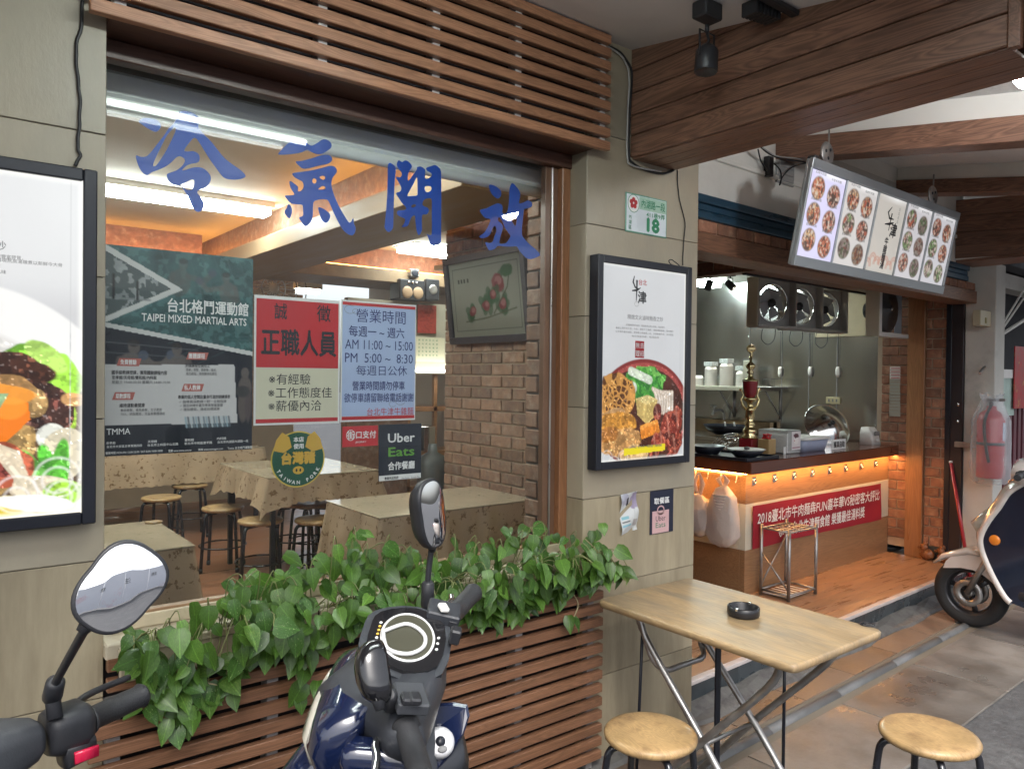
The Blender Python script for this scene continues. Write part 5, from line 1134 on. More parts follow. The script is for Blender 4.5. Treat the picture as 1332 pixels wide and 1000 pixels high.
t = lightbox('food_poster', 'lit beef stew poster in a black frame on the tiled pillar', x0, x1, z0, z1, cv, .34)
P = Print((x0+.026, YB+.011, z1-.026), (1, 0, 0), (0, 0, -1), (0, -1, 0), .0006); W_ = x1-x0-.052
P.t('精燉文火滷味麵香之妙', W_*.5, .205, .020, 'k', .0, W_*.42)
for k, s_ in enumerate(('主理嚴選新鮮食材，精燉高湯以慢火熬煮，每日現作', '嚴選上等牛肉牛筋，牛肚，搭配手工麵條，湯頭濃郁香醇，風味獨特', '以多種中藥材滷製，歷經數小時燉煮入味，肉質軟嫩不柴，滋味豐富', '每日限量供應，敬請品嚐')):
    P.t(s_, W_*.5, .238+.0145*k, .0085, 'k', 0, W_*(.46, .68, .68, .32)[k])
# brush logo
P.stroke([(.185, .040), (.178, .065), (.190, .085), (.215, .092)], [.004, .009, .008, .003], 'brush_mark'); P.stroke([(.172, .10), (.20, .096), (.222, .085)], [.005, .01, .003], 'brush_mark'); P.stroke([(.20, .055), (.20, .09), (.197, .14)], [.010, .008, .004], 'brush_mark')
P.t('津', .232, .123, .052, 'brush_mark', .03); P.t('台北', .235, .062, .024, 'r', .01); P.ring(.20, .152, .013, .010, .0015, '#k'); P.rect(.195, .30, .248, .368, '#r', .4)
for i in range(2):
    for j in range(2): P.t('無理去招'[i*2+j], .209+.026*i, .318+.033*j, .023, 'w', .01)
P.t('大份餐廳', W_*.52, (z1-z0)-.052-.055, .012, 'k', 0, .2)
INK['brush_mark'] = M_ink_black; P.done(t, INK)

xr = onY(126, 450, YB).x; z1 = onY(127, 222, YB).z; z0 = onY(125, 680.5, YB).z; x0 = xr-.62
A = (z1-z0-.056)/(.62-.056)
cv = Canvas(230, int(230*A), (.60, .60, .60), A); n, n2 = bowl_food(cv, 11); ux = lambda px: (onY(px, 500, YB+.012).x-x0-.028)/(.62-.056); uz = lambda py: (z1-.028-onY(60, py, YB+.012).z)/(.62-.056)
cv.a = cv.a*(.92+.12*cv.noise(2, 3, 2)[..., None])
Y, X = cv.Y, cv.X
cv.put(np.clip((Y-uz(370))/.12, 0, 1)*.5, (.42, .41, .42)); cv.ell(.55, uz(560), .62, uz(560)-uz(372), (.72, .71, .69), soft=.02); cv.ell(.5, uz(590), .52, uz(590)-uz(425), (.60, .58, .55), soft=.04)
def blob(px, py, rx, ry, c_, rot=0, wob=.6, hi=1.6, lo=.45, seed=1, th=.56):
    a, b = ux(px), uz(py); e = cv.eln(a, b, rx, ry, rot, wob=wob, seed=seed); cv.put(e, c_); cv.put(e*(n2 > th), [min(1, q*hi) for q in c_], .75); cv.put(e*(n < .42), [q*lo for q in c_], .75)
blob(20, 575, .34, .26, (.10, .05, .025), seed=2, wob=.4); blob(40, 600, .38, .20, (.11, .06, .03), seed=20, wob=.5)
blob(-30, 560, .2, .3, (.35, .22, .08), seed=29)
blob(45, 480, .12, .11, (.16, .40, .03), .5, .9, 1.9, .5, 3, .48); blob(68, 495, .10, .12, (.26, .52, .05), -.6, .9, 1.6, .6, 4, .5); blob(58, 462, .10, .05, (.38, .60, .12), .7, .7, 1.4, .7, 5); blob(83, 550, .05, .09, (.30, .48, .05), .2, .8, 1.7, .6, 6)
blob(20, 482, .14, .06, (.05, .018, .01), .1, .8, 6, .4, 7, .62); blob(55, 530, .13, .10, (.045, .02, .015), .4, .9, 7, .4, 8, .60); blob(78, 523, .05, .03, (.06, .02, .015), -.5, .8, 5, .4, 9, .6)
blob(28, 510, .10, .05, (.40, .22, .08), .5, .9, 1.7, .4, 10, .5); blob(42, 525, .05, .05, (.42, .26, .10), .2, 1, 1.6, .4, 12, .5)
cv.pol([(ux(-30), uz(505)), (ux(8), uz(500)), (ux(36), uz(520)), (ux(40), uz(545)), (ux(0), uz(580)), (ux(-30), uz(590))], (.70, .17, .012)); blob(5, 512, .12, .04, (.80, .30, .04), .1, .5, 1.3, .8, 13); cv.put(cv.eln(ux(14), uz(530), .06, .05, wob=.5), (.85, .34, .04), .4)
cv.pol([(ux(-8), uz(510)), (ux(11), uz(512)), (ux(0), uz(530)), (ux(-10), uz(530))], (.25, .38, .20))
blob(67, 568, .055, .06, (.70, .70, .62), .3, .5, 1.2, .8, 14); blob(88, 590, .09, .11, (.62, .55, .40), .2, .4, 1.25, .8, 15)
blob(66, 615, .03, .13, (.07, .32, .03), -.25, .5, 2.2, .5, 16); blob(78, 612, .035, .14, (.10, .40, .04), .1, .5, 2.0, .5, 17); blob(45, 610, .028, .10, (.12, .36, .06), -.5, .5, 1.9, .5, 18)
blob(3, 600, .10, .10, (.42, .10, .05), 0, .7, 1.6, .4, 19); blob(3, 598, .05, .06, (.10, .02, .015), 0, .7, 3, .4, 21)
for k in range(6): cv.line([(ux(-5+4*k), uz(580+5*k)), (ux(20+3*k), uz(590+8*k)), (ux(30-2*k), uz(635)), (ux(50+5*k), uz(650+2*k))], .02, (.60, .50, .36)); cv.line([(ux(-5+4*k), uz(580+5*k)), (ux(20+3*k), uz(590+8*k)), (ux(30-2*k), uz(635)), (ux(50+5*k), uz(650+2*k))], .008, (.78, .70, .55))
blob(60, 640, .12, .07, (.60, .52, .38), .2, .4, 1.3, .8, 22); blob(82, 642, .07, .05, (.25, .45, .04), 0, .6, 1.8, .5, 23); blob(8, 655, .07, .05, (.65, .50, .05), 0, .6, 1.4, .6, 24)
blob(45, 653, .15, .035, (.80, .79, .77), .15, .3, 1.1, .9, 25); blob(95, 520, .05, .03, (.55, .30, .12), .1, 1, 1.5, .5, 26)
for (px_, py_, r_) in ((22, 640, .075), (22, 645, .045), (75, 622, .085), (75, 625, .055), (82, 645, .06), (82, 648, .035)):
    d = np.hypot(cv.X-ux(px_), cv.Y-uz(py_)); cv.put(np.clip(1-abs(d-r_)/.009, 0, 1), (.85, .82, .80), .55)
cv.put(np.clip((Y-uz(662))/.02, 0, 1), (1, .85, .55), .8)
cv.put(((X > ux(90)) & (X < ux(91.5))).astype(float), (.45, .45, .45), .6)
fm = np.clip((cv.Y-uz(425))/.05, 0, 1)[..., None]*(cv.a.max(2) < .62)[..., None]; gr = (.72+.75*cv.noise(60, 44, 2)*cv.noise(18, 45, 3)*1.6)[..., None]; cv.a = cv.a*(1-fm)+cv.a*gr*fm; cv.a = np.where((fm > .5) & ((cv.noise(90, 46, 1) > .86)[..., None]), np.minimum(1, cv.a*2.2+.12), cv.a)
edge_glow(cv, .03, .8)
t = lightbox('food_poster', 'large lit noodle poster in a black frame at the left edge', x0, xr, z0, z1, cv, .46)
P = Print((x0+.026, YB+.011, z1-.026), (1, 0, 0), (0, 0, -1), (0, -1, 0), .0006)
def at(px, py): p = onY(px, py, YB+.01); return p.x-x0-.026, z1-.026-p.z
for s_, px, py, h, w in (('極品牛肉麵之妙', 8, 320, .022, .20), ('主理嚴選食材豐富膠質，', 30, 336, .0095, .0), ('每日清晨現熬高湯燉煮以新鮮今大骨', 81, 345, .0095, 0), ('慢火入味', 8, 354, .0095, 0)):
    u, v = at(px, py); P.t(s_, u, v, h, 'k', 0, al='r')
P.done(t, INK)

# ================================================================== menu lightbox (frame B)
use(FB)
yT, yBt = -.45, -.365
TLp, TRp, BLp, BRp = onY(1058, 208, yT), onY(1247, 277, yT), onY(1028, 345, yBt), onY(1222, 380, yBt)
xa = (TLp.x+BLp.x)/2; xb = (TRp.x+BRp.x)/2; zt = (TLp.z+TRp.z)/2; zb_ = (BLp.z+BRp.z)/2
mt_ = thing('menu_lightbox', 'long lit menu box of five food panels hung tilted from the arcade beams', 'menu lightbox', ((xa+xb)/2, (yT+yBt)/2, zb_))
DN = Vector((0, yBt-yT, zb_-zt)); Lh = DN.length; DN.normalize(); NR = Vector((0, -DN.z*-1, 0)); NR = Vector((1, 0, 0)).cross(DN); 
if NR.y > 0: NR = -NR
Mm = Matrix(((1, 0, NR.x, xa), (0, DN.y, NR.y, yT), (0, DN.z, NR.z, zt), (0, 0, 0, 1)))   # local: x along, y down, z outward
Wm = xb-xa
def mbx(a, b, c, d, e, f, bb=.002): return MB().box(a, b, c, d, e, f, bb, Mm)
M_silver = mat('painted_aluminium', (.42, .45, .47), .4, metal=.6, var=.06)
part(mbx(0, Wm, 0, Lh, -.024, -.008, .004), 'case', M_silver, mt_)
part(mbx(-.002, Wm+.012, -.004, .036, -.006, .012), 'frame_bar', M_silver, mt_); part(mbx(-.004, Wm+.012, Lh-.042, Lh+.004, -.006, .012), 'frame_bar', M_silver, mt_)
part(mbx(-.002, .010, .0365, Lh-.0425, -.006, .010), 'frame_bar', M_silver, mt_); part(mbx(Wm-.006, Wm+.010, .0365, Lh-.0425, -.006, .010), 'frame_bar', M_silver, mt_)
pw_ = (Wm-.008)/5; ph = Lh-.08
mpr = vcol('menu_print', .30, .35, dim=.8)
frnd = random.Random(5)
for k in range(5):
    A = ph/(pw_-.014); tint = [(.62, .60, .80), (.62, .60, .58), (.56, .53, .48), (.64, .62, .64), (.64, .63, .66)][k]
    cv = Canvas(64, int(64*A), tint, A)
    if k != 2:
        for i in range(3):
            for j in range(2):
                cx, cy = .27+.46*j, A*(.19+.30*i)+.05*j
                n = cv.noise(9, 31*k+7*i+j, 3); n2 = cv.noise(26, 17*k+5*i+j, 2)
                e = cv.eln(cx, cy, .185, .165, 0); pal = [((.14, .22, .09), (.42, .30, .26), (.10, .07, .06)), ((.34, .13, .09), (.45, .34, .27), (.09, .06, .05)), ((.36, .12, .07), (.48, .30, .15), (.10, .06, .05))][frnd.randrange(3)]
                dark = .5 if (k == 1 and i == 2) or (k == 3 and j == 1) else 1.0
                cv.put(e, (.20, .16, .14)); e2 = cv.eln(cx, cy, .168, .150)
                cv.put(e2*(n > .50), [q*dark*1.15 for q in pal[0]]); cv.put(e2*(n2 > .52)*(n < .55), [q*dark for q in pal[1]]); cv.put(e2*(n2 < .40), pal[2]); cv.put(e2*(n2 > .66), (.52*dark, .46*dark, .40*dark)); cv.put(e2*(n < .3), (.35*dark, .10*dark, .06*dark))
    else:
        for q in range(7):
            for r_ in (.11, .07): 
                cx, cy = .06+.15*q, A*.93-.10*abs(math.sin(q*1.3)); d = np.hypot(cv.X-cx, cv.Y-cy); cv.put(np.clip(1-abs(d-r_)/.022, 0, 1)*(cv.Y < cy+.02), (.55, .25, .17), .8)
    cv.put(np.clip(1-cv.Y/.10, 0, 1)*np.clip(1-abs(cv.X-.65)*1.6, 0, 1), (1, 1, 1), .9)
    xo = .004+pw_*k+.007
    o = Mm @ Vector((xo, .040, .002)); sheet(cv, 'panel_print', mt_, o, (pw_-.014, 0, 0), tuple(DN*ph), mpr)
    part(mbx(xo-.011, xo-.003, .037, Lh-.043, -.004, .010), 'divider', M_silver if k else M_silver, mt_)
    P = Print(o, (1, 0, 0), DN, NR, .0008)
    if k != 2:
        for i in range(3):
            for j in range(2): P.t(['紅燒牛肉麵', '半筋半肉麵', '清燉牛肉麵', '牛雜湯麵', '乾拌牛肉麵', '番茄牛肉麵'][(i*2+j+k) % 6], (pw_-.014)*(.27+.46*j), ph*(.20+.30*i)-.068+.05*(pw_)*j*.6, .012, 'k', 0, pw_*.28)
    else:
        w2 = pw_-.014
        P.stroke([(w2*.52, ph*.12), (w2*.42, ph*.2), (w2*.50, ph*.27), (w2*.66, ph*.27)], [.004, .014, .012, .004], 'brush_mark'); P.stroke([(w2*.38, ph*.36), (w2*.55, ph*.34), (w2*.68, ph*.31)], [.005, .014, .004], 'brush_mark'); P.stroke([(w2*.56, ph*.2), (w2*.55, ph*.43)], [.012, .006], 'brush_mark')
        P.t('津', w2*.72, ph*.41, .075, 'brush_mark', .03); 
        for q, ch in enumerate('牛雜麵湯'): P.t(ch, w2*.56, ph*(.57+.105*q), .042, 'brush_mark', .03)
        for q, ch in enumerate('台北名店'): P.t(ch, w2*.80, ph*(.12+.055*q), .017, 'k')
    P.done(mt_, INK)
for px in (1085, 1192):
    tpz = onY(px, 200, -.42); 
pl = []
for (x, lb) in ((xa+.17, 'left'), (xb-.30, 'right')):
    hx = thing('pulley', 'round grey steel pulley plate holding up the %s end of the menu lightbox' % lb, 'pulley', (x, -.40, zt+.03), 'pulleys carrying the menu lightbox')
    part(MB().lathe([(0, -.006), (.050, -.006), (.055, 0), (.050, .006), (0, .006)], 24, Matrix.Translation((x, -.43, zt+.055)) @ Matrix.Rotation(R(90), 4, 'X')), 'plate', M_steel_dull, hx)
    for q in ((-.02, .01), (.018, .02), (0, -.02)): part(MB().ell((x+q[0], -.437, zt+.055+q[1]), (.008, .003, .008)), 'hole', M_black, hx)
    part(MB().tube([(x+.03, -.42, zt+.0), (x+.035, -.42, zt+.18)], .004, 6), 'hanger', M_steel_dull, hx)
cb = thing('cable_bundle', 'black cables and terminal strip beside the vent on the white fascia', 'cables', (.6, -.02, 2.6))
def fpl(pts, y): return [onY(px, py, y) for px, py in pts]
part(MB().tube(catmull(fpl([(988, 190), (1000, 200), (1015, 206), (1040, 210), (1056, 213)], -.10)), .004, 6), 'cable', M_cable, cb)
part(MB().tube(catmull(fpl([(992, 192), (1010, 203), (1035, 206), (1056, 210)], -.12)), .003, 6), 'cable', M_cable_w, cb)
part(MB().tube(catmull(fpl([(986, 194), (990, 210), (998, 222)], -.03)), .0035, 6), 'cable', M_cable, cb)
part(MB().tube(catmull(fpl([(1007, 213), (1015, 222), (1016, 235), (1014, 241), (1018, 230), (1030, 218), (1045, 213), (1056, 212)], -.05)), .0035, 6), 'cable', M_cable, cb)
p = onY(1000, 217, -.02); part(MB().box(p.x-.022, p.x+.022, -.035, -.003, p.z-.05, p.z+.05, .003), 'terminal_strip', M_blackplastic, cb)
p = onY(1058, 212, -.42); part(MB().box(p.x-.02, p.x+.02, -.44, -.40, p.z-.03, p.z+.03, .004), 'plug', M_blackplastic, cb)
vt = thing('vent_cover', 'grey ribbed vent cover on the white fascia beside the cables', 'vent', (.8, -.01, 2.6)); p = onY(1022, 219, -.01)
part(MB().box(p.x-.085, p.x+.085, -.012, -.001, p.z-.085, p.z+.075, .003), 'cover', mat('vent_grey', (.38, .38, .37), .6), vt)
for q in range(4): part(MB().box(p.x-.07, p.x+.07, -.018, -.0125, p.z-.072+q*.036, p.z-.048+q*.036, .002), 'louvre', bpy.data.materials['vent_grey'], vt)

# ================================================================== cables and lamp on the facade
use(FA)
def wall_cable(name, label, pts, y, r_, m, w=0):
    q = catmull([onY(a, b, y) for a, b in pts], 6); q = [v+Vector((.0009*math.sin(i*1.1), 0, .0)) for i, v in enumerate(q)]
    return single(MB().tube(q, r_, 7), name, m, label, 'cable', q[0])
wall_cable('cable', 'thick black cable running down the tiled wall to the large lit poster', [(108, -30), (106, 30), (99, 62), (101, 100), (104, 130), (103, 165), (101, 190), (104, 203), (97, 216)], D-.006, .0042, M_cable)
wall_cable('cable', 'black cable curling around the left side of the deep beam on the pillar', [(770, 52), (790, 60), (806, 68), (818, 84), (822, 100), (819, 150), (818, 200), (824, 213), (842, 222), (862, 226), (876, 222)], D-.007, .005, M_cable)
wall_cable('cable', 'grey cable clipped beside the black one along the deep beam', [(783, 57), (806, 71), (816, 88), (818.5, 110), (816, 160), (816, 206), (822, 215), (840, 220), (860, 223)], D-.014, .0035, M_cable_w)
wall_cable('cable', 'thin black wire dropping from the beam to the lit stew poster', [(881, 221), (882, 245), (885, 265), (891, 290), (889, 320), (888, 345)], D-.004, .0022, M_cable)
wall_cable('cable', 'short black wire loop on top of the lit stew poster', [(887, 352), (884, 346), (874, 338), (870, 340), (875, 345), (889, 347)], D-.03, .0022, M_cable)
sp_ = thing('spotlight', 'unlit black spotlight hanging from the arcade ceiling in front of the deep beam', 'spotlight', (2.05, 1.58, 2.62))
ax_ = Vector((2.055, 1.60, 0)); zc_ = cz(1.60)
part(MB().box(2.01, 2.10, 1.57, 1.63, zc_-.06, zc_-.004, .005), 'driver_box', M_blackplastic, sp_)
part(MB().box(1.90, 2.35, 1.40, 1.43, zc_-.05, zc_-.032, .003), 'track', M_blackplastic, sp_)
for q in range(7): part(MB().box(2.10+.02*q, 2.113+.02*q, 1.44, 1.50, zc_-.075+.002*q, zc_-.03, .002), 'cooling_fin', M_blackplastic, sp_)
Lc = Vector((2.055, 1.60, zc_-.185))
part(MB().tube([Lc+Vector((-.036, 0, .0)), Lc+Vector((-.038, 0, .085)), Lc+Vector((.038, 0, .085)), Lc+Vector((.036, 0, .0))], .004, 6).tube([Lc+Vector((0, 0, .085)), Lc+Vector((0, 0, .11))], .007, 8).tube([Lc+Vector((0, 0, .085)), Lc+Vector((.01, .0, .06)), Lc+Vector((0, 0, .045))], .005, 6), 'yoke', M_blackplastic, sp_)
part(MB().lathe([(0, .045), (.018, .043), (.034, .028), (.037, .022), (.038, -.045), (.036, -.048), (.032, -.045), (.0, -.035)], 28, Matrix.Translation(Lc) @ Matrix.Rotation(R(4), 4, 'Y')), 'head', M_blackplastic, sp_)
tl = thing('tube_lamp', 'fluorescent tube lamp on the arcade ceiling in front of the shop window', 'tube lamp', (.9, 1.05, 2.66))
part(MB().box(.30, 1.48, 1.02, 1.08, 2.672, 2.705, .003), 'batten', M_white, tl); part(MB().tube([(.32, 1.05, 2.655), (1.46, 1.05, 2.655)], .014, 12), 'tube', emit('arcade_tube', (.9, 1, .98), 26), tl)
part(MB().tube([(.32, .90, 2.655), (1.40, .90, 2.655)], .012, 12), 'tube', emit('arcade_tube_dim', (.9, 1, .98), 10), tl); part(MB().box(.30, 1.42, .875, .925, 2.670, 2.68, .003), 'batten', M_white, tl)
# far right lamp; hanging globe form made up to light more of the ceiling
r_ = _ray(1343, 95); t_ = (2.876-.15-CS*D-EYE)/(r_.z-CS*r_.y); q = Vector((0, 0, EYE))+r_*t_
dlm = thing('downlight', 'glaring white globe lamp under the stippled arcade ceiling at the right edge', 'ceiling lamp', q)
part(MB().ell(tuple(q), (.055, .055, .05), 24, 14), 'diffuser', emit('disc_glow', (.92, .97, 1), 70), dlm); part(MB().tube([q+Vector((0, 0, .055)), q+Vector((0, 0, .16))], .012, 10), 'stem', M_plastic_w, dlm)
dl2 = onZ(1254, 187, 2.74); p2 = thing('disc_lamp', 'small unlit white disc lamp on the stippled ceiling beneath the shallow beam', 'ceiling lamp', dl2); part(MB().lathe([(0, 0), (.05, 0), (.055, .006), (.055, .02)], 24, Matrix.Translation(dl2)), 'disc', M_plastic_w, p2)
# ================================================================== dining room behind the window
use(FA)
IZ = .14; CZ = 2.79
M_inwall = mat('dining_wall', (.40, .34, .26), .8, var=.08)
M_inceil = mat('dining_ceiling', (.52, .50, .44), .8, var=.05)
g = MB(); g.box(-3, 2.80, D+.31, 4.33, IZ-.08, IZ); g.box(-3, 4.9, 4.33, 9.2, IZ-.08, IZ-.001); structure(g, 'dining_floor', M_floor_in)
g = MB(); g.box(-3, 4.9, D+.31, 9.2, CZ, CZ+.05); structure(g, 'dining_ceiling', M_inceil)
iw = thing('dining_room_walls', 'plain inner walls of the dining room seen through the shop window', 'wall', (0, 5, IZ))
part(MB().box(-3.1, -3.0, D+.3, 9.2, 0, 2.85), 'wall_panel', M_inwall, iw); part(MB().box(-3, .37, D+.3, D+.36, 0, 2.85), 'wall_panel', M_inwall, iw); part(MB().box(2.062, 2.811, D+.172, D+.37, 0, 2.85), 'wall_panel', M_mortar, iw)
part(MB().box(3.80, 3.9, 4.33, 5.75, 0, 2.85), 'wall_panel', M_inwall, iw); part(MB().box(4.75, 4.9, 5.75, 9.2, 0, 2.85), 'wall_panel', M_inwall, iw)
part(MB().box(.372, 2.04, D+.30, D+.45, 2.40, 2.85), 'wall_panel', M_inwall, iw)
bk = thing('brick_wall', 'brown brick wall along the right side of the dining room, a framed picture hanging on it', 'brick wall', (2.85, 3.8, IZ))
part(MB().box(2.812, 2.95, D+.38, 4.32, 0, 2.79), 'mortar_bed', M_mortar, bk)
brick_face(bk, 0, 2.812, 3.26, 4.32, .60, 2.75, .215, .0735, M_brick, proud=.008)
jb = thing('brick_jamb', 'brick-clad inner jamb just inside the right edge of the shop window', 'brick wall', (2.06, D+.27, IZ))
brick_face(jb, 0, 2.042, D+.152, D+.358, .60, 2.40, .19, .0735, M_brick, proud=.006, off=.06)
part(MB().box(2.785, 2.818, 3.0, 4.33, 2.755, 2.789, .003), 'cornice', M_inceil, bk)
fb_ = thing('brick_wall', 'dim brick wall at the far end of the dining room', 'brick wall', (1.5, 8.6, IZ))
part(MB().box(-3, 3.5, 8.66, 8.8, 0, 2.79), 'mortar_bed', M_mortar, fb_)
mbk = MB(); rr_ = random.Random(3)
for r_ in range(24):
    x = .6-.11*(r_ % 2)
    while x < 3.5: mbk.box(x, x+.205, 8.65, 8.665, .95+r_*.0735, .95+r_*.0735+.064, .004); x += .215
part(mbk, 'bricks', M_brick, fb_, kind='stuff')
# ceiling coffers: boxed beams with warm strips on top
M_cove = emit('cove_strip', (1, .42, .08), 9)
bb = thing('coffer_beam', 'boxed ceiling beam with an orange strip light running away into the dining room', 'beam', (2.2, 5, 2.45))
part(MB().box(2.03, 2.60, 3.0, 8.6, 2.45, 2.57, .004), 'box', mat('coffer_wood', (.27, .19, .115), .5, var=.12, st=(3, .4, 3)), bb)
part(MB().box(2.14, 2.5, 3.0, 8.6, 2.571, 2.789), 'core', M_brick, bb)
part(MB().box(2.06, 2.08, 3.0, 8.5, 2.572, 2.582), 'strip_light', M_cove, bb); part(MB().box(2.55, 2.57, 3.0, 8.5, 2.572, 2.582), 'strip_light', M_cove, bb)
b2_ = thing('coffer_beam', 'boxed ceiling beam with an orange strip light crossing the back of the dining room', 'beam', (3, 6.5, 2.45))
part(MB().box(2.601, 4.7, 6.55, 7.2, 2.45, 2.57, .004), 'box', bpy.data.materials['coffer_wood'], b2_); part(MB().box(2.61, 4.7, 6.75, 7.0, 2.571, 2.789), 'core', M_brick_warm, b2_)
part(MB().box(2.62, 4.7, 6.60, 6.62, 2.572, 2.582), 'strip_light', M_cove, b2_)
b3_ = thing('coffer_beam', 'boxed ceiling beam with a warm strip light above the gym poster', 'beam', (1, 7.2, 2.45))
part(MB().box(-2.9, 2.02, 7.0, 7.6, 2.45, 2.57, .004), 'box', bpy.data.materials['coffer_wood'], b3_); part(MB().box(-2.9, 2.02, 7.15, 7.45, 2.571, 2.789), 'core', M_brick_warm, b3_); part(MB().box(-2.9, 2.02, 7.05, 7.07, 2.572, 2.582), 'strip_light', M_cove, b3_)
def fluo(label, x0, x1, y0, y1, z, h=.05, s=16, frame=True):
    t = thing('tube_lamp', label, 'tube lamp', ((x0+x1)/2, (y0+y1)/2, z)); part(MB().box(x0, x1, y0, y1, z, z+h, .004), 'diffuser', emit('dining_tube%d' % random.randrange(999), (.93, 1.0, .94), s), t)
    part(MB().box(x0-.02, x1+.02, y0-.02, y1+.02, z+h+.001, CZ-.001), 'fitting', M_white, t); return t
fluo('long bright tube lamp on the dining room ceiling behind the first blue character', -.6, 2.02, 5.45, 5.60, 2.70, s=20)
fluo('square bright lamp panel on the dining room ceiling below the third blue character', 3.65, 4.25, 6.15, 6.50, 2.73, s=10)
p = onY(398, 379, 8.0); fluo('small tube lamp far back in the dining room above the hiring notice', p.x-.12, p.x+.12, 7.9, 8.0, p.z-.03, s=10)
fluo('tube lamp on the dining room ceiling just inside the window, above the roller blind', .5, 1.9, 3.25, 3.37, 2.70, s=16)  # added lamp, out of view, brightens the room; table glare suggests more tubes
# rolled blind
bl_ = thing('roller_blind', 'white roller blind rolled up behind the top of the shop window', 'blind', (1.2, 2.42, 2.3))
part(MB().box(.375, 2.03, 2.385, 2.45, 2.320, 2.40, .012), 'cassette', mat('blind_cloth', (.80, .82, .78), .6, var=.04), bl_)
part(MB().tube([(.375, 2.405, 2.305), (2.03, 2.405, 2.305)], .022, 12), 'roll', bpy.data.materials['blind_cloth'], bl_)
# picture
pc = thing('framed_picture', 'framed painting of red peonies hanging tilted on the dining room brick wall', 'picture', (2.78, 3.75, 1.76))
Mp = Matrix.Translation((2.795, 3.78, 1.755)) @ Matrix.Rotation(R(-7), 4, 'Y')
W2, H2 = .42, .56
for a in ((-W2, W2, 0, .045), (-W2, W2, H2-.045, H2), (-W2, -W2+.045, .0455, H2-.0455), (W2-.045, W2, .0455, H2-.0455)): part(MB().box(-.035, 0, a[0], a[1], a[2], a[3], .004, Mp), 'frame_bar', mat('dark_frame', (.035, .03, .035), .35) if a[2] == 0 and a[3] < .1 else bpy.data.materials['dark_frame'], pc)
A = (H2-.09)/(2*W2-.09); cv = Canvas(120, int(120*A), (.52, .52, .44), A); n = cv.noise(30, 6, 2)
cv.line([(.05, .05), (.95, .05), (.95, A-.05), (.05, A-.05), (.05, .05)], .002, (.1, .12, .1))
for (a, b, r_) in ((.30, .42, .07), (.50, .38, .07), (.68, .20, .11), (.72, .38, .06), (.60, .30, .06)):
    for q in range(8): cv.ell(a+random.uniform(-.06, .06), b+random.uniform(-.05, .05), .035, .05, (.05, .16, .06), rot=random.uniform(-1, 1), al=.7)
    cv.ell(a, b, r_*.62, r_*.55, (.42, .06, .08), wob=1.6, al=.85); cv.ell(a+.01, b-.01, r_*.35, r_*.3, (.66, .28, .28), wob=1.8, al=.8); cv.ell(a-.02, b+.02, r_*.2, r_*.2, (.30, .03, .05), wob=1.5, al=.7)
cv.line([(.6, .45), (.8, .25), (.85, .1)], .006, (.10, .12, .06)); cv.line([(.2, .5), (.5, .48), (.9, .42)], .005, (.12, .14, .07)); cv.ell(.8, .12, .07, .05, (.08, .2, .08), wob=1)
for q in range(4): cv.pol([(.12+.045*q, .14), (.145+.045*q, .14), (.145+.045*q, .175), (.12+.045*q, .175)], (.04, .05, .04), .8)
sheet(cv, 'painting', pc, tuple(Mp @ Vector((-.018, W2-.045, H2-.045))), tuple(Mp.to_3x3() @ Vector((0, -(2*W2-.09), 0))), tuple(Mp.to_3x3() @ Vector((0, 0, -(H2-.09)))), M_print)
part(MB().quad(*[Mp @ Vector((-.024, a, b)) for a, b in ((W2-.04, .04), (-W2+.04, .04), (-W2+.04, H2-.04), (W2-.04, H2-.04))]), 'glass', glassy('picture_glass', (.97, .98, .97), 1.0), pc, fixn=False)

# dining tables, cloths and stools
M_cloth = mat('patterned_cloth', (.38, .275, .175), .75, var=.12, vs=5, col2=(.17, .10, .045), c2s=26, c2t=(.57, .60), bump=.3, bs=120)
M_tabglass = mat('glass_table_top', (.46, .39, .28), .06, var=.08, vs=6, spec=.8, rvar=.02, col2=(.30, .27, .14), c2s=26, c2t=(.6, .66))
M_stoolwood = grain(mat('worn_seat', (.40, .26, .12), .4, var=.2, vs=7, col2=(.22, .13, .06), c2s=11, c2t=(.50, .70), rnd=.08, coat=.2, bump=.2, bs=60), (9, 2, 2), 3, .82)
M_stoolleg = mat('black_enamel_leg', (.012, .013, .018), .25, coat=.4, var=.1)
def cloth(label, x0, x1, y0, y1, z, hem):
    n = 120; pts = []; W_, H_ = x1-x0, y1-y0; Pm = 2*(W_+H_)
    for i in range(n):
        s = Pm*i/n
        if s < W_: q = (x0+s, y0, 0, -1)
        elif s < W_+H_: q = (x1, y0+s-W_, 1, 0)
        elif s < 2*W_+H_: q = (x1-(s-W_-H_), y1, 0, 1)
        else: q = (x0, y1-(s-2*W_-H_), -1, 0)
        cd = min(math.hypot(q[0]-a, q[1]-b) for a in (x0, x1) for b in (y0, y1)); pts.append((*q, math.exp(-cd/.06), i))
    mb = MB(); rows = []
    for k in range(7):
        f = k/6; row = []
        for (x, y, nx, ny, c, i) in pts:
            fold = .022*f*math.sin(i*.55)+.012*f*math.sin(i*1.3+2); out = .004+.03*f+fold+.05*c*f
            if c > .3: dx, dy = (1 if x > (x0+x1)/2 else -1), (1 if y > (y0+y1)/2 else -1); ox, oy = dx*out*.8, dy*out*.8
            else: ox, oy = nx*out, ny*out
            hz = hem*(1+.45*c)-(.012*(i % 2) if k == 6 else 0); row.append((x+ox, y+oy, z-hz*f))
        rows.append(row)
    mb.add([p for r_ in rows for p in r_], [(a*n+i, a*n+(i+1) % n, (a+1)*n+(i+1) % n, (a+1)*n+i) for a in range(6) for i in range(n)], True)
    mb.add(rows[0], [tuple(range(n))]); 
    return single(mb, 'tablecloth', M_cloth, label, 'tablecloth', (x0, y0, z), 'patterned tablecloths in the dining room', fixn=False)
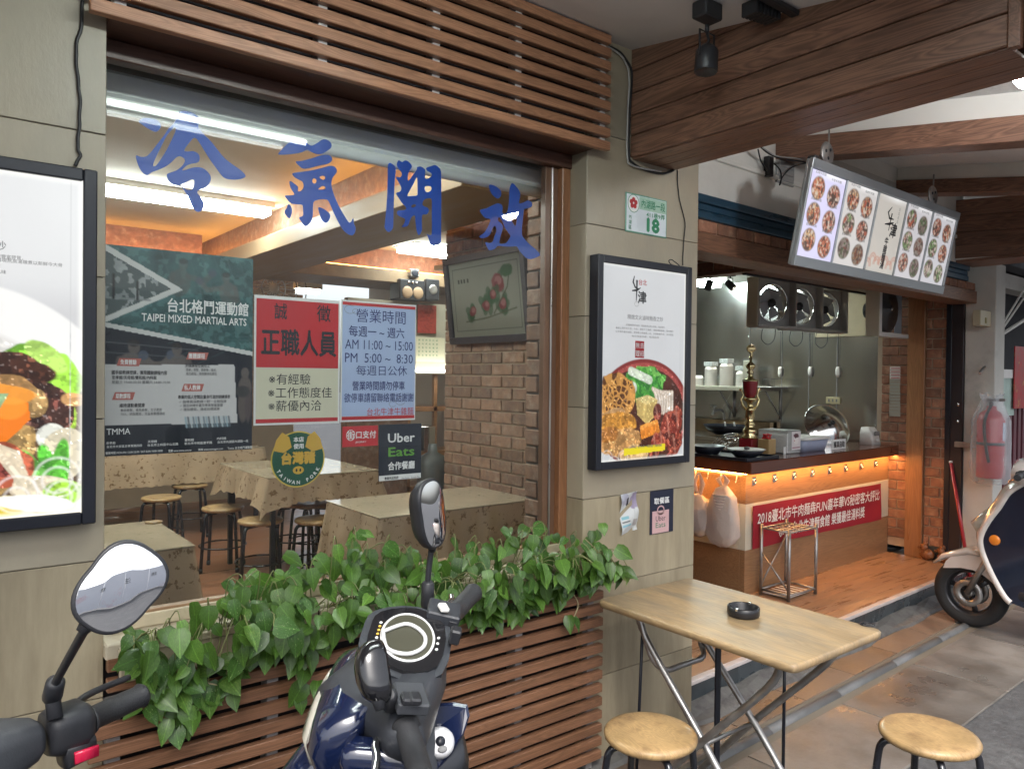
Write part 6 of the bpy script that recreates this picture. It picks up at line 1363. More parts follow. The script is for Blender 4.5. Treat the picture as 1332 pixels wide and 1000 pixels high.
def dtable(lab, labc, x0, x1, y0, y1, hem):
    z = .872; t = thing('dining_table', lab, 'table', ((x0+x1)/2, (y0+y1)/2, IZ), 'dining tables under glass tops')
    part(MB().box(x0+.02, x1-.02, y0+.02, y1-.02, z-.03, z-.004, .003), 'table_board', M_stoolwood, t)
    for a in (x0+.06, x1-.06):
        for b in (y0+.06, y1-.06): part(MB().box(a-.015, a+.015, b-.015, b+.015, IZ, z-.031), 'leg', M_black, t)
    cloth(labc, x0+.004, x1-.004, y0+.004, y1-.004, z, hem)
    g_ = thing('glass_top', lab.replace('dining table', 'glass sheet on the dining table'), 'glass sheet', ((x0+x1)/2, (y0+y1)/2, z+.001), 'glass sheets on the dining tables'); part(MB().box(x0, x1, y0, y1, z+.002, z+.009, .002), 'sheet', M_tabglass, g_)
dtable('dining table nearest the window, just right of the large lit poster', 'patterned tablecloth right behind the window, below the gym poster', -.05, .85, 3.07, 3.69, .34)
dtable('dining table against the brick wall, near the window', 'patterned tablecloth on the table touching the brick wall', 1.70, 2.66, 3.17, 3.76, .34)
dtable('dining table in mid-room behind the round pork sticker', 'lace-edged tablecloth in mid-room behind the round pork sticker', 1.76, 2.56, 4.78, 5.75, .17)
dtable('dining table far back on the left, under the gym poster', 'lace-edged tablecloth hanging below the gym poster, far back', 1.0, 2.5, 6.85, 7.6, .28)
def stool(label, x, y, z0, group, h=.45, r=.145, yaw=0, cat='stool'):
    t = thing('stool', label, cat, (x, y, z0), group); T_ = Matrix.Translation((x, y, z0)) @ Matrix.Rotation(yaw, 4, 'Z')
    part(MB().lathe([(0, h-.002), (r*.55, h-.001), (r*.86, h), (r*.96, h-.004), (r, h-.012), (r*.985, h-.023), (r*.92, h-.030), (0, h-.031)], 48, T_), 'seat', M_stoolwood, t)
    for k in range(4):
        a = math.pi/4+math.pi/2*k; c, s = math.cos(a), math.sin(a)
        pts = catmull([T_ @ Vector((c*q, s*q, w)) for q, w in ((r*.35, h-.042), (r*.78, h-.042), (r*.93, h-.055), (r*1.0, h-.09), (r*1.09, h*.5), (r*1.2, .012))], 4)
        part(MB().tube(pts, .0115, 10), 'leg', M_stoolleg, t); part(MB().tube([T_ @ Vector((c*r*1.195, s*r*1.195, .03)), T_ @ Vector((c*r*1.205, s*r*1.205, 0))], .014, 10), 'foot_cap', M_blackplastic, t)
    part(MB().tube([T_ @ Vector((r*1.1*math.cos(a), r*1.1*math.sin(a), h*.38)) for a in [2*math.pi*i/32 for i in range(32)]], .006, 8, close=True), 'ring', M_stoolleg, t)
    part(MB().lathe([(0, h-.032), (r*.5, h-.032), (r*.5, h-.036), (0, h-.036)], 20, T_), 'seat_plate', M_stoolleg, t)
    return t
s0 = stool('round wooden stool with black legs in front of the tiled pillar, left of the folding table', 1.805, 1.585, 0, 'round wooden stools by the folding table', yaw=.35)
use(FA)
def mv(label, x, y, z, yaw, sc=1.0, grp=None):
    M = Matrix.Translation((x, y, z)) @ Matrix.Rotation(yaw, 4, 'Z') @ Matrix.Scale(sc, 4); c = clone(s0, M, label)
    if grp: c['group'] = grp
    return c
s0['label'] = 'worn round wooden stool in front of the tiled pillar, left of the folding table'
mv('pale round wooden stool on the pavement, right of the folding table', 2.505, 1.055, 0, 1.1)
G2 = 'round stools among the dining tables'
for (px, py, lb) in ((339, 674, 'front dining stool, left of the nearby tablecloth corner, just above the plant'), (412, 673, 'front stool in the dining room, half hidden by the patterned tablecloth'), (290, 658, 'dining stool left of the front pair, beneath the pork sticker'), (384, 652, 'low-lit dining stool tucked under the lace tablecloth corner'), (247, 629, 'dining stool standing below the gym poster'), (210, 645, 'dark dining stool furthest left, below the gym poster'), (405, 653, 'dining stool behind the front pair, at the lace tablecloth')):
    p = onZ(px, py, IZ+.45); mv(lb, p.x, p.y, IZ, px*.1, 1.0, G2)
bt = onZ(205, 677, .885); t = thing('coaster', 'small round coaster at the back corner of the nearest dining table', 'coaster', bt); part(MB().lathe([(0, .882), (.035, .882), (.036, .888), (0, .888)], 20, Matrix.Translation((bt.x-.02, bt.y-.02, 0))), 'disc', M_stoolwood, t)
# equipment at the far opening
def box_thing(name, label, cat, px0, py0, px1, py1, Y, dep, m, extra=None):
    a, b = onY(px0, py0, Y), onY(px1, py1, Y); t = thing(name, label, cat, ((a.x+b.x)/2, Y, b.z)); part(MB().box(a.x, b.x, Y, Y+dep, b.z, a.z, .01), 'body', m, t); return t, a, b
t, a, b = box_thing('loudspeaker', 'wide black loudspeaker on top of the far kitchen opening', 'loudspeaker', 520, 362, 553, 391, 6.5, .2, M_blackplastic)
for q in (.3, .72): part(MB().lathe([(0, .004), (.03, .002), (.055, .0), (.06, -.004), (.052, -.006), (0, -.006)], 20, Matrix.Translation((a.x+(b.x-a.x)*q, 6.496, (a.z+b.z)/2-.03)) @ Matrix.Rotation(R(90), 4, 'X')), 'cone', mat('cone_brown', (.30, .20, .12), .5) if q < .5 else bpy.data.materials['cone_brown'], t)
for q in (.35, .5, .65): part(MB().ell((a.x+(b.x-a.x)*q, 6.494, a.z-.03), (.012, .006, .012)), 'button', M_steel, t)
t, a, b = box_thing('loudspeaker', 'small black loudspeaker right of the wide one, by the brick wall', 'loudspeaker', 555, 362, 572, 391, 6.5, .2, M_blackplastic)
part(MB().lathe([(0, .004), (.03, .002), (.045, .0), (.05, -.004), (0, -.006)], 20, Matrix.Translation(((a.x+b.x)/2, 6.496, (a.z+b.z)/2)) @ Matrix.Rotation(R(90), 4, 'X')), 'cone', M_steel_dull, t)
t, a, b = box_thing('loudspeaker', 'tiny grey loudspeaker sitting on top of the wide black one', 'loudspeaker', 534, 349, 546, 361, 6.5, .1, M_steel_dull)
part(MB().ell(((a.x+b.x)/2, 6.498, (a.z+b.z)/2), (.04, .006, .04)), 'cone', M_black, t)
kp = thing('serving_hatch', 'cream hatch wall with red notice and menu chart behind the dining room', 'hatch wall', (4.0, 6.6, IZ))
a, b = onY(536, 393, 6.62), onY(580, 486, 6.62)
M_hatch = mat('hatch_cream', (.42, .40, .32), .6)
part(MB().box(3.2, 4.74, 6.62, 6.7, b.z, a.z), 'panel', M_hatch, kp)
part(MB().box(3.2, 3.86, 6.62, 6.75, IZ, b.z-.002), 'panel', M_brick, kp)
q0, q1 = onY(543, 396, 6.61), onY(567, 434, 6.61); part(MB().box(q0.x, q1.x, 6.605, 6.61, q1.z, q0.z), 'red_notice', mat('notice_red', (.32, .05, .035), .5, var=.4, vs=40), kp)
q0, q1 = onY(541, 438, 6.61), onY(578, 471, 6.61); part(MB().box(q0.x, q1.x, 6.605, 6.61, q1.z, q0.z), 'menu_chart', M_creamp, kp)
P = Print((q0.x, 6.604, q0.z), (1, 0, 0), (0, 0, -1), (0, -1, 0))
for i in range(6):
    for j in range(5): P.t('麵湯肉筋肚飯'[(i+j) % 6], .035+i*.042, .03+.038*j, .02, 'g')
P.done(kp, INK)
tt = thing('tube_lamp', 'slim tube lamp under the menu chart at the far hatch', 'tube lamp', (4, 6.55, b.z)); q0, q1 = onY(541, 480, 6.5), onY(577, 484, 6.5); part(MB().box(q0.x, q1.x+.3, 6.5, 6.53, q1.z, q0.z, .004), 'tube', emit('hatch_tube', (1, .95, .85), 10), tt)
sh_ = thing('prep_bench', 'wooden bench and shelf behind the far hatch', 'bench', (4.2, 7, IZ)); 
for zz_ in (1.17, .70, .35): part(MB().box(3.7, 4.7, 6.8, 7.2, zz_, zz_+.05, .003), 'shelf', M_oak, sh_)
for x in (3.98, 4.3, 4.6): part(MB().box(x-.02, x+.02, 6.8, 6.84, IZ, 1.6), 'upright', M_oak, sh_)
pot = thing('stock_pot', 'large steel stock pot behind the far hatch', 'pot', (4.2, 7.0, .75)); part(MB().lathe([(0, .752), (.16, .752), (.17, .77), (.17, 1.0), (.175, 1.01), (0, 1.02)], 28, Matrix.Translation((4.22, 6.95, 0))), 'body', M_steel, pot)
gc_ = thing('gas_cylinder', 'grey gas cylinder standing beside the dining room brick wall', 'gas cylinder', (4.0, 6.3, IZ)); p = onY(563, 560, 6.3)
part(MB().lathe([(0, IZ), (.13, IZ), (.15, IZ+.04), (.15, .68), (.12, .76), (.05, .80), (.04, .88), (0, .88)], 28, Matrix.Translation((p.x, 6.3, 0))), 'body', mat('cylinder_grey', (.09, .10, .10), .4, metal=.3, var=.2), gc_)
ifan = thing('wall_fan', 'round wire wall fan left of the red hiring notice in the dining room', 'fan', onY(355, 360, 7.4)); c_ = onY(356, 375, 7.4)
for r_ in (.34, .24, .12): part(MB().tube([(c_.x+r_*math.cos(a), 7.4, c_.z+r_*math.sin(a)) for a in [2*math.pi*i/32 for i in range(32)]], .006, 5, close=True), 'guard_ring', M_steel_dull, ifan)
for i in range(8): a = math.pi*i/8; part(MB().tube([(c_.x+.34*math.cos(a), 7.4, c_.z+.34*math.sin(a)), (c_.x-.34*math.cos(a), 7.4, c_.z-.34*math.sin(a))], .003, 4), 'guard_wire', M_steel_dull, ifan)
part(MB().ell((c_.x, 7.44, c_.z), (.07, .06, .07)), 'hub', M_plastic_w, ifan); part(MB().box(c_.x-.02, c_.x+.02, 7.48, 8.65, c_.z-.02, c_.z+.02), 'arm', M_plastic_w, ifan)

# ================================================================== planter and pothos
pl_ = thing('planter_trough', 'long weathered cream planter trough on the sill below the shop window', 'planter', (1.2, D-.02, .83))
M_pl = mat('old_cream_plastic', (.50, .43, .30), .6, var=.25, vs=9, col2=(.20, .14, .08), c2s=7, c2t=(.55, .75))
for a, b in ((.40, .92), (.935, 1.46), (1.475, 1.99)):
    part(MB().box(a, b, D-.05, D-.038, .765, .855, .004), 'front', M_pl, pl_); part(MB().box(a, b, D+.06, D+.07, .863, .90, .003), 'back', M_pl, pl_)
    part(MB().box(a-.004, b+.004, D-.060, D-.0505, .838, .858, .003), 'lip', M_pl, pl_); part(MB().box(a, b, D-.0375, D-.031, .767, .85), 'soil', mat('soil', (.035, .022, .014), .95, bump=1, bs=80) if a == .40 else bpy.data.materials['soil'], pl_)
def leaf_mesh(k, wid, fold, droop):
    # pointed heart outline folded along the midrib
    prof = [(0, 0), (.12, .30), (.30, .43), (.54, .39), (.79, .20), (1, 0)]
    vs = []; fs = []
    for i, (t_, w) in enumerate(prof):
        bx = t_; bz = -droop*t_*t_
        vs.append((0, bx, bz-.0))
        if 0 < i < 5:
            for sg in (-1, 1): vs.append((sg*w*wid, bx-(.10 if i == 1 else .02), bz+fold*w+.02*math.sin(k*3+i+sg)))
    # index: 0; (c,l,r) for 1..4 ; tip
    def C(i): return 0 if i == 0 else (1+(i-1)*3 if i < 5 else 13)
    def L_(i): return 2+(i-1)*3
    def Rr(i): return 3+(i-1)*3
    fs += [(0, C(1), L_(1)), (0, Rr(1), C(1))]
    for i in range(1, 4): fs += [(C(i), C(i+1), L_(i+1), L_(i)), (C(i), Rr(i), Rr(i+1), C(i+1))]
    fs += [(C(4), 13, L_(4)), (C(4), Rr(4), 13)]
    mb = MB(); mb.add(vs, fs, True); return mb
def leaf_mat(name, col, col2, t0, t1):
    m = mat(name, col, .32, var=.25, vs=30, col2=col2, c2s=22, c2t=(t0, t1), rnd=.35, spec=.5, st=(1, .35, 1), loc=True, rvar=.05)
    nt = m.node_tree; N = nt.nodes; L = nt.links; p = N['Principled BSDF']
    # paler midrib
    tc = N.new('ShaderNodeTexCoord'); sp = N.new('ShaderNodeSeparateXYZ'); L.new(tc.outputs['Object'], sp.inputs[0]); ab = N.new('ShaderNodeMath'); ab.operation = 'ABSOLUTE'; L.new(sp.outputs[0], ab.inputs[0])
    mr = N.new('ShaderNodeMapRange'); mr.inputs[1].default_value = .0; mr.inputs[2].default_value = .03; mr.inputs[3].default_value = 1.7; mr.inputs[4].default_value = 1; L.new(ab.outputs[0], mr.inputs[0])
    src = p.inputs['Base Color'].links[0].from_socket; s2 = N.new('ShaderNodeVectorMath'); s2.operation = 'SCALE'; L.new(src, s2.inputs[0]); L.new(mr.outputs[0], s2.inputs['Scale']); L.new(s2.outputs[0], p.inputs['Base Color'])
    tr = N.new('ShaderNodeBsdfTranslucent'); L.new(s2.outputs[0], tr.inputs[0]); mx = N.new('ShaderNodeMixShader'); mx.inputs[0].default_value = .25; out = N['Material Output']
    L.new(p.outputs[0], mx.inputs[1]); L.new(tr.outputs[0], mx.inputs[2]); L.new(mx.outputs[0], out.inputs[0]); return m
LM = [leaf_mat('pothos_leaf', (.080, .170, .028), (.13, .24, .04), .5, .8), leaf_mat('pothos_leaf_mottled', (.062, .145, .028), (.36, .44, .20), .60, .66), leaf_mat('pothos_leaf_pale', (.10, .21, .035), (.24, .36, .08), .5, .75)]
leaves = [[leaf_mesh(k, w, f, d).mesh('leaf', m, fixn=False) for k, (w, f, d) in enumerate(((.86, .18, .15), (.72, .30, .25), (.95, .10, .35), (.80, .38, .10)))] for m in LM]
# measured skyline / underside of the foliage (photo sight lines on the planter's plane)
TOPL = [(150, 815), (175, 790), (215, 775), (262, 745), (300, 730), (345, 733), (385, 700), (430, 700), (470, 672), (500, 690), (560, 700), (610, 690), (645, 672), (690, 672), (740, 672), (770, 690), (779, 720)]
BOTL = [(150, 860), (175, 895), (200, 940), (235, 960), (270, 930), (300, 900), (330, 870), (370, 860), (400, 905), (430, 845), (470, 835), (520, 830), (560, 835), (600, 822), (650, 828), (690, 805), (735, 785), (779, 760)]
YP = D-.07
def prof(tab):
    pts = [onY(a, b, YP) for a, b in tab]; return [p.x for p in pts], [p.z for p in pts]
tx, tz = prof(TOPL); bx, bz = prof(BOTL)
prng = random.Random(21)
M_stem = mat('vine_stem', (.20, .22, .08), .5, var=.2)
M_dryst = mat('dry_stem', (.38, .32, .18), .6, var=.2)
plants = []
PL = [(.40, .85, 'trailing pothos at the left end of the planter, with a cluster hanging low'), (.85, 1.28, 'bushy pothos in the planter below the round pork sticker'), (1.28, 1.70, 'bushy pothos in the planter behind the middle scooter\'s mirror'), (1.70, 2.14, 'pothos at the right end of the planter, spilling over the tiled pillar')]
def put_leaf(t, p, size, out=1.0, lean=None, kind=None):
    kd = kind if kind is not None else prng.choices((0, 1, 2), (.62, .26, .12))[0]; me = leaves[kd][prng.randrange(4)]
    # tip direction: mostly down and outward; normal towards the street and up
    tip = Vector((prng.gauss(0, .55), -.25-abs(prng.gauss(0, .25)), prng.gauss(-.75, .35))).normalized()
    nrm = Vector((prng.gauss(0, .45), -.85*out, .55+prng.gauss(0, .3))); nrm = (nrm-tip*nrm.dot(tip)).normalized(); xa_ = tip.cross(nrm).normalized()
    rot = Matrix((xa_, tip, nrm)).transposed().to_4x4()
    return inst(me, 'leaf', t, p, rot, (size, size, size))
for (a, b, lb) in PL:
    t = thing('pothos_plant', lb, 'plant', ((a+b)/2, D-.02, .86), 'pothos plants along the window planter'); plants.append(t)
    st = MB(); N_ = 158
    for k in range(N_):
        x = prng.uniform(a, b); zt_ = float(np.interp(x, tx, tz)); zb2 = float(np.interp(x, bx, bz))
        f = prng.random()**.85; z = zt_-.035-(zt_-zb2-.09)*f
        mid = max(.0, 1-abs(z-.89)/.16); y = D-.05-.16*mid*prng.random()**.7-.02*prng.random()
        if z > .93: y = D-.05-.12*prng.random()+.10*prng.random()
        if z < .80: y = min(y, D-.085)
        y = min(y, D+.07)
        if x > 2.0 or x < .41: y = min(y, D-.03)
        s_ = prng.uniform(.040, .076); put_leaf(t, (x, y, z), s_)
        if k % 3 == 0:
            rx = min(max(x+prng.uniform(-.06, .06), a), b); rx = min(max(rx, .42), 1.97)
            st.tube(catmull([(rx, D-.045, .855), ((x+rx)/2+prng.uniform(-.02, .02), (y+D-.05)/2-.03, max(z, .88)+.02), (x, y, z)], 4), .0018, 4, cap=False)
    part(st, 'stems', M_stem, t, kind='stuff')
# long hanging runners with bare stems
for ti, pts, nl in ((0, [(236, 868), (240, 880), (232, 900), (225, 912)], 4), (0, [(240, 868), (244, 885), (252, 905), (262, 915), (240, 940)], 6), (0, [(245, 865), (247, 890), (245, 920), (235, 935)], 4), (0, [(238, 866), (262, 885), (285, 892), (292, 905)], 1), (0, [(190, 850), (192, 880), (196, 910), (195, 925)], 4), (1, [(400, 835), (392, 860), (385, 880), (400, 905)], 3), (1, [(395, 830), (420, 815), (440, 800)], 1), (3, [(725, 750), (740, 765), (752, 785), (745, 805)], 2), (3, [(760, 700), (775, 715), (782, 735), (765, 760)], 4)):
    q = catmull([onY(px, py, D-.09) for px, py in pts], 5); part(MB().tube(q, .0022, 6, cap=False), 'runner', M_dryst, plants[ti])
    for k in range(nl):
        c_ = q[-1] + Vector((prng.uniform(-.03, .03), prng.uniform(-.02, .0), prng.uniform(0, .05))); put_leaf(plants[ti], c_, prng.uniform(.05, .075))
for (px, py, ti) in ((783, 640+40, 3), (779, 690, 3), (770, 690, 3), (775, 705, 3), (165, 800, 0), (160, 815, 0)): put_leaf(plants[ti], onY(px, py, D-.08), .05)

# ================================================================== folding table and ashtray
M_tabletop = grain(mat('worn_table_top', (.37, .255, .135), .4, var=.25, vs=3, st=(3, .6, 1), col2=(.235, .185, .125), c2s=4.5, c2t=(.42, .68), bump=.3, bs=40), (6, .6, 2), 3.2, .86)
ft = thing('folding_table', 'worn rectangular wooden folding table with crossed steel tube legs beside the tiled pillar', 'table', (2.24, 1.6, 0))
mb = MB(); mb.loft([((2.237, 1.60, .702), (1, 0, 0), (0, 1, 0), .254, .392, 30), ((2.237, 1.60, .706), (1, 0, 0), (0, 1, 0), .262, .400, 30), ((2.237, 1.60, .724), (1, 0, 0), (0, 1, 0), .264, .402, 30), ((2.237, 1.60, .7305), (1, 0, 0), (0, 1, 0), .259, .397, 30)], 64); mb.sm = [False if len(f) > 4 else s for f, s in zip(mb.f, mb.sm)]
part(mb, 'table_top', M_tabletop, ft)
XL, XR = 2.06, 2.40
def leg_pts(x): pass
for x, sg, m in ((XL, 1, M_steel_dull), (XR, 1, M_steel_dull)):
    part(MB().tube(catmull([(x, 1.30, .695), (x, 1.34, .60), (x, 1.62, .30), (x, 1.86, .02)], 5), .0125, 10), 'leg', m, ft)
for x in (XL+.03, XR-.03): part(MB().tube(catmull([(x, 1.90, .695), (x, 1.86, .60), (x, 1.58, .30), (x, 1.34, .02)], 5), .0125, 10), 'leg', M_steel_dull, ft)
part(MB().tube(catmull([(XL+.03, 1.90, .69), (XL+.03, 1.84, .55), (XL+.06, 1.80, .50), (XL+.14, 1.79, .50), (XR-.14, 1.79, .50), (XR-.06, 1.80, .50), (XR-.03, 1.84, .55), (XR-.03, 1.90, .69)], 4), .011, 10), 'cross_tube', M_steel_dull, ft)
part(MB().tube([(XL, 1.62, .30), (XR, 1.62, .30)], .008, 8), 'hinge_rod', M_steel_dull, ft); part(MB().tube([(XL, 1.855, .03), (XR, 1.855, .03)], .0125, 10), 'floor_rail', M_steel_dull, ft); part(MB().tube([(XL+.03, 1.345, .03), (XR-.03, 1.345, .03)], .0125, 10), 'floor_rail', M_steel_dull, ft)
part(MB().box(2.235, 2.262, 1.66, 1.668, .0, .70, .001), 'prop_leg', M_black, ft); 
for px0, px1 in (((2.44, 1.52), (2.44, 1.52)), ((2.15, 1.93), (2.12, 1.93))): part(MB().tube([(*px0, .70), (*px1, .0)], .006, 8), 'prop_rod', M_black, ft)
for a in ((XL-.012, XR+.012, 1.295, 1.31, .69, .701), (XL-.012, XR+.012, 1.89, 1.905, .69, .701)): part(MB().box(*a, .002), 'rail', M_black, ft)
cst = onZ(1128, 812, .732); part(MB().lathe([(.020, 0), (.024, 0), (.024, .002), (.020, .002)], 20, Matrix.Translation(cst), close=True).lathe([(.008, 0), (.011, 0), (.011, .002), (.008, .002)], 14, Matrix.Translation(cst+Vector((.004, 0, 0))), close=True), 'ring_mark', M_ink_black, ft)
ap = onZ(967, 800, .732); at_ = thing('ashtray', 'round black plastic ashtray on the folding table', 'ashtray', ap)
part(MB().lathe([(0, .006), (.044, .006), (.047, .010), (.048, .030), (.051, .033), (.055, .031), (.054, .004), (.050, 0), (0, 0)], 40, Matrix.Translation(ap)), 'bowl', mat('ashtray_black', (.014, .014, .016), .28, var=.1), at_)
part(MB().lathe([(0, .007), (.043, .007)], 24, Matrix.Translation(ap)), 'ash', mat('ash', (.10, .09, .085), .9, var=.6, vs=120), at_)
for a in (1.75, 4.9): part(MB().box(-.004, .004, .044, .058, .026, .0345, .001, Matrix.Translation(ap) @ Matrix.Rotation(a, 4, 'Z')), 'rest_notch', M_steel, at_)

# ================================================================== right-hand neighbours (frame B)
use(FB)
fe = thing('fire_extinguisher', 'red fire extinguisher wrapped in a clear plastic bag beside the white column', 'fire extinguisher', (3.95, -.12, .8))
pe = onY(1289, 575, -.14); ex_x = pe.x
T_ = Matrix.Translation((ex_x, -.14, .84))
part(MB().lathe([(0, 0), (.085, 0), (.092, .01), (.092, .235), (.093, .24), (.093, .262), (.092, .266), (.092, .42), (.075, .475), (.035, .50), (.03, .53), (0, .53)], 32, T_), 'cylinder', mat('extinguisher_red', (.42, .018, .03), .3, var=.05, coat=.3), fe)
part(MB().lathe([(.0935, .242), (.095, .244), (.095, .262), (.0935, .264)], 32, T_), 'strap', M_black, fe)
part(MB().box(-.02, .02, -.015, .015, .52, .57, .004, T_).box(-.012, .012, -.09, .03, .565, .585, .003, T_), 'valve', M_steel_dull, fe)
part(MB().tube(catmull([T_ @ Vector(q) for q in ((-.02, 0, .55), (-.07, -.02, .54), (-.108, .01, .42), (-.11, .0, .25), (-.10, -.02, .12))], 5), .011, 8), 'hose', M_cable, fe)
vs = []; n_ = 10
for (z0, z1, m, r_) in ((.28, .41, M_paper, .0935),):
    mb = MB(); 
    for i in range(n_+1):
        a = R(-112+64*i/n_); 
        for z in (z0, z1): mb.v.append(tuple(T_ @ Vector((r_*math.cos(a), r_*math.sin(a), z))))
    mb.f = [(2*i, 2*i+2, 2*i+3, 2*i+1) for i in range(n_)]; mb.sm = [True]*n_; part(mb, 'label_sheet', mat('ext_label', (.50, .56, .68), .5, var=.35, vs=60), fe)
P = Print(T_ @ Vector((-.07, -.0945, .13)), (1, 0, 0), (0, 0, -1), (0, -1, 0), .001); P.t('山上消', .075, -.02, .035, 'w', .02, .10); P.t('TYPE-20', .075, .025, .016, 'w', .02, .09); P.done(fe, INK)
mb = MB(); secs = []
for i, f in enumerate((0, .05, .2, .45, .7, .88, .95, 1)):
    z = .80+.66*f; k = (.8, 1.0, 1.05, 1.0, 1.02, .9, .75, .95)[i]; secs.append(((ex_x, -.14, z), (1, 0, 0), (0, 1, 0), .125*k, (.115 if i < 5 else .07)*k, 3))
mb.loft(secs, 40, cap=False); mb.v = [(a+.007*math.sin(c*40+b*50), b+.006*math.sin(c*55+a*60), c+.01*math.sin(a*60)*(c > 1.38)) for a, b, c in mb.v]; part(mb, 'plastic_bag', M_film_clear, fe)
part(MB().box(ex_x-.02, ex_x+.02, -.05, .1, 1.05, 1.09), 'wall_bracket', M_steel_dull, fe)
# pipes
cp_ = thing('conduit_group', 'white conduits and a cream switch box running up beside the white column', 'conduits', (3.9, 0, 0))
for px, r_, m, z1 in ((1284, .012, M_cable_w, 2.4), (1289, .009, M_steel_dull, 2.4), (1296, .022, M_plastic_w, 2.4)):
    p = onY(px, 500, -.03); part(MB().tube([(p.x, -.03, .05), (p.x, -.03, z1)], r_, 10), 'conduit', m, cp_)
a, b = onY(1272, 403, -.08), onY(1285, 425, -.08); part(MB().box(a.x, b.x, -.10, -.045, b.z, a.z, .004), 'switch_box', mat('box_cream', (.50, .45, .32), .5), cp_); part(MB().box((a.x+b.x)/2-.02, (a.x+b.x)/2+.01, -.104, -.1005, b.z+.02, b.z+.06), 'switch', mat('switch_yellow', (.25, .2, .04), .5), cp_)
part(MB().tube(catmull([onY(1274, 486, -.06), onY(1280, 478, -.06), onY(1288, 474, -.06)], 4), .010, 8), 'tap', M_steel_dull, cp_)
# red corrugated shutter and dark interior above
rs = thing('red_shutter', 'dark red corrugated metal shutter door behind the fire extinguisher', 'shutter', (4.6, .10, 0))
for k in range(30): x = 4.00+k*.115; part(MB().box(x, x+.066, .06, .085, .05, 1.50, .003), 'rib', mat('shutter_red', (.13, .035, .05), .45, var=.2, vs=6) if k == 0 else bpy.data.materials['shutter_red'], rs)
part(MB().box(3.92, 9, .086, .10, .05, 1.60), 'sheet', mat('shutter_dark', (.06, .02, .03), .5), rs); part(MB().box(3.92, 9, .05, .10, 1.505, 1.60, .004), 'head_rail', mat('rail_brown', (.10, .085, .09), .5), rs)
dr = thing('dark_recess', 'dark upper recess over the red shutter', 'wall', (4.7, .6, 1.6)); part(MB().box(3.92, 11, .55, .6, 1.5, 2.9), 'back', mat('recess_grey', (.022, .022, .027), .8, var=.3), dr); part(MB().box(3.92, 11, .1, .55, 1.58, 1.6), 'ledge', M_dark, dr); part(MB().box(3.92, 11, .13, .55, 2.5, 2.56), 'ceiling_panel', M_dark, dr)
part(MB().box(3.92, 9, -.02, .12, 2.30, 2.42, .004), 'head_beam', M_dirtywhite, dr); part(MB().box(3.905, 3.99, -.02, .08, 0, 2.30, .003), 'jamb', M_white, dr)
aw = thing('awning_bracket', 'white angled metal awning arms folded in front of the dark recess', 'awning bracket', (4.4, -.1, 1.9))
for a, b in (((1295, 440), (1345, 408)), ((1298, 432), (1345, 355)), ((1306, 425), (1345, 368))): part(MB().tube([onY(*a, -.06), onY(*b, -.06)], .014 if a[1] == 440 else .008, 8), 'arm', M_plastic_w, aw)
rb = thing('red_banner', 'hanging red festive banner with gold print in front of the red shutter', 'banner', (4.5, -.02, 1.2)); a, b = onY(1319, 450, -.05), onY(1345, 530, -.05); part(MB().box(a.x, b.x, -.06, -.05, b.z, a.z, .003), 'cloth', mat('festive_red', (.40, .02, .025), .4, var=.3, vs=14, col2=(.5, .3, .05), c2s=16, c2t=(.6, .66)), rb)
gb = thing('notice_card', 'pale green and white card hanging behind the wrapped fire extinguisher', 'card', (4.3, -.02, 1.2)); a, b = onY(1303, 487, -.03), onY(1318, 540, -.03); part(MB().box(a.x, b.x, -.035, -.03, b.z, a.z), 'card', mat('green_card', (.42, .55, .50), .5, var=.2, vs=10), gb); a, b = onY(1297, 480, -.04), onY(1318, 492, -.04); part(MB().box(a.x, b.x, -.045, -.04, b.z, a.z), 'flap', M_paper, gb)
# broom
br = thing('broom', 'broom with a red handle leaning against the white column', 'broom', (3.55, -.05, .1)); a = onX(1237, 602, 3.585); b = onX(1259, 735, 3.50)
part(MB().tube([a, b+(b-a)*.12], .013, 8), 'handle', mat('broom_red', (.38, .03, .04), .35, coat=.2), br); part(MB().tube([a+(a-b)*.02, a], .014, 8), 'cap', M_ink_white, br)
e = b+(b-a)*.12; part(MB().loft([(e, (1, 0, 0), (0, 1, 0), .03, .02, 3), ((e.x-.01, e.y-.01, .09), (1, 0, 0), (0, 1, 0), .11, .03, 4), ((e.x-.01, e.y-.01, .004), (1, 0, 0), (0, 1, 0), .13, .045, 4)], 20), 'bristles', mat('bristles', (.25, .06, .05), .8, bump=1, bs=200), br)
for (px, py, s_, lb) in ((1206, 722, .05, 'brown dog-shaped ornament on the platform corner, left of the shutter guide'), (1228, 720, .045, 'brown ornament on the platform, right of the shutter guide')):
    p = onX(px, py, 3.56); t = thing('ornament', lb, 'ornament', (p.x, p.y, FZ)); M_orn = bpy.data.materials.get('glazed_brown') or mat('glazed_brown', (.24, .095, .04), .25, var=.4, vs=30)
    part(MB().ell((p.x, p.y, FZ+s_*.9), (s_*.8, s_*1.1, s_*.9)).ell((p.x-.01, p.y+.02, FZ+s_*2.0), (s_*.55, s_*.6, s_*.6)).ell((p.x-.01, p.y+.05, FZ+s_*1.9), (s_*.3, s_*.4, s_*.25)), 'body', M_orn, t)
    for q in (-1, 1): part(MB().ell((p.x+q*.02, p.y+.01, FZ+s_*2.5), (.008, .012, .02)), 'ear', M_orn, t)

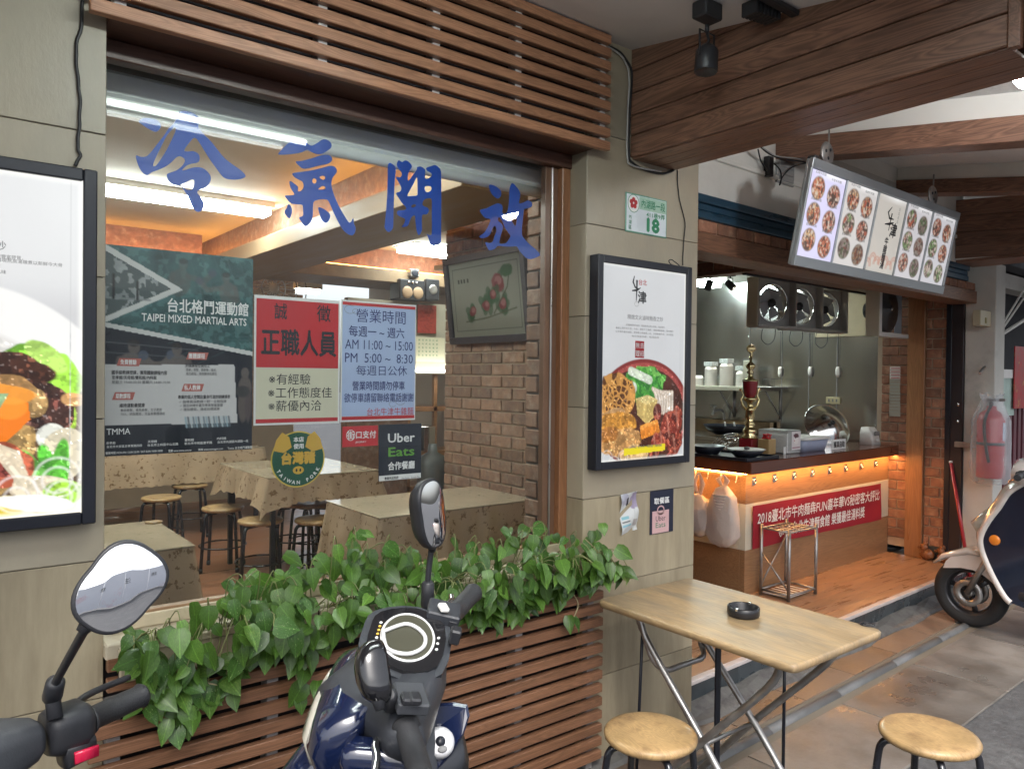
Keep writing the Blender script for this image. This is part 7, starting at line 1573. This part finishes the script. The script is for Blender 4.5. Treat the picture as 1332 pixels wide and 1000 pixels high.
# ================================================================== far side of the street (seen in mirrors and panes)
use(FA)
ho = thing('hoarding', 'white printed hoarding across the street, seen in the scooter mirrors', 'hoarding', (0, -9, 0))
M_hoard = mat('hoarding_white', (.80, .80, .84), .6, var=.04, vs=.3, col2=(.72, .42, .45), c2s=.45, c2t=(.58, .72))
for k in range(16): part(MB().box(-16+k*2, -14.02+k*2, -9.05, -9.0, .1, 2.9, .01), 'panel', M_hoard, ho)
P = Print((-16, -8.99, 3.6), (-1, 0, 0), (0, 0, -1), (0, 1, 0), .01)
P = Print((14, -8.98, 3.4), (-1, 0, 0), (0, 0, -1), (0, 1, 0), .01)
for k, s_ in enumerate('施工中請注意安全'): P.t(s_, 3+2.2*k, 1.3, .45, 'k')
P.done(ho, INK)
for k in range(3):
    single(MB().tube([(-20+40*i/16, -8.4+.3*k, 5.4+.35*k-.6*math.sin(math.pi*i/16)) for i in range(17)], .02, 5), 'overhead_wire', M_cable, 'overhead wire strung along the street, %s of three' % ['lowest', 'middle', 'highest'][k], 'wire', group='overhead wires')
# ================================================================== scooters
def scooter_mats(tag_, body, col2=None):
    return mat('scooter_paint_'+tag_, body, .14, var=.08, vs=9, coat=.8, spec=.6, rvar=.04)
M_tyre = mat('tyre_rubber', (.018, .018, .019), .75, var=.2, bump=.6, bs=140)
M_rim = mat('dark_rim', (.05, .05, .055), .35, metal=.6, var=.2)
M_navy = scooter_mats('navy', (.005, .010, .038))
M_whitep = scooter_mats('white', (.66, .60, .56))
M_greyp = mat('grey_scooter_plastic', (.030, .033, .040), .45, var=.15, vs=8, bump=.2, bs=300)
M_greyl = mat('grey_scooter_plastic_light', (.048, .052, .060), .5, var=.15, vs=8, bump=.2, bs=300)
M_lens = mat('headlamp_lens', (.42, .40, .34), .12, var=.2, vs=20, coat=.8)
M_glossblack = mat('gloss_black_plastic', (.008, .008, .010), .12, coat=.8, var=.05)
M_mirror = mat('mirror_glass', (.92, .93, .95), .01, metal=1, var=0, rvar=0)
M_orange = mat('reflector_orange', (.75, .22, .02), .25, coat=.5, var=.05)
M_rubber = mat('grip_rubber', (.022, .023, .026), .5, var=.15, vs=30, bump=.6, bs=500)
M_seat = mat('seat_vinyl', (.02, .02, .022), .5, var=.1)
def mat_frame(origin, heading):
    """local axes: +x forward, +y left, +z up"""
    h = Vector((heading[0], heading[1], 0)).normalized()
    return Matrix(((h.x, -h.y, 0, origin[0]), (h.y, h.x, 0, origin[1]), (0, 0, 1, 0), (0, 0, 0, 1)))
def wheel(t, x, r, w, nm='wheel'):
    Mw = Matrix.Translation((x, 0, r)) @ Matrix.Rotation(R(90), 4, 'X')
    wh = part(MB().lathe([(0, -w*.45), (.022, -w*.45), (.026, -w*.3), (.026, w*.3), (.022, w*.45), (0, w*.45)], 20, Mw), nm, M_steel_dull, t)
    part(MB().lathe([(r-.075, -w*.36), (r-.055, -w*.46), (r-.02, -w*.5), (r-.004, -w*.28), (r, 0), (r-.004, w*.28), (r-.02, w*.5), (r-.055, w*.46), (r-.075, w*.36)], 56, Mw), 'tyre', M_tyre, wh)
    part(MB().lathe([(r-.078, -w*.36), (r-.062, -w*.40), (r-.070, -w*.30), (r-.082, 0), (r-.070, w*.30), (r-.062, w*.40), (r-.078, w*.36), (r-.095, 0)], 48, Mw, close=True), 'rim', M_rim, wh)
    for k in range(3):
        a = 2*math.pi*k/3+.3; mb = MB(); c, s = math.cos(a), math.sin(a)
        mb.loft([(Mw @ Vector((c*q, s*q, 0)), (-s, 0, c), (0, 1, 0), wd, .010, 3) for q, wd in ((.02, .022), ((r-.07)*.55, .013), (r-.078, .020))], 12); part(mb, 'spoke', M_rim, wh)
    for sg in (-1, 1): part(MB().lathe([(.045, sg*w*.50), (.085, sg*w*.50), (.085, sg*w*.53), (.045, sg*w*.53)], 36, Mw, close=True), 'brake_disc', M_steel_dull, wh)
def generic_body(t, r, M_b, xf=.34, seat=True, shield=True, turn=0):
    """everything below the handlebars; turn: angle from the front wheel to the body (bars on the lock)"""
    part(MB().tube([(.02, 0, .86), (.20, 0, .52)], .028, 12), 'steering_tube', M_greyp, t)
    for s in (-1, 1): part(MB().tube([(.17, s*.065, .58), (xf, s*.065, r)], .018, 12), 'fork', M_steel_dull, t)
    part(MB().loft([((xf-.24, 0, r+.08), (0, 1, 0), (.5, 0, -.85), .05, .02, 3), ((xf-.17, 0, r+.24), (0, 1, 0), (.8, 0, -.6), .072, .03, 3), ((xf, 0, 2*r+.05), (0, 1, 0), (0, 0, 1), .078, .028, 3), ((xf+.15, 0, 2*r-.01), (0, 1, 0), (.5, 0, .85), .065, .02, 3), ((xf+.22, 0, 2*r-.07), (0, 1, 0), (.8, 0, .6), .03, .008, 3)], 20), 'front_fender', M_b, t)
    PRE[0] = Matrix.Rotation(turn, 4, 'Z') if turn else None
    if shield:
        part(MB().loft([((.20, 0, .34), (0, 1, 0), (1, 0, .4), .10, .03, 4), ((.17, 0, .50), (0, 1, 0), (1, 0, .3), .165, .05, 4), ((.15, 0, .70), (0, 1, 0), (1, 0, .2), .205, .055, 3.5), ((.10, 0, .84), (0, 1, 0), (1, 0, .3), .18, .06, 3), ((.06, 0, .93), (0, 1, 0), (1, 0, .3), .10, .05, 3)], 32), 'leg_shield', M_b, t)
        part(MB().loft([((.13, 0, .32), (0, 1, 0), (1, 0, .3), .12, .02, 4), ((.10, 0, .50), (0, 1, 0), (1, 0, .3), .17, .03, 4), ((.07, 0, .72), (0, 1, 0), (1, 0, .25), .195, .035, 4), ((.04, 0, .85), (0, 1, 0), (1, 0, .3), .15, .03, 3)], 28), 'inner_shield', M_greyp, t)
    part(MB().loft([((.16, 0, .30), (0, 1, 0), (0, 0, 1), .12, .035, 5), ((-.05, 0, .28), (0, 1, 0), (0, 0, 1), .16, .04, 6), ((-.35, 0, .29), (0, 1, 0), (0, 0, 1), .15, .05, 6)], 24), 'footboard', M_greyp, t)
    part(MB().loft([((-.36, 0, .45), (0, 1, 0), (.3, 0, 1), .11, .18, 4), ((-.55, 0, .52), (0, 1, 0), (0, 0, 1), .15, .17, 4), ((-.85, 0, .58), (0, 1, 0), (0, 0, 1), .14, .14, 3.5), ((-1.15, 0, .66), (0, 1, 0), (0, 0, 1), .08, .08, 3), ((-1.22, 0, .68), (0, 1, 0), (0, 0, 1), .04, .04, 3)], 28), 'rear_body', M_b, t)
    part(MB().loft([((-.34, 0, .70), (0, 1, 0), (0, 0, 1), .09, .03, 3), ((-.42, 0, .73), (0, 1, 0), (0, 0, 1), .13, .05, 3), ((-.70, 0, .755), (0, 1, 0), (0, 0, 1), .145, .05, 3), ((-.98, 0, .80), (0, 1, 0), (0, 0, 1), .12, .05, 3), ((-1.10, 0, .81), (0, 1, 0), (0, 0, 1), .08, .03, 3)], 28), 'seat', M_seat, t)
    part(MB().loft([((-1.20, 0, .68), (0, 1, 0), (0, 0, 1), .06, .04, 3), ((-1.25, 0, .68), (0, 1, 0), (0, 0, 1), .05, .03, 3)], 16), 'tail_lamp', M_ink_red, t)
    part(MB().tube([(-.45, .05, .08), (-.5, .14, .0)], .012, 8), 'side_stand', M_black, t)
    part(MB().box(-.75, -.35, -.10, .06, .16, .30, .02), 'engine', M_greyp, t)
    wheel(t, -.92, r, .10); PRE[0] = None
def grip(t, p0, p1, r=.0175, lever=True, name='grip'):
    p0, p1 = Vector(p0), Vector(p1); d = (p1-p0); L = d.length; d.normalize()
    pts = [p0+d*L*f for f in (0, .02, .05, .08, .5, .92, .95, 1.0)]; part(MB().tube(pts, [r*1.25, r*1.3, r*1.25, r, r*1.03, r, r*1.12, r*.95], 20), name, M_rubber, t)
    mb = MB()
    for f in (.2, .35, .5, .65, .8): 
        for k in range(10):
            pass
    return d
def mirror(t, base, mid, c, nrm, up, w, h, swp=.0, rad=.006, hm=None):
    """stem from base via mid to the housing; c centre, nrm the way the glass faces"""
    c = Vector(c); n = Vector(nrm).normalized(); u = Vector(up); u = (u-n*u.dot(n)).normalized(); s = u.cross(n).normalized()
    part(MB().tube(catmull([base, mid, c-u*h*.95-n*.012], 6), rad, 10), 'mirror_stem', M_blackplastic, t)
    b = Vector(base); d = (Vector(mid)-b).normalized(); part(MB().tube([b-d*.01, b, b+d*.045, b+d*.05], [.011, .014, .013, .008], 14), 'mirror_boot', M_blackplastic, t)
    q = c-u*h*.95-n*.012; part(MB().tube([q-u*.012, q+u*.005, q+u*.03], [.007, .012, .016], 12), 'mirror_neck', M_blackplastic, t)
    def out(k, sc, dz):
        vs = []
        for i in range(40):
            a = 2*math.pi*i/40; ca, sa = math.cos(a), math.sin(a); pw = 2.5
            x = math.copysign(abs(ca)**(2/pw), ca)*w*sc; y = math.copysign(abs(sa)**(2/pw), sa)*h*sc; x *= 1-.22*(y/h) if y < 0 else 1+.0*(y/h); x *= (1+.18*y/h)
            vs.append(c+s*(x+swp*y)+u*y-n*dz)
        return vs
    mb = MB(); rings = [out(0, .93, -.002), out(0, 1, -.003), out(0, 1.03, .004), out(0, .98, .018), out(0, .78, .032), out(0, .4, .040)]
    mb.add([p for r_ in rings for p in r_], [(i*40+k, i*40+(k+1) % 40, (i+1)*40+(k+1) % 40, (i+1)*40+k) for i in range(5) for k in range(40)], True); mb.add(rings[-1], [tuple(range(40))], True)
    mh = part(mb, 'mirror_housing', hm or M_blackplastic, t); gm = MB(); rg = [out(0, .94*q, -.0025-.0042*(1-q*q)) for q in (1, .88, .75, .6, .45, .3, .15, .04)]; gm.add([p for r_ in rg for p in r_], [(i*40+k, i*40+(k+1) % 40, (i+1)*40+(k+1) % 40, (i+1)*40+k) for i in range(7) for k in range(40)], True); gm.add(rg[-1], [tuple(range(40))], True); part(gm, 'mirror_glass', M_mirror, mh)

# ---- middle scooter, navy: on its side stand, bars turned left
def lean_frame(o, h, deg): return mat_frame(o, h) @ Matrix.Rotation(R(-deg), 4, 'X')
use(lean_frame((.79, 1.36), (-.8, .6), 10)); Li = FRAME[0].inverted()
def WL(px, py, z):   # sight line at world height z, in the scooter's axes
    o = Vector((0, 0, EYE)); d = _ray(px, py); return Li @ (o+d*((z-EYE)/d.z))
def WT(px, py, dist): return Li @ (Vector((0, 0, EYE))+_ray(px, py)*dist)
t = thing('scooter', 'navy blue motor scooter parked in front of the lower slats, its dashboard showing', 'scooter', (0, 0, 0))
generic_body(t, .225, M_navy, turn=R(-32)); wheel(t, .34, .225, .09)
CY = .035
cw = MB(); secs = []
for y, zc, xc, rx, rz in ((-.135, 1.062, -.078, .024, .024), (-.11, 1.062, -.070, .032, .030), (-.07, 1.055, -.050, .046, .042), (-.03, 1.040, -.005, .092, .050), (CY, 1.030, .016, .118, .054), (.09, 1.030, .006, .100, .050), (.135, 1.03, -.026, .058, .046), (.175, 1.035, -.040, .038, .036), (.20, 1.038, -.046, .026, .026)):
    secs.append(((xc, y, zc-.02), (1, 0, -.25), (.25, 0, 1), rx, rz, 2.6))
part(cw.loft(secs, 36), 'handlebar_cowl', M_greyp, t)
part(MB().loft([((.045, CY, .84), (0, 1, 0), (1, 0, .2), .085, .03, 3), ((.075, CY, .90), (0, 1, 0), (1, 0, .2), .125, .04, 3.2), ((.082, CY, .97), (0, 1, 0), (1, 0, .2), .140, .050, 3.2), ((.065, CY, 1.015), (0, 1, 0), (1, 0, .1), .130, .05, 3.2), ((.045, CY, 1.040), (0, 1, 0), (1, 0, 0), .105, .038, 3)], 40), 'front_cowl', M_navy, t)
part(MB().loft([((.105, CY, .905), (0, 1, 0), (1, 0, .3), .06, .010, 2.6), ((.118, CY, .93), (0, 1, 0), (1, 0, .3), .095, .016, 2.6), ((.124, CY, .975), (0, 1, 0), (1, 0, .3), .100, .018, 2.6), ((.112, CY, 1.01), (0, 1, 0), (1, 0, .3), .07, .012, 2.6)], 36), 'headlamp', M_lens, t)
part(MB().loft([((-.045, CY, .72), (0, 1, 0), (1, 0, .2), .05, .04, 3), ((-.045, CY, .86), (0, 1, 0), (1, 0, .2), .085, .055, 3), ((-.02, CY, .97), (0, 1, 0), (1, 0, .2), .10, .06, 3)], 28), 'steering_cover', M_greyl, t)
# crease panel and lower side panel of the front cowl, seen on the rider's left
part(MB().loft([((.010, CY+.115, .985), (1, 0, .1), (0, .4, 1), .055, .020, 4), ((.0, CY+.140, .955), (1, 0, .1), (0, .4, 1), .062, .024, 4), ((-.01, CY+.145, .915), (1, 0, .1), (0, .2, 1), .055, .02, 4)], 24), 'cowl_side_panel', M_navy, t)
Md = Matrix.Translation((-.028, .0, 1.090)) @ Matrix.Rotation(R(-14), 4, 'Y') @ Matrix.Rotation(R(-12), 4, 'X')
def dsk(rx, ry, z0, z1, n=36, cx=0, cy=0):
    pr = [(cx+rx*math.cos(2*math.pi*k/n), cy+ry*math.sin(2*math.pi*k/n)) for k in range(n)]; return MB().prism(pr, lambda a, b, c: Md @ Vector((a, b, c)), z0, z1)
hexp = [(.060, -.05), (.070, .0), (.060, .05), (-.005, .082), (-.062, .052), (-.062, -.052), (-.005, -.082)]
bez = smooth_poly([(a*1.18, b*1.16) for a, b in hexp], 3)
part(MB().prism(bez, lambda a, b, c: Md @ Vector((a, b, c)), -.05, -.004), 'dash_surround', M_greyp, t)
db = part(MB().prism(smooth_poly(hexp, 3), lambda a, b, c: Md @ Vector((a, b, c)), -.03, .003), 'dashboard', mat('dash_black', (.010, .010, .012), .15, coat=.8, var=.05), t)
part(dsk(.046, .058, .003, .0045), 'dial_face', mat('dial_olive', (.055, .053, .035), .35, coat=.2, var=.1), db)
def ringp(rx, ry, w, z, rot=0, n=40):
    vs = []
    for k in range(n):
        a = 2*math.pi*k/n
        for q, dz in ((0, 0), (w/2, .003), (w, 0)): vs.append(Md @ Vector(((rx-q)*math.cos(a), (ry-q)*math.sin(a), z+dz)))
    return MB().add(vs, [(3*k+i, 3*((k+1) % n)+i, 3*((k+1) % n)+i+1, 3*k+i+1) for k in range(n) for i in (0, 1)], True)
M_wring = mat('dial_white', (.60, .60, .60), .3, var=0)
part(ringp(.050, .062, .005, .004), 'dial_ring', M_wring, db, fixn=False)
shp = catmull([(.046, .006, .0075), (.030, .044, .0075), (-.006, .046, .0075), (-.030, .022, .0075), (-.030, -.006, .0075), (-.012, -.024, .0075), (.012, -.026, .0075), (.046, .006, .0075)], 4)
part(MB().tube([Md @ v for v in shp], .0038, 8), 'dial_mark', M_wring, db)
for k in range(5): part(MB().ell(tuple(Md @ Vector((.054, -.02+.01*k, .004))), (.003, .003, .002)), 'warning_lamp', M_ink_white if k in (0, 4) else M_ink_gold, db)
for k in range(3): part(MB().ell(tuple(Md @ Vector((-.055, -.015+.015*k, .004))), (.003, .003, .002)), 'warning_lamp', M_ink_white, db)
gR0, gR1 = WL(577, 812, 1.075), WL(617, 769, 1.09); gL0, gL1 = WL(528, 945, .99), WL(556, 1035, .96)
for g0, g1 in ((gR0, gR1), (gL0, gL1)): grip(t, g0, g1, .0185)
def padbox(px, py, z, sx, sy, h, m, nm, rot=0, par=None):
    c = WL(px, py, z); M_ = Matrix.Translation(c) @ Matrix.Rotation(R(-14), 4, 'Y') @ Matrix.Rotation(rot, 4, 'Z'); return part(MB().box(-sx, sx, -sy, sy, -h, h, min(.003, h*.8), M_), nm, m, par or t)
padbox(577, 797, 1.092, .032, .030, .012, M_greyp, 'switch_panel'); padbox(577, 790, 1.110, .009, .012, .005, M_plastic_w, 'start_button', .4)
for px, py in ((588, 812), (592, 826)): padbox(px, py, 1.075, .010, .012, .014, M_blackplastic, 'switch')
padbox(534, 908, 1.035, .026, .030, .010, M_greyl, 'switch_panel', .3)
for px in (529, 540): padbox(px, 908, 1.046, .009, .012, .006, M_blackplastic, 'switch', .3)
lv = [WL(*q) for q in ((520, 952, .985), (497, 955, .965), (488, 968, .96), (490, 985, .955), (487, 1010, .95), (486, 1050, .94))]
part(MB().tube(catmull(lv, 5), [.012]*6+[.007]*20, 10), 'brake_lever', M_steel, t); part(MB().tube([WL(530, 948, .985), WL(505, 950, .97)], .014, 12), 'lever_bracket', M_blackplastic, t)
part(MB().tube(catmull([gR0+Vector((.05, .01, -.01)), gR0+Vector((.06, -.03, -.015)), gR1+Vector((.055, .02, -.02)), gR1+Vector((.05, -.02, -.02))], 5), .0065, 8), 'brake_lever', M_steel, t)
ig = WL(572, 965, .90); fc_ = Li.to_3x3() @ Vector((-.25, -.72, .62)); Mi_ = Matrix.Translation(ig) @ fc_.to_track_quat('Z', 'Y').to_matrix().to_4x4()
kr = part(MB().lathe([(.0, .006), (.019, .008), (.025, .007), (.027, .0), (.027, -.02), (0, -.02)], 28, Mi_), 'key_ring', mat('key_silver', (.55, .55, .56), .35, metal=.3, var=.03), t)
part(MB().lathe([(0, .011), (.008, .011), (.009, .007)], 16, Mi_), 'key_hole', M_black, kr)
part(MB().ell((0, -.014, .010), (.009, .006, .003), 14, 8, Mi_), 'key_shutter', M_ink_grey, kr)
part(MB().loft([(Mi_ @ Vector((.0, .0, -.012)), Mi_.to_3x3() @ Vector((1, 0, 0)), Mi_.to_3x3() @ Vector((0, 1, 0)), .043, .040, 3), (Mi_ @ Vector((.0, .0, -.05)), Mi_.to_3x3() @ Vector((1, 0, 0)), Mi_.to_3x3() @ Vector((0, 1, 0)), .06, .07, 3)], 24), 'key_panel', M_greyp, t)
# wing of the leg shield on the wall side
wg = [WL(*q) for q in ((566, 914, .955), (590, 913, .955), (608, 916, .95), (611, 930, .935), (603, 955, .91), (588, 980, .88), (570, 1000, .86), (548, 1030, .83), (545, 990, .87), (560, 950, .91))]
nb_ = sum(wg, Vector())/len(wg); wn = Li.to_3x3() @ Vector((-.45, -.75, .3)).normalized(); mb = MB(); L_ = len(wg)
mb.add([p for p in wg]+[nb_+(p-nb_)*1.0-wn*.035 for p in wg]+[nb_+(p-nb_)*.90-wn*.006+wn*.010 for p in wg], [(i, (i+1) % L_, L_+(i+1) % L_, L_+i) for i in range(L_)]+[(i, (i+1) % L_, 2*L_+(i+1) % L_, 2*L_+i) for i in range(L_)]+[tuple(range(2*L_, 3*L_)), tuple(range(L_, 2*L_))], False); part(mb, 'shield_wing', M_navy, t)
mirror(t, WT(556, 786, 1.56), WT(557, 750, 1.555), WT(563, 668, 1.545), Li.to_3x3() @ Vector((.45, -.89, .10)), Li.to_3x3() @ Vector((-.10, .0, 1)), .044, .070, .0)
_L3 = Li.to_3x3(); mirror(t, WL(508, 916, 1.02), WL(507, 908, 1.04), WT(495, 872, 1.19), _L3 @ (FW*.62+RT*.75-UP*.1), _L3 @ (-RT*.5+UP*.85+FW*.2), .023, .047, .0, hm=M_glossblack)

# ---- left scooter, black
H1 = (-.65, .76)
use(mat_frame((-.03, 1.21), H1)); Li = FRAME[0].inverted()
t = thing('scooter', 'dark scooter at the lower left corner, its right grip and round mirror in view', 'scooter', (0, 0, 0))
generic_body(t, .225, M_greyp, turn=R(-30)); wheel(t, .34, .225, .09)
def Lp(px, py, z):
    o = Vector((0, 0, EYE)); d = _ray(px, py); k = (z-EYE)/d.z; return Li @ (o+d*k)
g0, g1 = Lp(113, 937, 1.0), Lp(186, 903, 1.0); grip(t, g0, g1, .0185)
sw0, sw1 = Lp(58, 955, 1.0), Lp(112, 937, 1.0); dd = (sw1-sw0).normalized(); nn = Vector((0, 0, 1)); ss = dd.cross(nn)
part(MB().loft([(sw0, ss, nn, .028, .030, 3), (sw0+dd*.012, ss, nn, .034, .035, 3), (sw0+dd*.05, ss, nn, .035, .036, 3), (sw1+dd*.004, ss, nn, .025, .026, 2.5), (sw1+dd*.008, ss, nn, .018, .018, 2.2)], 28), 'switch_housing', M_blackplastic, t)
part(MB().loft([(sw0+dd*.02-nn*.035+ss*.012, ss, nn, .022, .020, 4), (sw0+dd*.062-nn*.032+ss*.012, ss, nn, .020, .018, 4)], 20), 'switch_block', M_blackplastic, t)
bc = sw0+dd*.045-nn*.036+ss*.036; sb_ = Li.to_3x3() @ Vector((0, 0, 1)); part(MB().loft([(bc-dd*.017, ss, nn, .004, .009, 4), (bc+dd*.017, ss, nn, .004, .009, 4)], 14), 'start_button', mat('button_red', (.50, .01, .05), .25, coat=.5, var=0), t)
cw0 = Lp(52, 958, 1.0); part(MB().loft([(cw0, ss, nn, .022, .022, 2.5), (cw0-dd*.01, ss, nn, .030, .030, 3), (cw0-dd*.05, ss, nn, .048, .040, 3.5), (cw0-dd*.13, ss, nn, .075, .050, 4), (cw0-dd*.22, ss, nn, .085, .055, 4), (cw0-dd*.36, ss, nn, .045, .040, 3.5), (cw0-dd*.40, ss, nn, .03, .03, 3)], 32), 'handlebar_cowl', M_greyl, t)
grip(t, cw0-dd*.41, cw0-dd*.55, .0185)
part(MB().loft([((.03, 0, .80), (0, 1, 0), (1, 0, .2), .10, .06, 3), ((.05, 0, .90), (0, 1, 0), (1, 0, .2), .12, .07, 3), (Vector((.03, 0, .98)), (0, 1, 0), (1, 0, .2), .09, .05, 3)], 24), 'steering_cover', M_greyp, t)
part(MB().tube(catmull([Lp(95, 940, 1.02)+ss*-.03, Lp(130, 915, 1.01)-ss*.05, Lp(185, 890, 1.0)-ss*.05], 5), .006, 8), 'brake_lever', M_blackplastic, t)
b0 = Lp(72, 935, 1.03); b1 = Lp(68, 905, 1.06); 
part(MB().tube([b0, b1, Lp(67, 897, 1.07)], [.011, .0105, .008], 14), 'mirror_socket', M_blackplastic, t)
mcn = Lp(157, 764, 1.27)
mirror(t, b1, Lp(72, 888, 1.09), mcn, Li.to_3x3() @ Vector((-.02, -1.0, .14)), Li.to_3x3() @ Vector((.62, 0, .70)), .045, .058, .0)

# ---- right scooter, white with dark side panel, nose to the shop
XS = 5.27
use(mat_frame((XS, 1.64), (0, 1)))
t = thing('scooter', 'white and navy scooter at the right edge, front wheel beside the platform', 'scooter', (0, 0, 0))
generic_body(t, .215, M_whitep, xf=.34, shield=False); wheel(t, .34, .215, .10)
use(FA); pts = [(1331, 628), (1312, 640), (1299, 659), (1284, 679), (1275, 698), (1276, 714), (1283, 733), (1293, 754), (1306, 776), (1314, 784)]
XP = 5.12
edge = [onX(a, b, XP) for a, b in pts]; eg = [(p.y, p.z) for p in edge]
Fs = mat_frame((XS, 1.64), (0, 1)); Fi = Fs.inverted(); use(Fs)
ctr = MB().tube([Fi @ Vector((XP+.012, y, z)) for y, z in catmull([(a, b, 0) for a, b in eg], 4) for _ in (0,)] if False else [Fi @ Vector((XP+.012, q.x, q.y)) for q in catmull([(a, b, 0) for a, b in eg], 4)], .019, 12)
part(ctr, 'shield_edge', M_whitep, t)
part(MB().tube([Fi @ Vector((2*XS-XP-.012, q.x, q.y)) for q in catmull([(a, b, 0) for a, b in eg], 4)], .019, 12), 'shield_edge', M_whitep, t)
poly = [(q.x, q.y) for q in catmull([(a, b, 0) for a, b in eg], 3)]+[(eg[-1][0]-.10, eg[-1][1]-.02), (eg[-1][0]-.35, .24), (eg[-1][0]-.35, .34), (1.50, .44), (1.44, .60), (1.45, .85), (eg[0][0]-.04, eg[0][1]+.03)]
part(MB().prism(poly, lambda a, b, c: Fi @ Vector((c, a, b)), XP+.006, 2*XS-XP-.006, False), 'side_panel', mat('navy_gloss_panel', (.010, .016, .035), .12, coat=.9, var=.1), t)
nose = MB(); n_ = 12; sm_pts = catmull([(a, b, 0) for a, b in eg], 4)
rows = []
for q in sm_pts:
    row = []
    for k in range(n_+1):
        f = k/n_; x = XP+.02+(2*XS-2*XP-.04)*f; bul = .07*math.sin(math.pi*f); row.append(Fi @ Vector((x, q.x+bul, q.y+.02*math.sin(math.pi*f))))
    rows.append(row)
nose.add([p for r_ in rows for p in r_], [(i*(n_+1)+k, i*(n_+1)+k+1, (i+1)*(n_+1)+k+1, (i+1)*(n_+1)+k) for i in range(len(rows)-1) for k in range(n_)], True); part(nose, 'front_panel', M_whitep, t)
use(FA); h0 = onX(1281, 683, 5.2); use(Fs)
part(MB().loft([(Fi @ Vector((5.27, h0.y+.02, h0.z-.09)), (0, 1, 0), (1, 0, 0), .06, .015, 3), (Fi @ Vector((5.27, h0.y+.045, h0.z)), (0, 1, 0), (1, 0, .2), .09, .045, 3), (Fi @ Vector((5.27, h0.y-.02, h0.z+.10)), (0, 1, 0), (1, 0, .3), .05, .02, 3)], 24), 'headlamp', M_lens, t)
use(FA); q = onX(1293.5, 702.5, XP); use(Fs); qc = Fi @ Vector((XP+.004, q.y, q.z)); part(MB().lathe([(0, .008), (.024, .008), (.030, .004), (.032, 0), (0, 0)], 28, Matrix.Translation(qc) @ Vector((0, 1, 0)).to_track_quat('Z', 'Y').to_matrix().to_4x4()), 'reflector', M_orange, t)
# fender in profile
use(FA); fp = [(1227, 738), (1231, 729), (1239, 722), (1250, 717), (1262, 714), (1275, 716), (1284, 728), (1292, 745), (1299, 766), (1291, 757), (1280, 748), (1266, 741), (1250, 738), (1238, 738)]
fo = [onX(a, b, XS-.055) for a, b in fp]; use(Fs)
part(MB().prism([(p.y, p.z) for p in fo], lambda a, b, c: Fi @ Vector((c, a, b)), XS-.062, XS+.062), 'fender_side', M_whitep, t)
part(MB().tube([(.0, .28, 1.02), (.0, -.28, 1.02)], .014, 10), 'handlebar', M_blackplastic, t)
part(MB().loft([((.02, .18, 1.0), (1, 0, 0), (0, 0, 1), .05, .05, 3), ((.03, 0, 1.01), (1, 0, 0), (0, 0, 1), .09, .08, 3), ((.02, -.18, 1.0), (1, 0, 0), (0, 0, 1), .05, .05, 3)], 24), 'handlebar_cowl', M_whitep, t)
use(FA); l0, l1 = onX(1313, 626, 5.05), onX(1331, 621, 5.0); use(Fs); part(MB().tube([Fi @ l0, Fi @ ((l0+l1)/2+Vector((0, 0, .004))), Fi @ l1, Fi @ Vector((5.02, 1.62, 1.02))], .007, 8), 'brake_lever', M_steel, t)
for s in (-1, 1): grip(t, (-.02, s*.29, 1.02), (-.04, s*.41, 1.01))
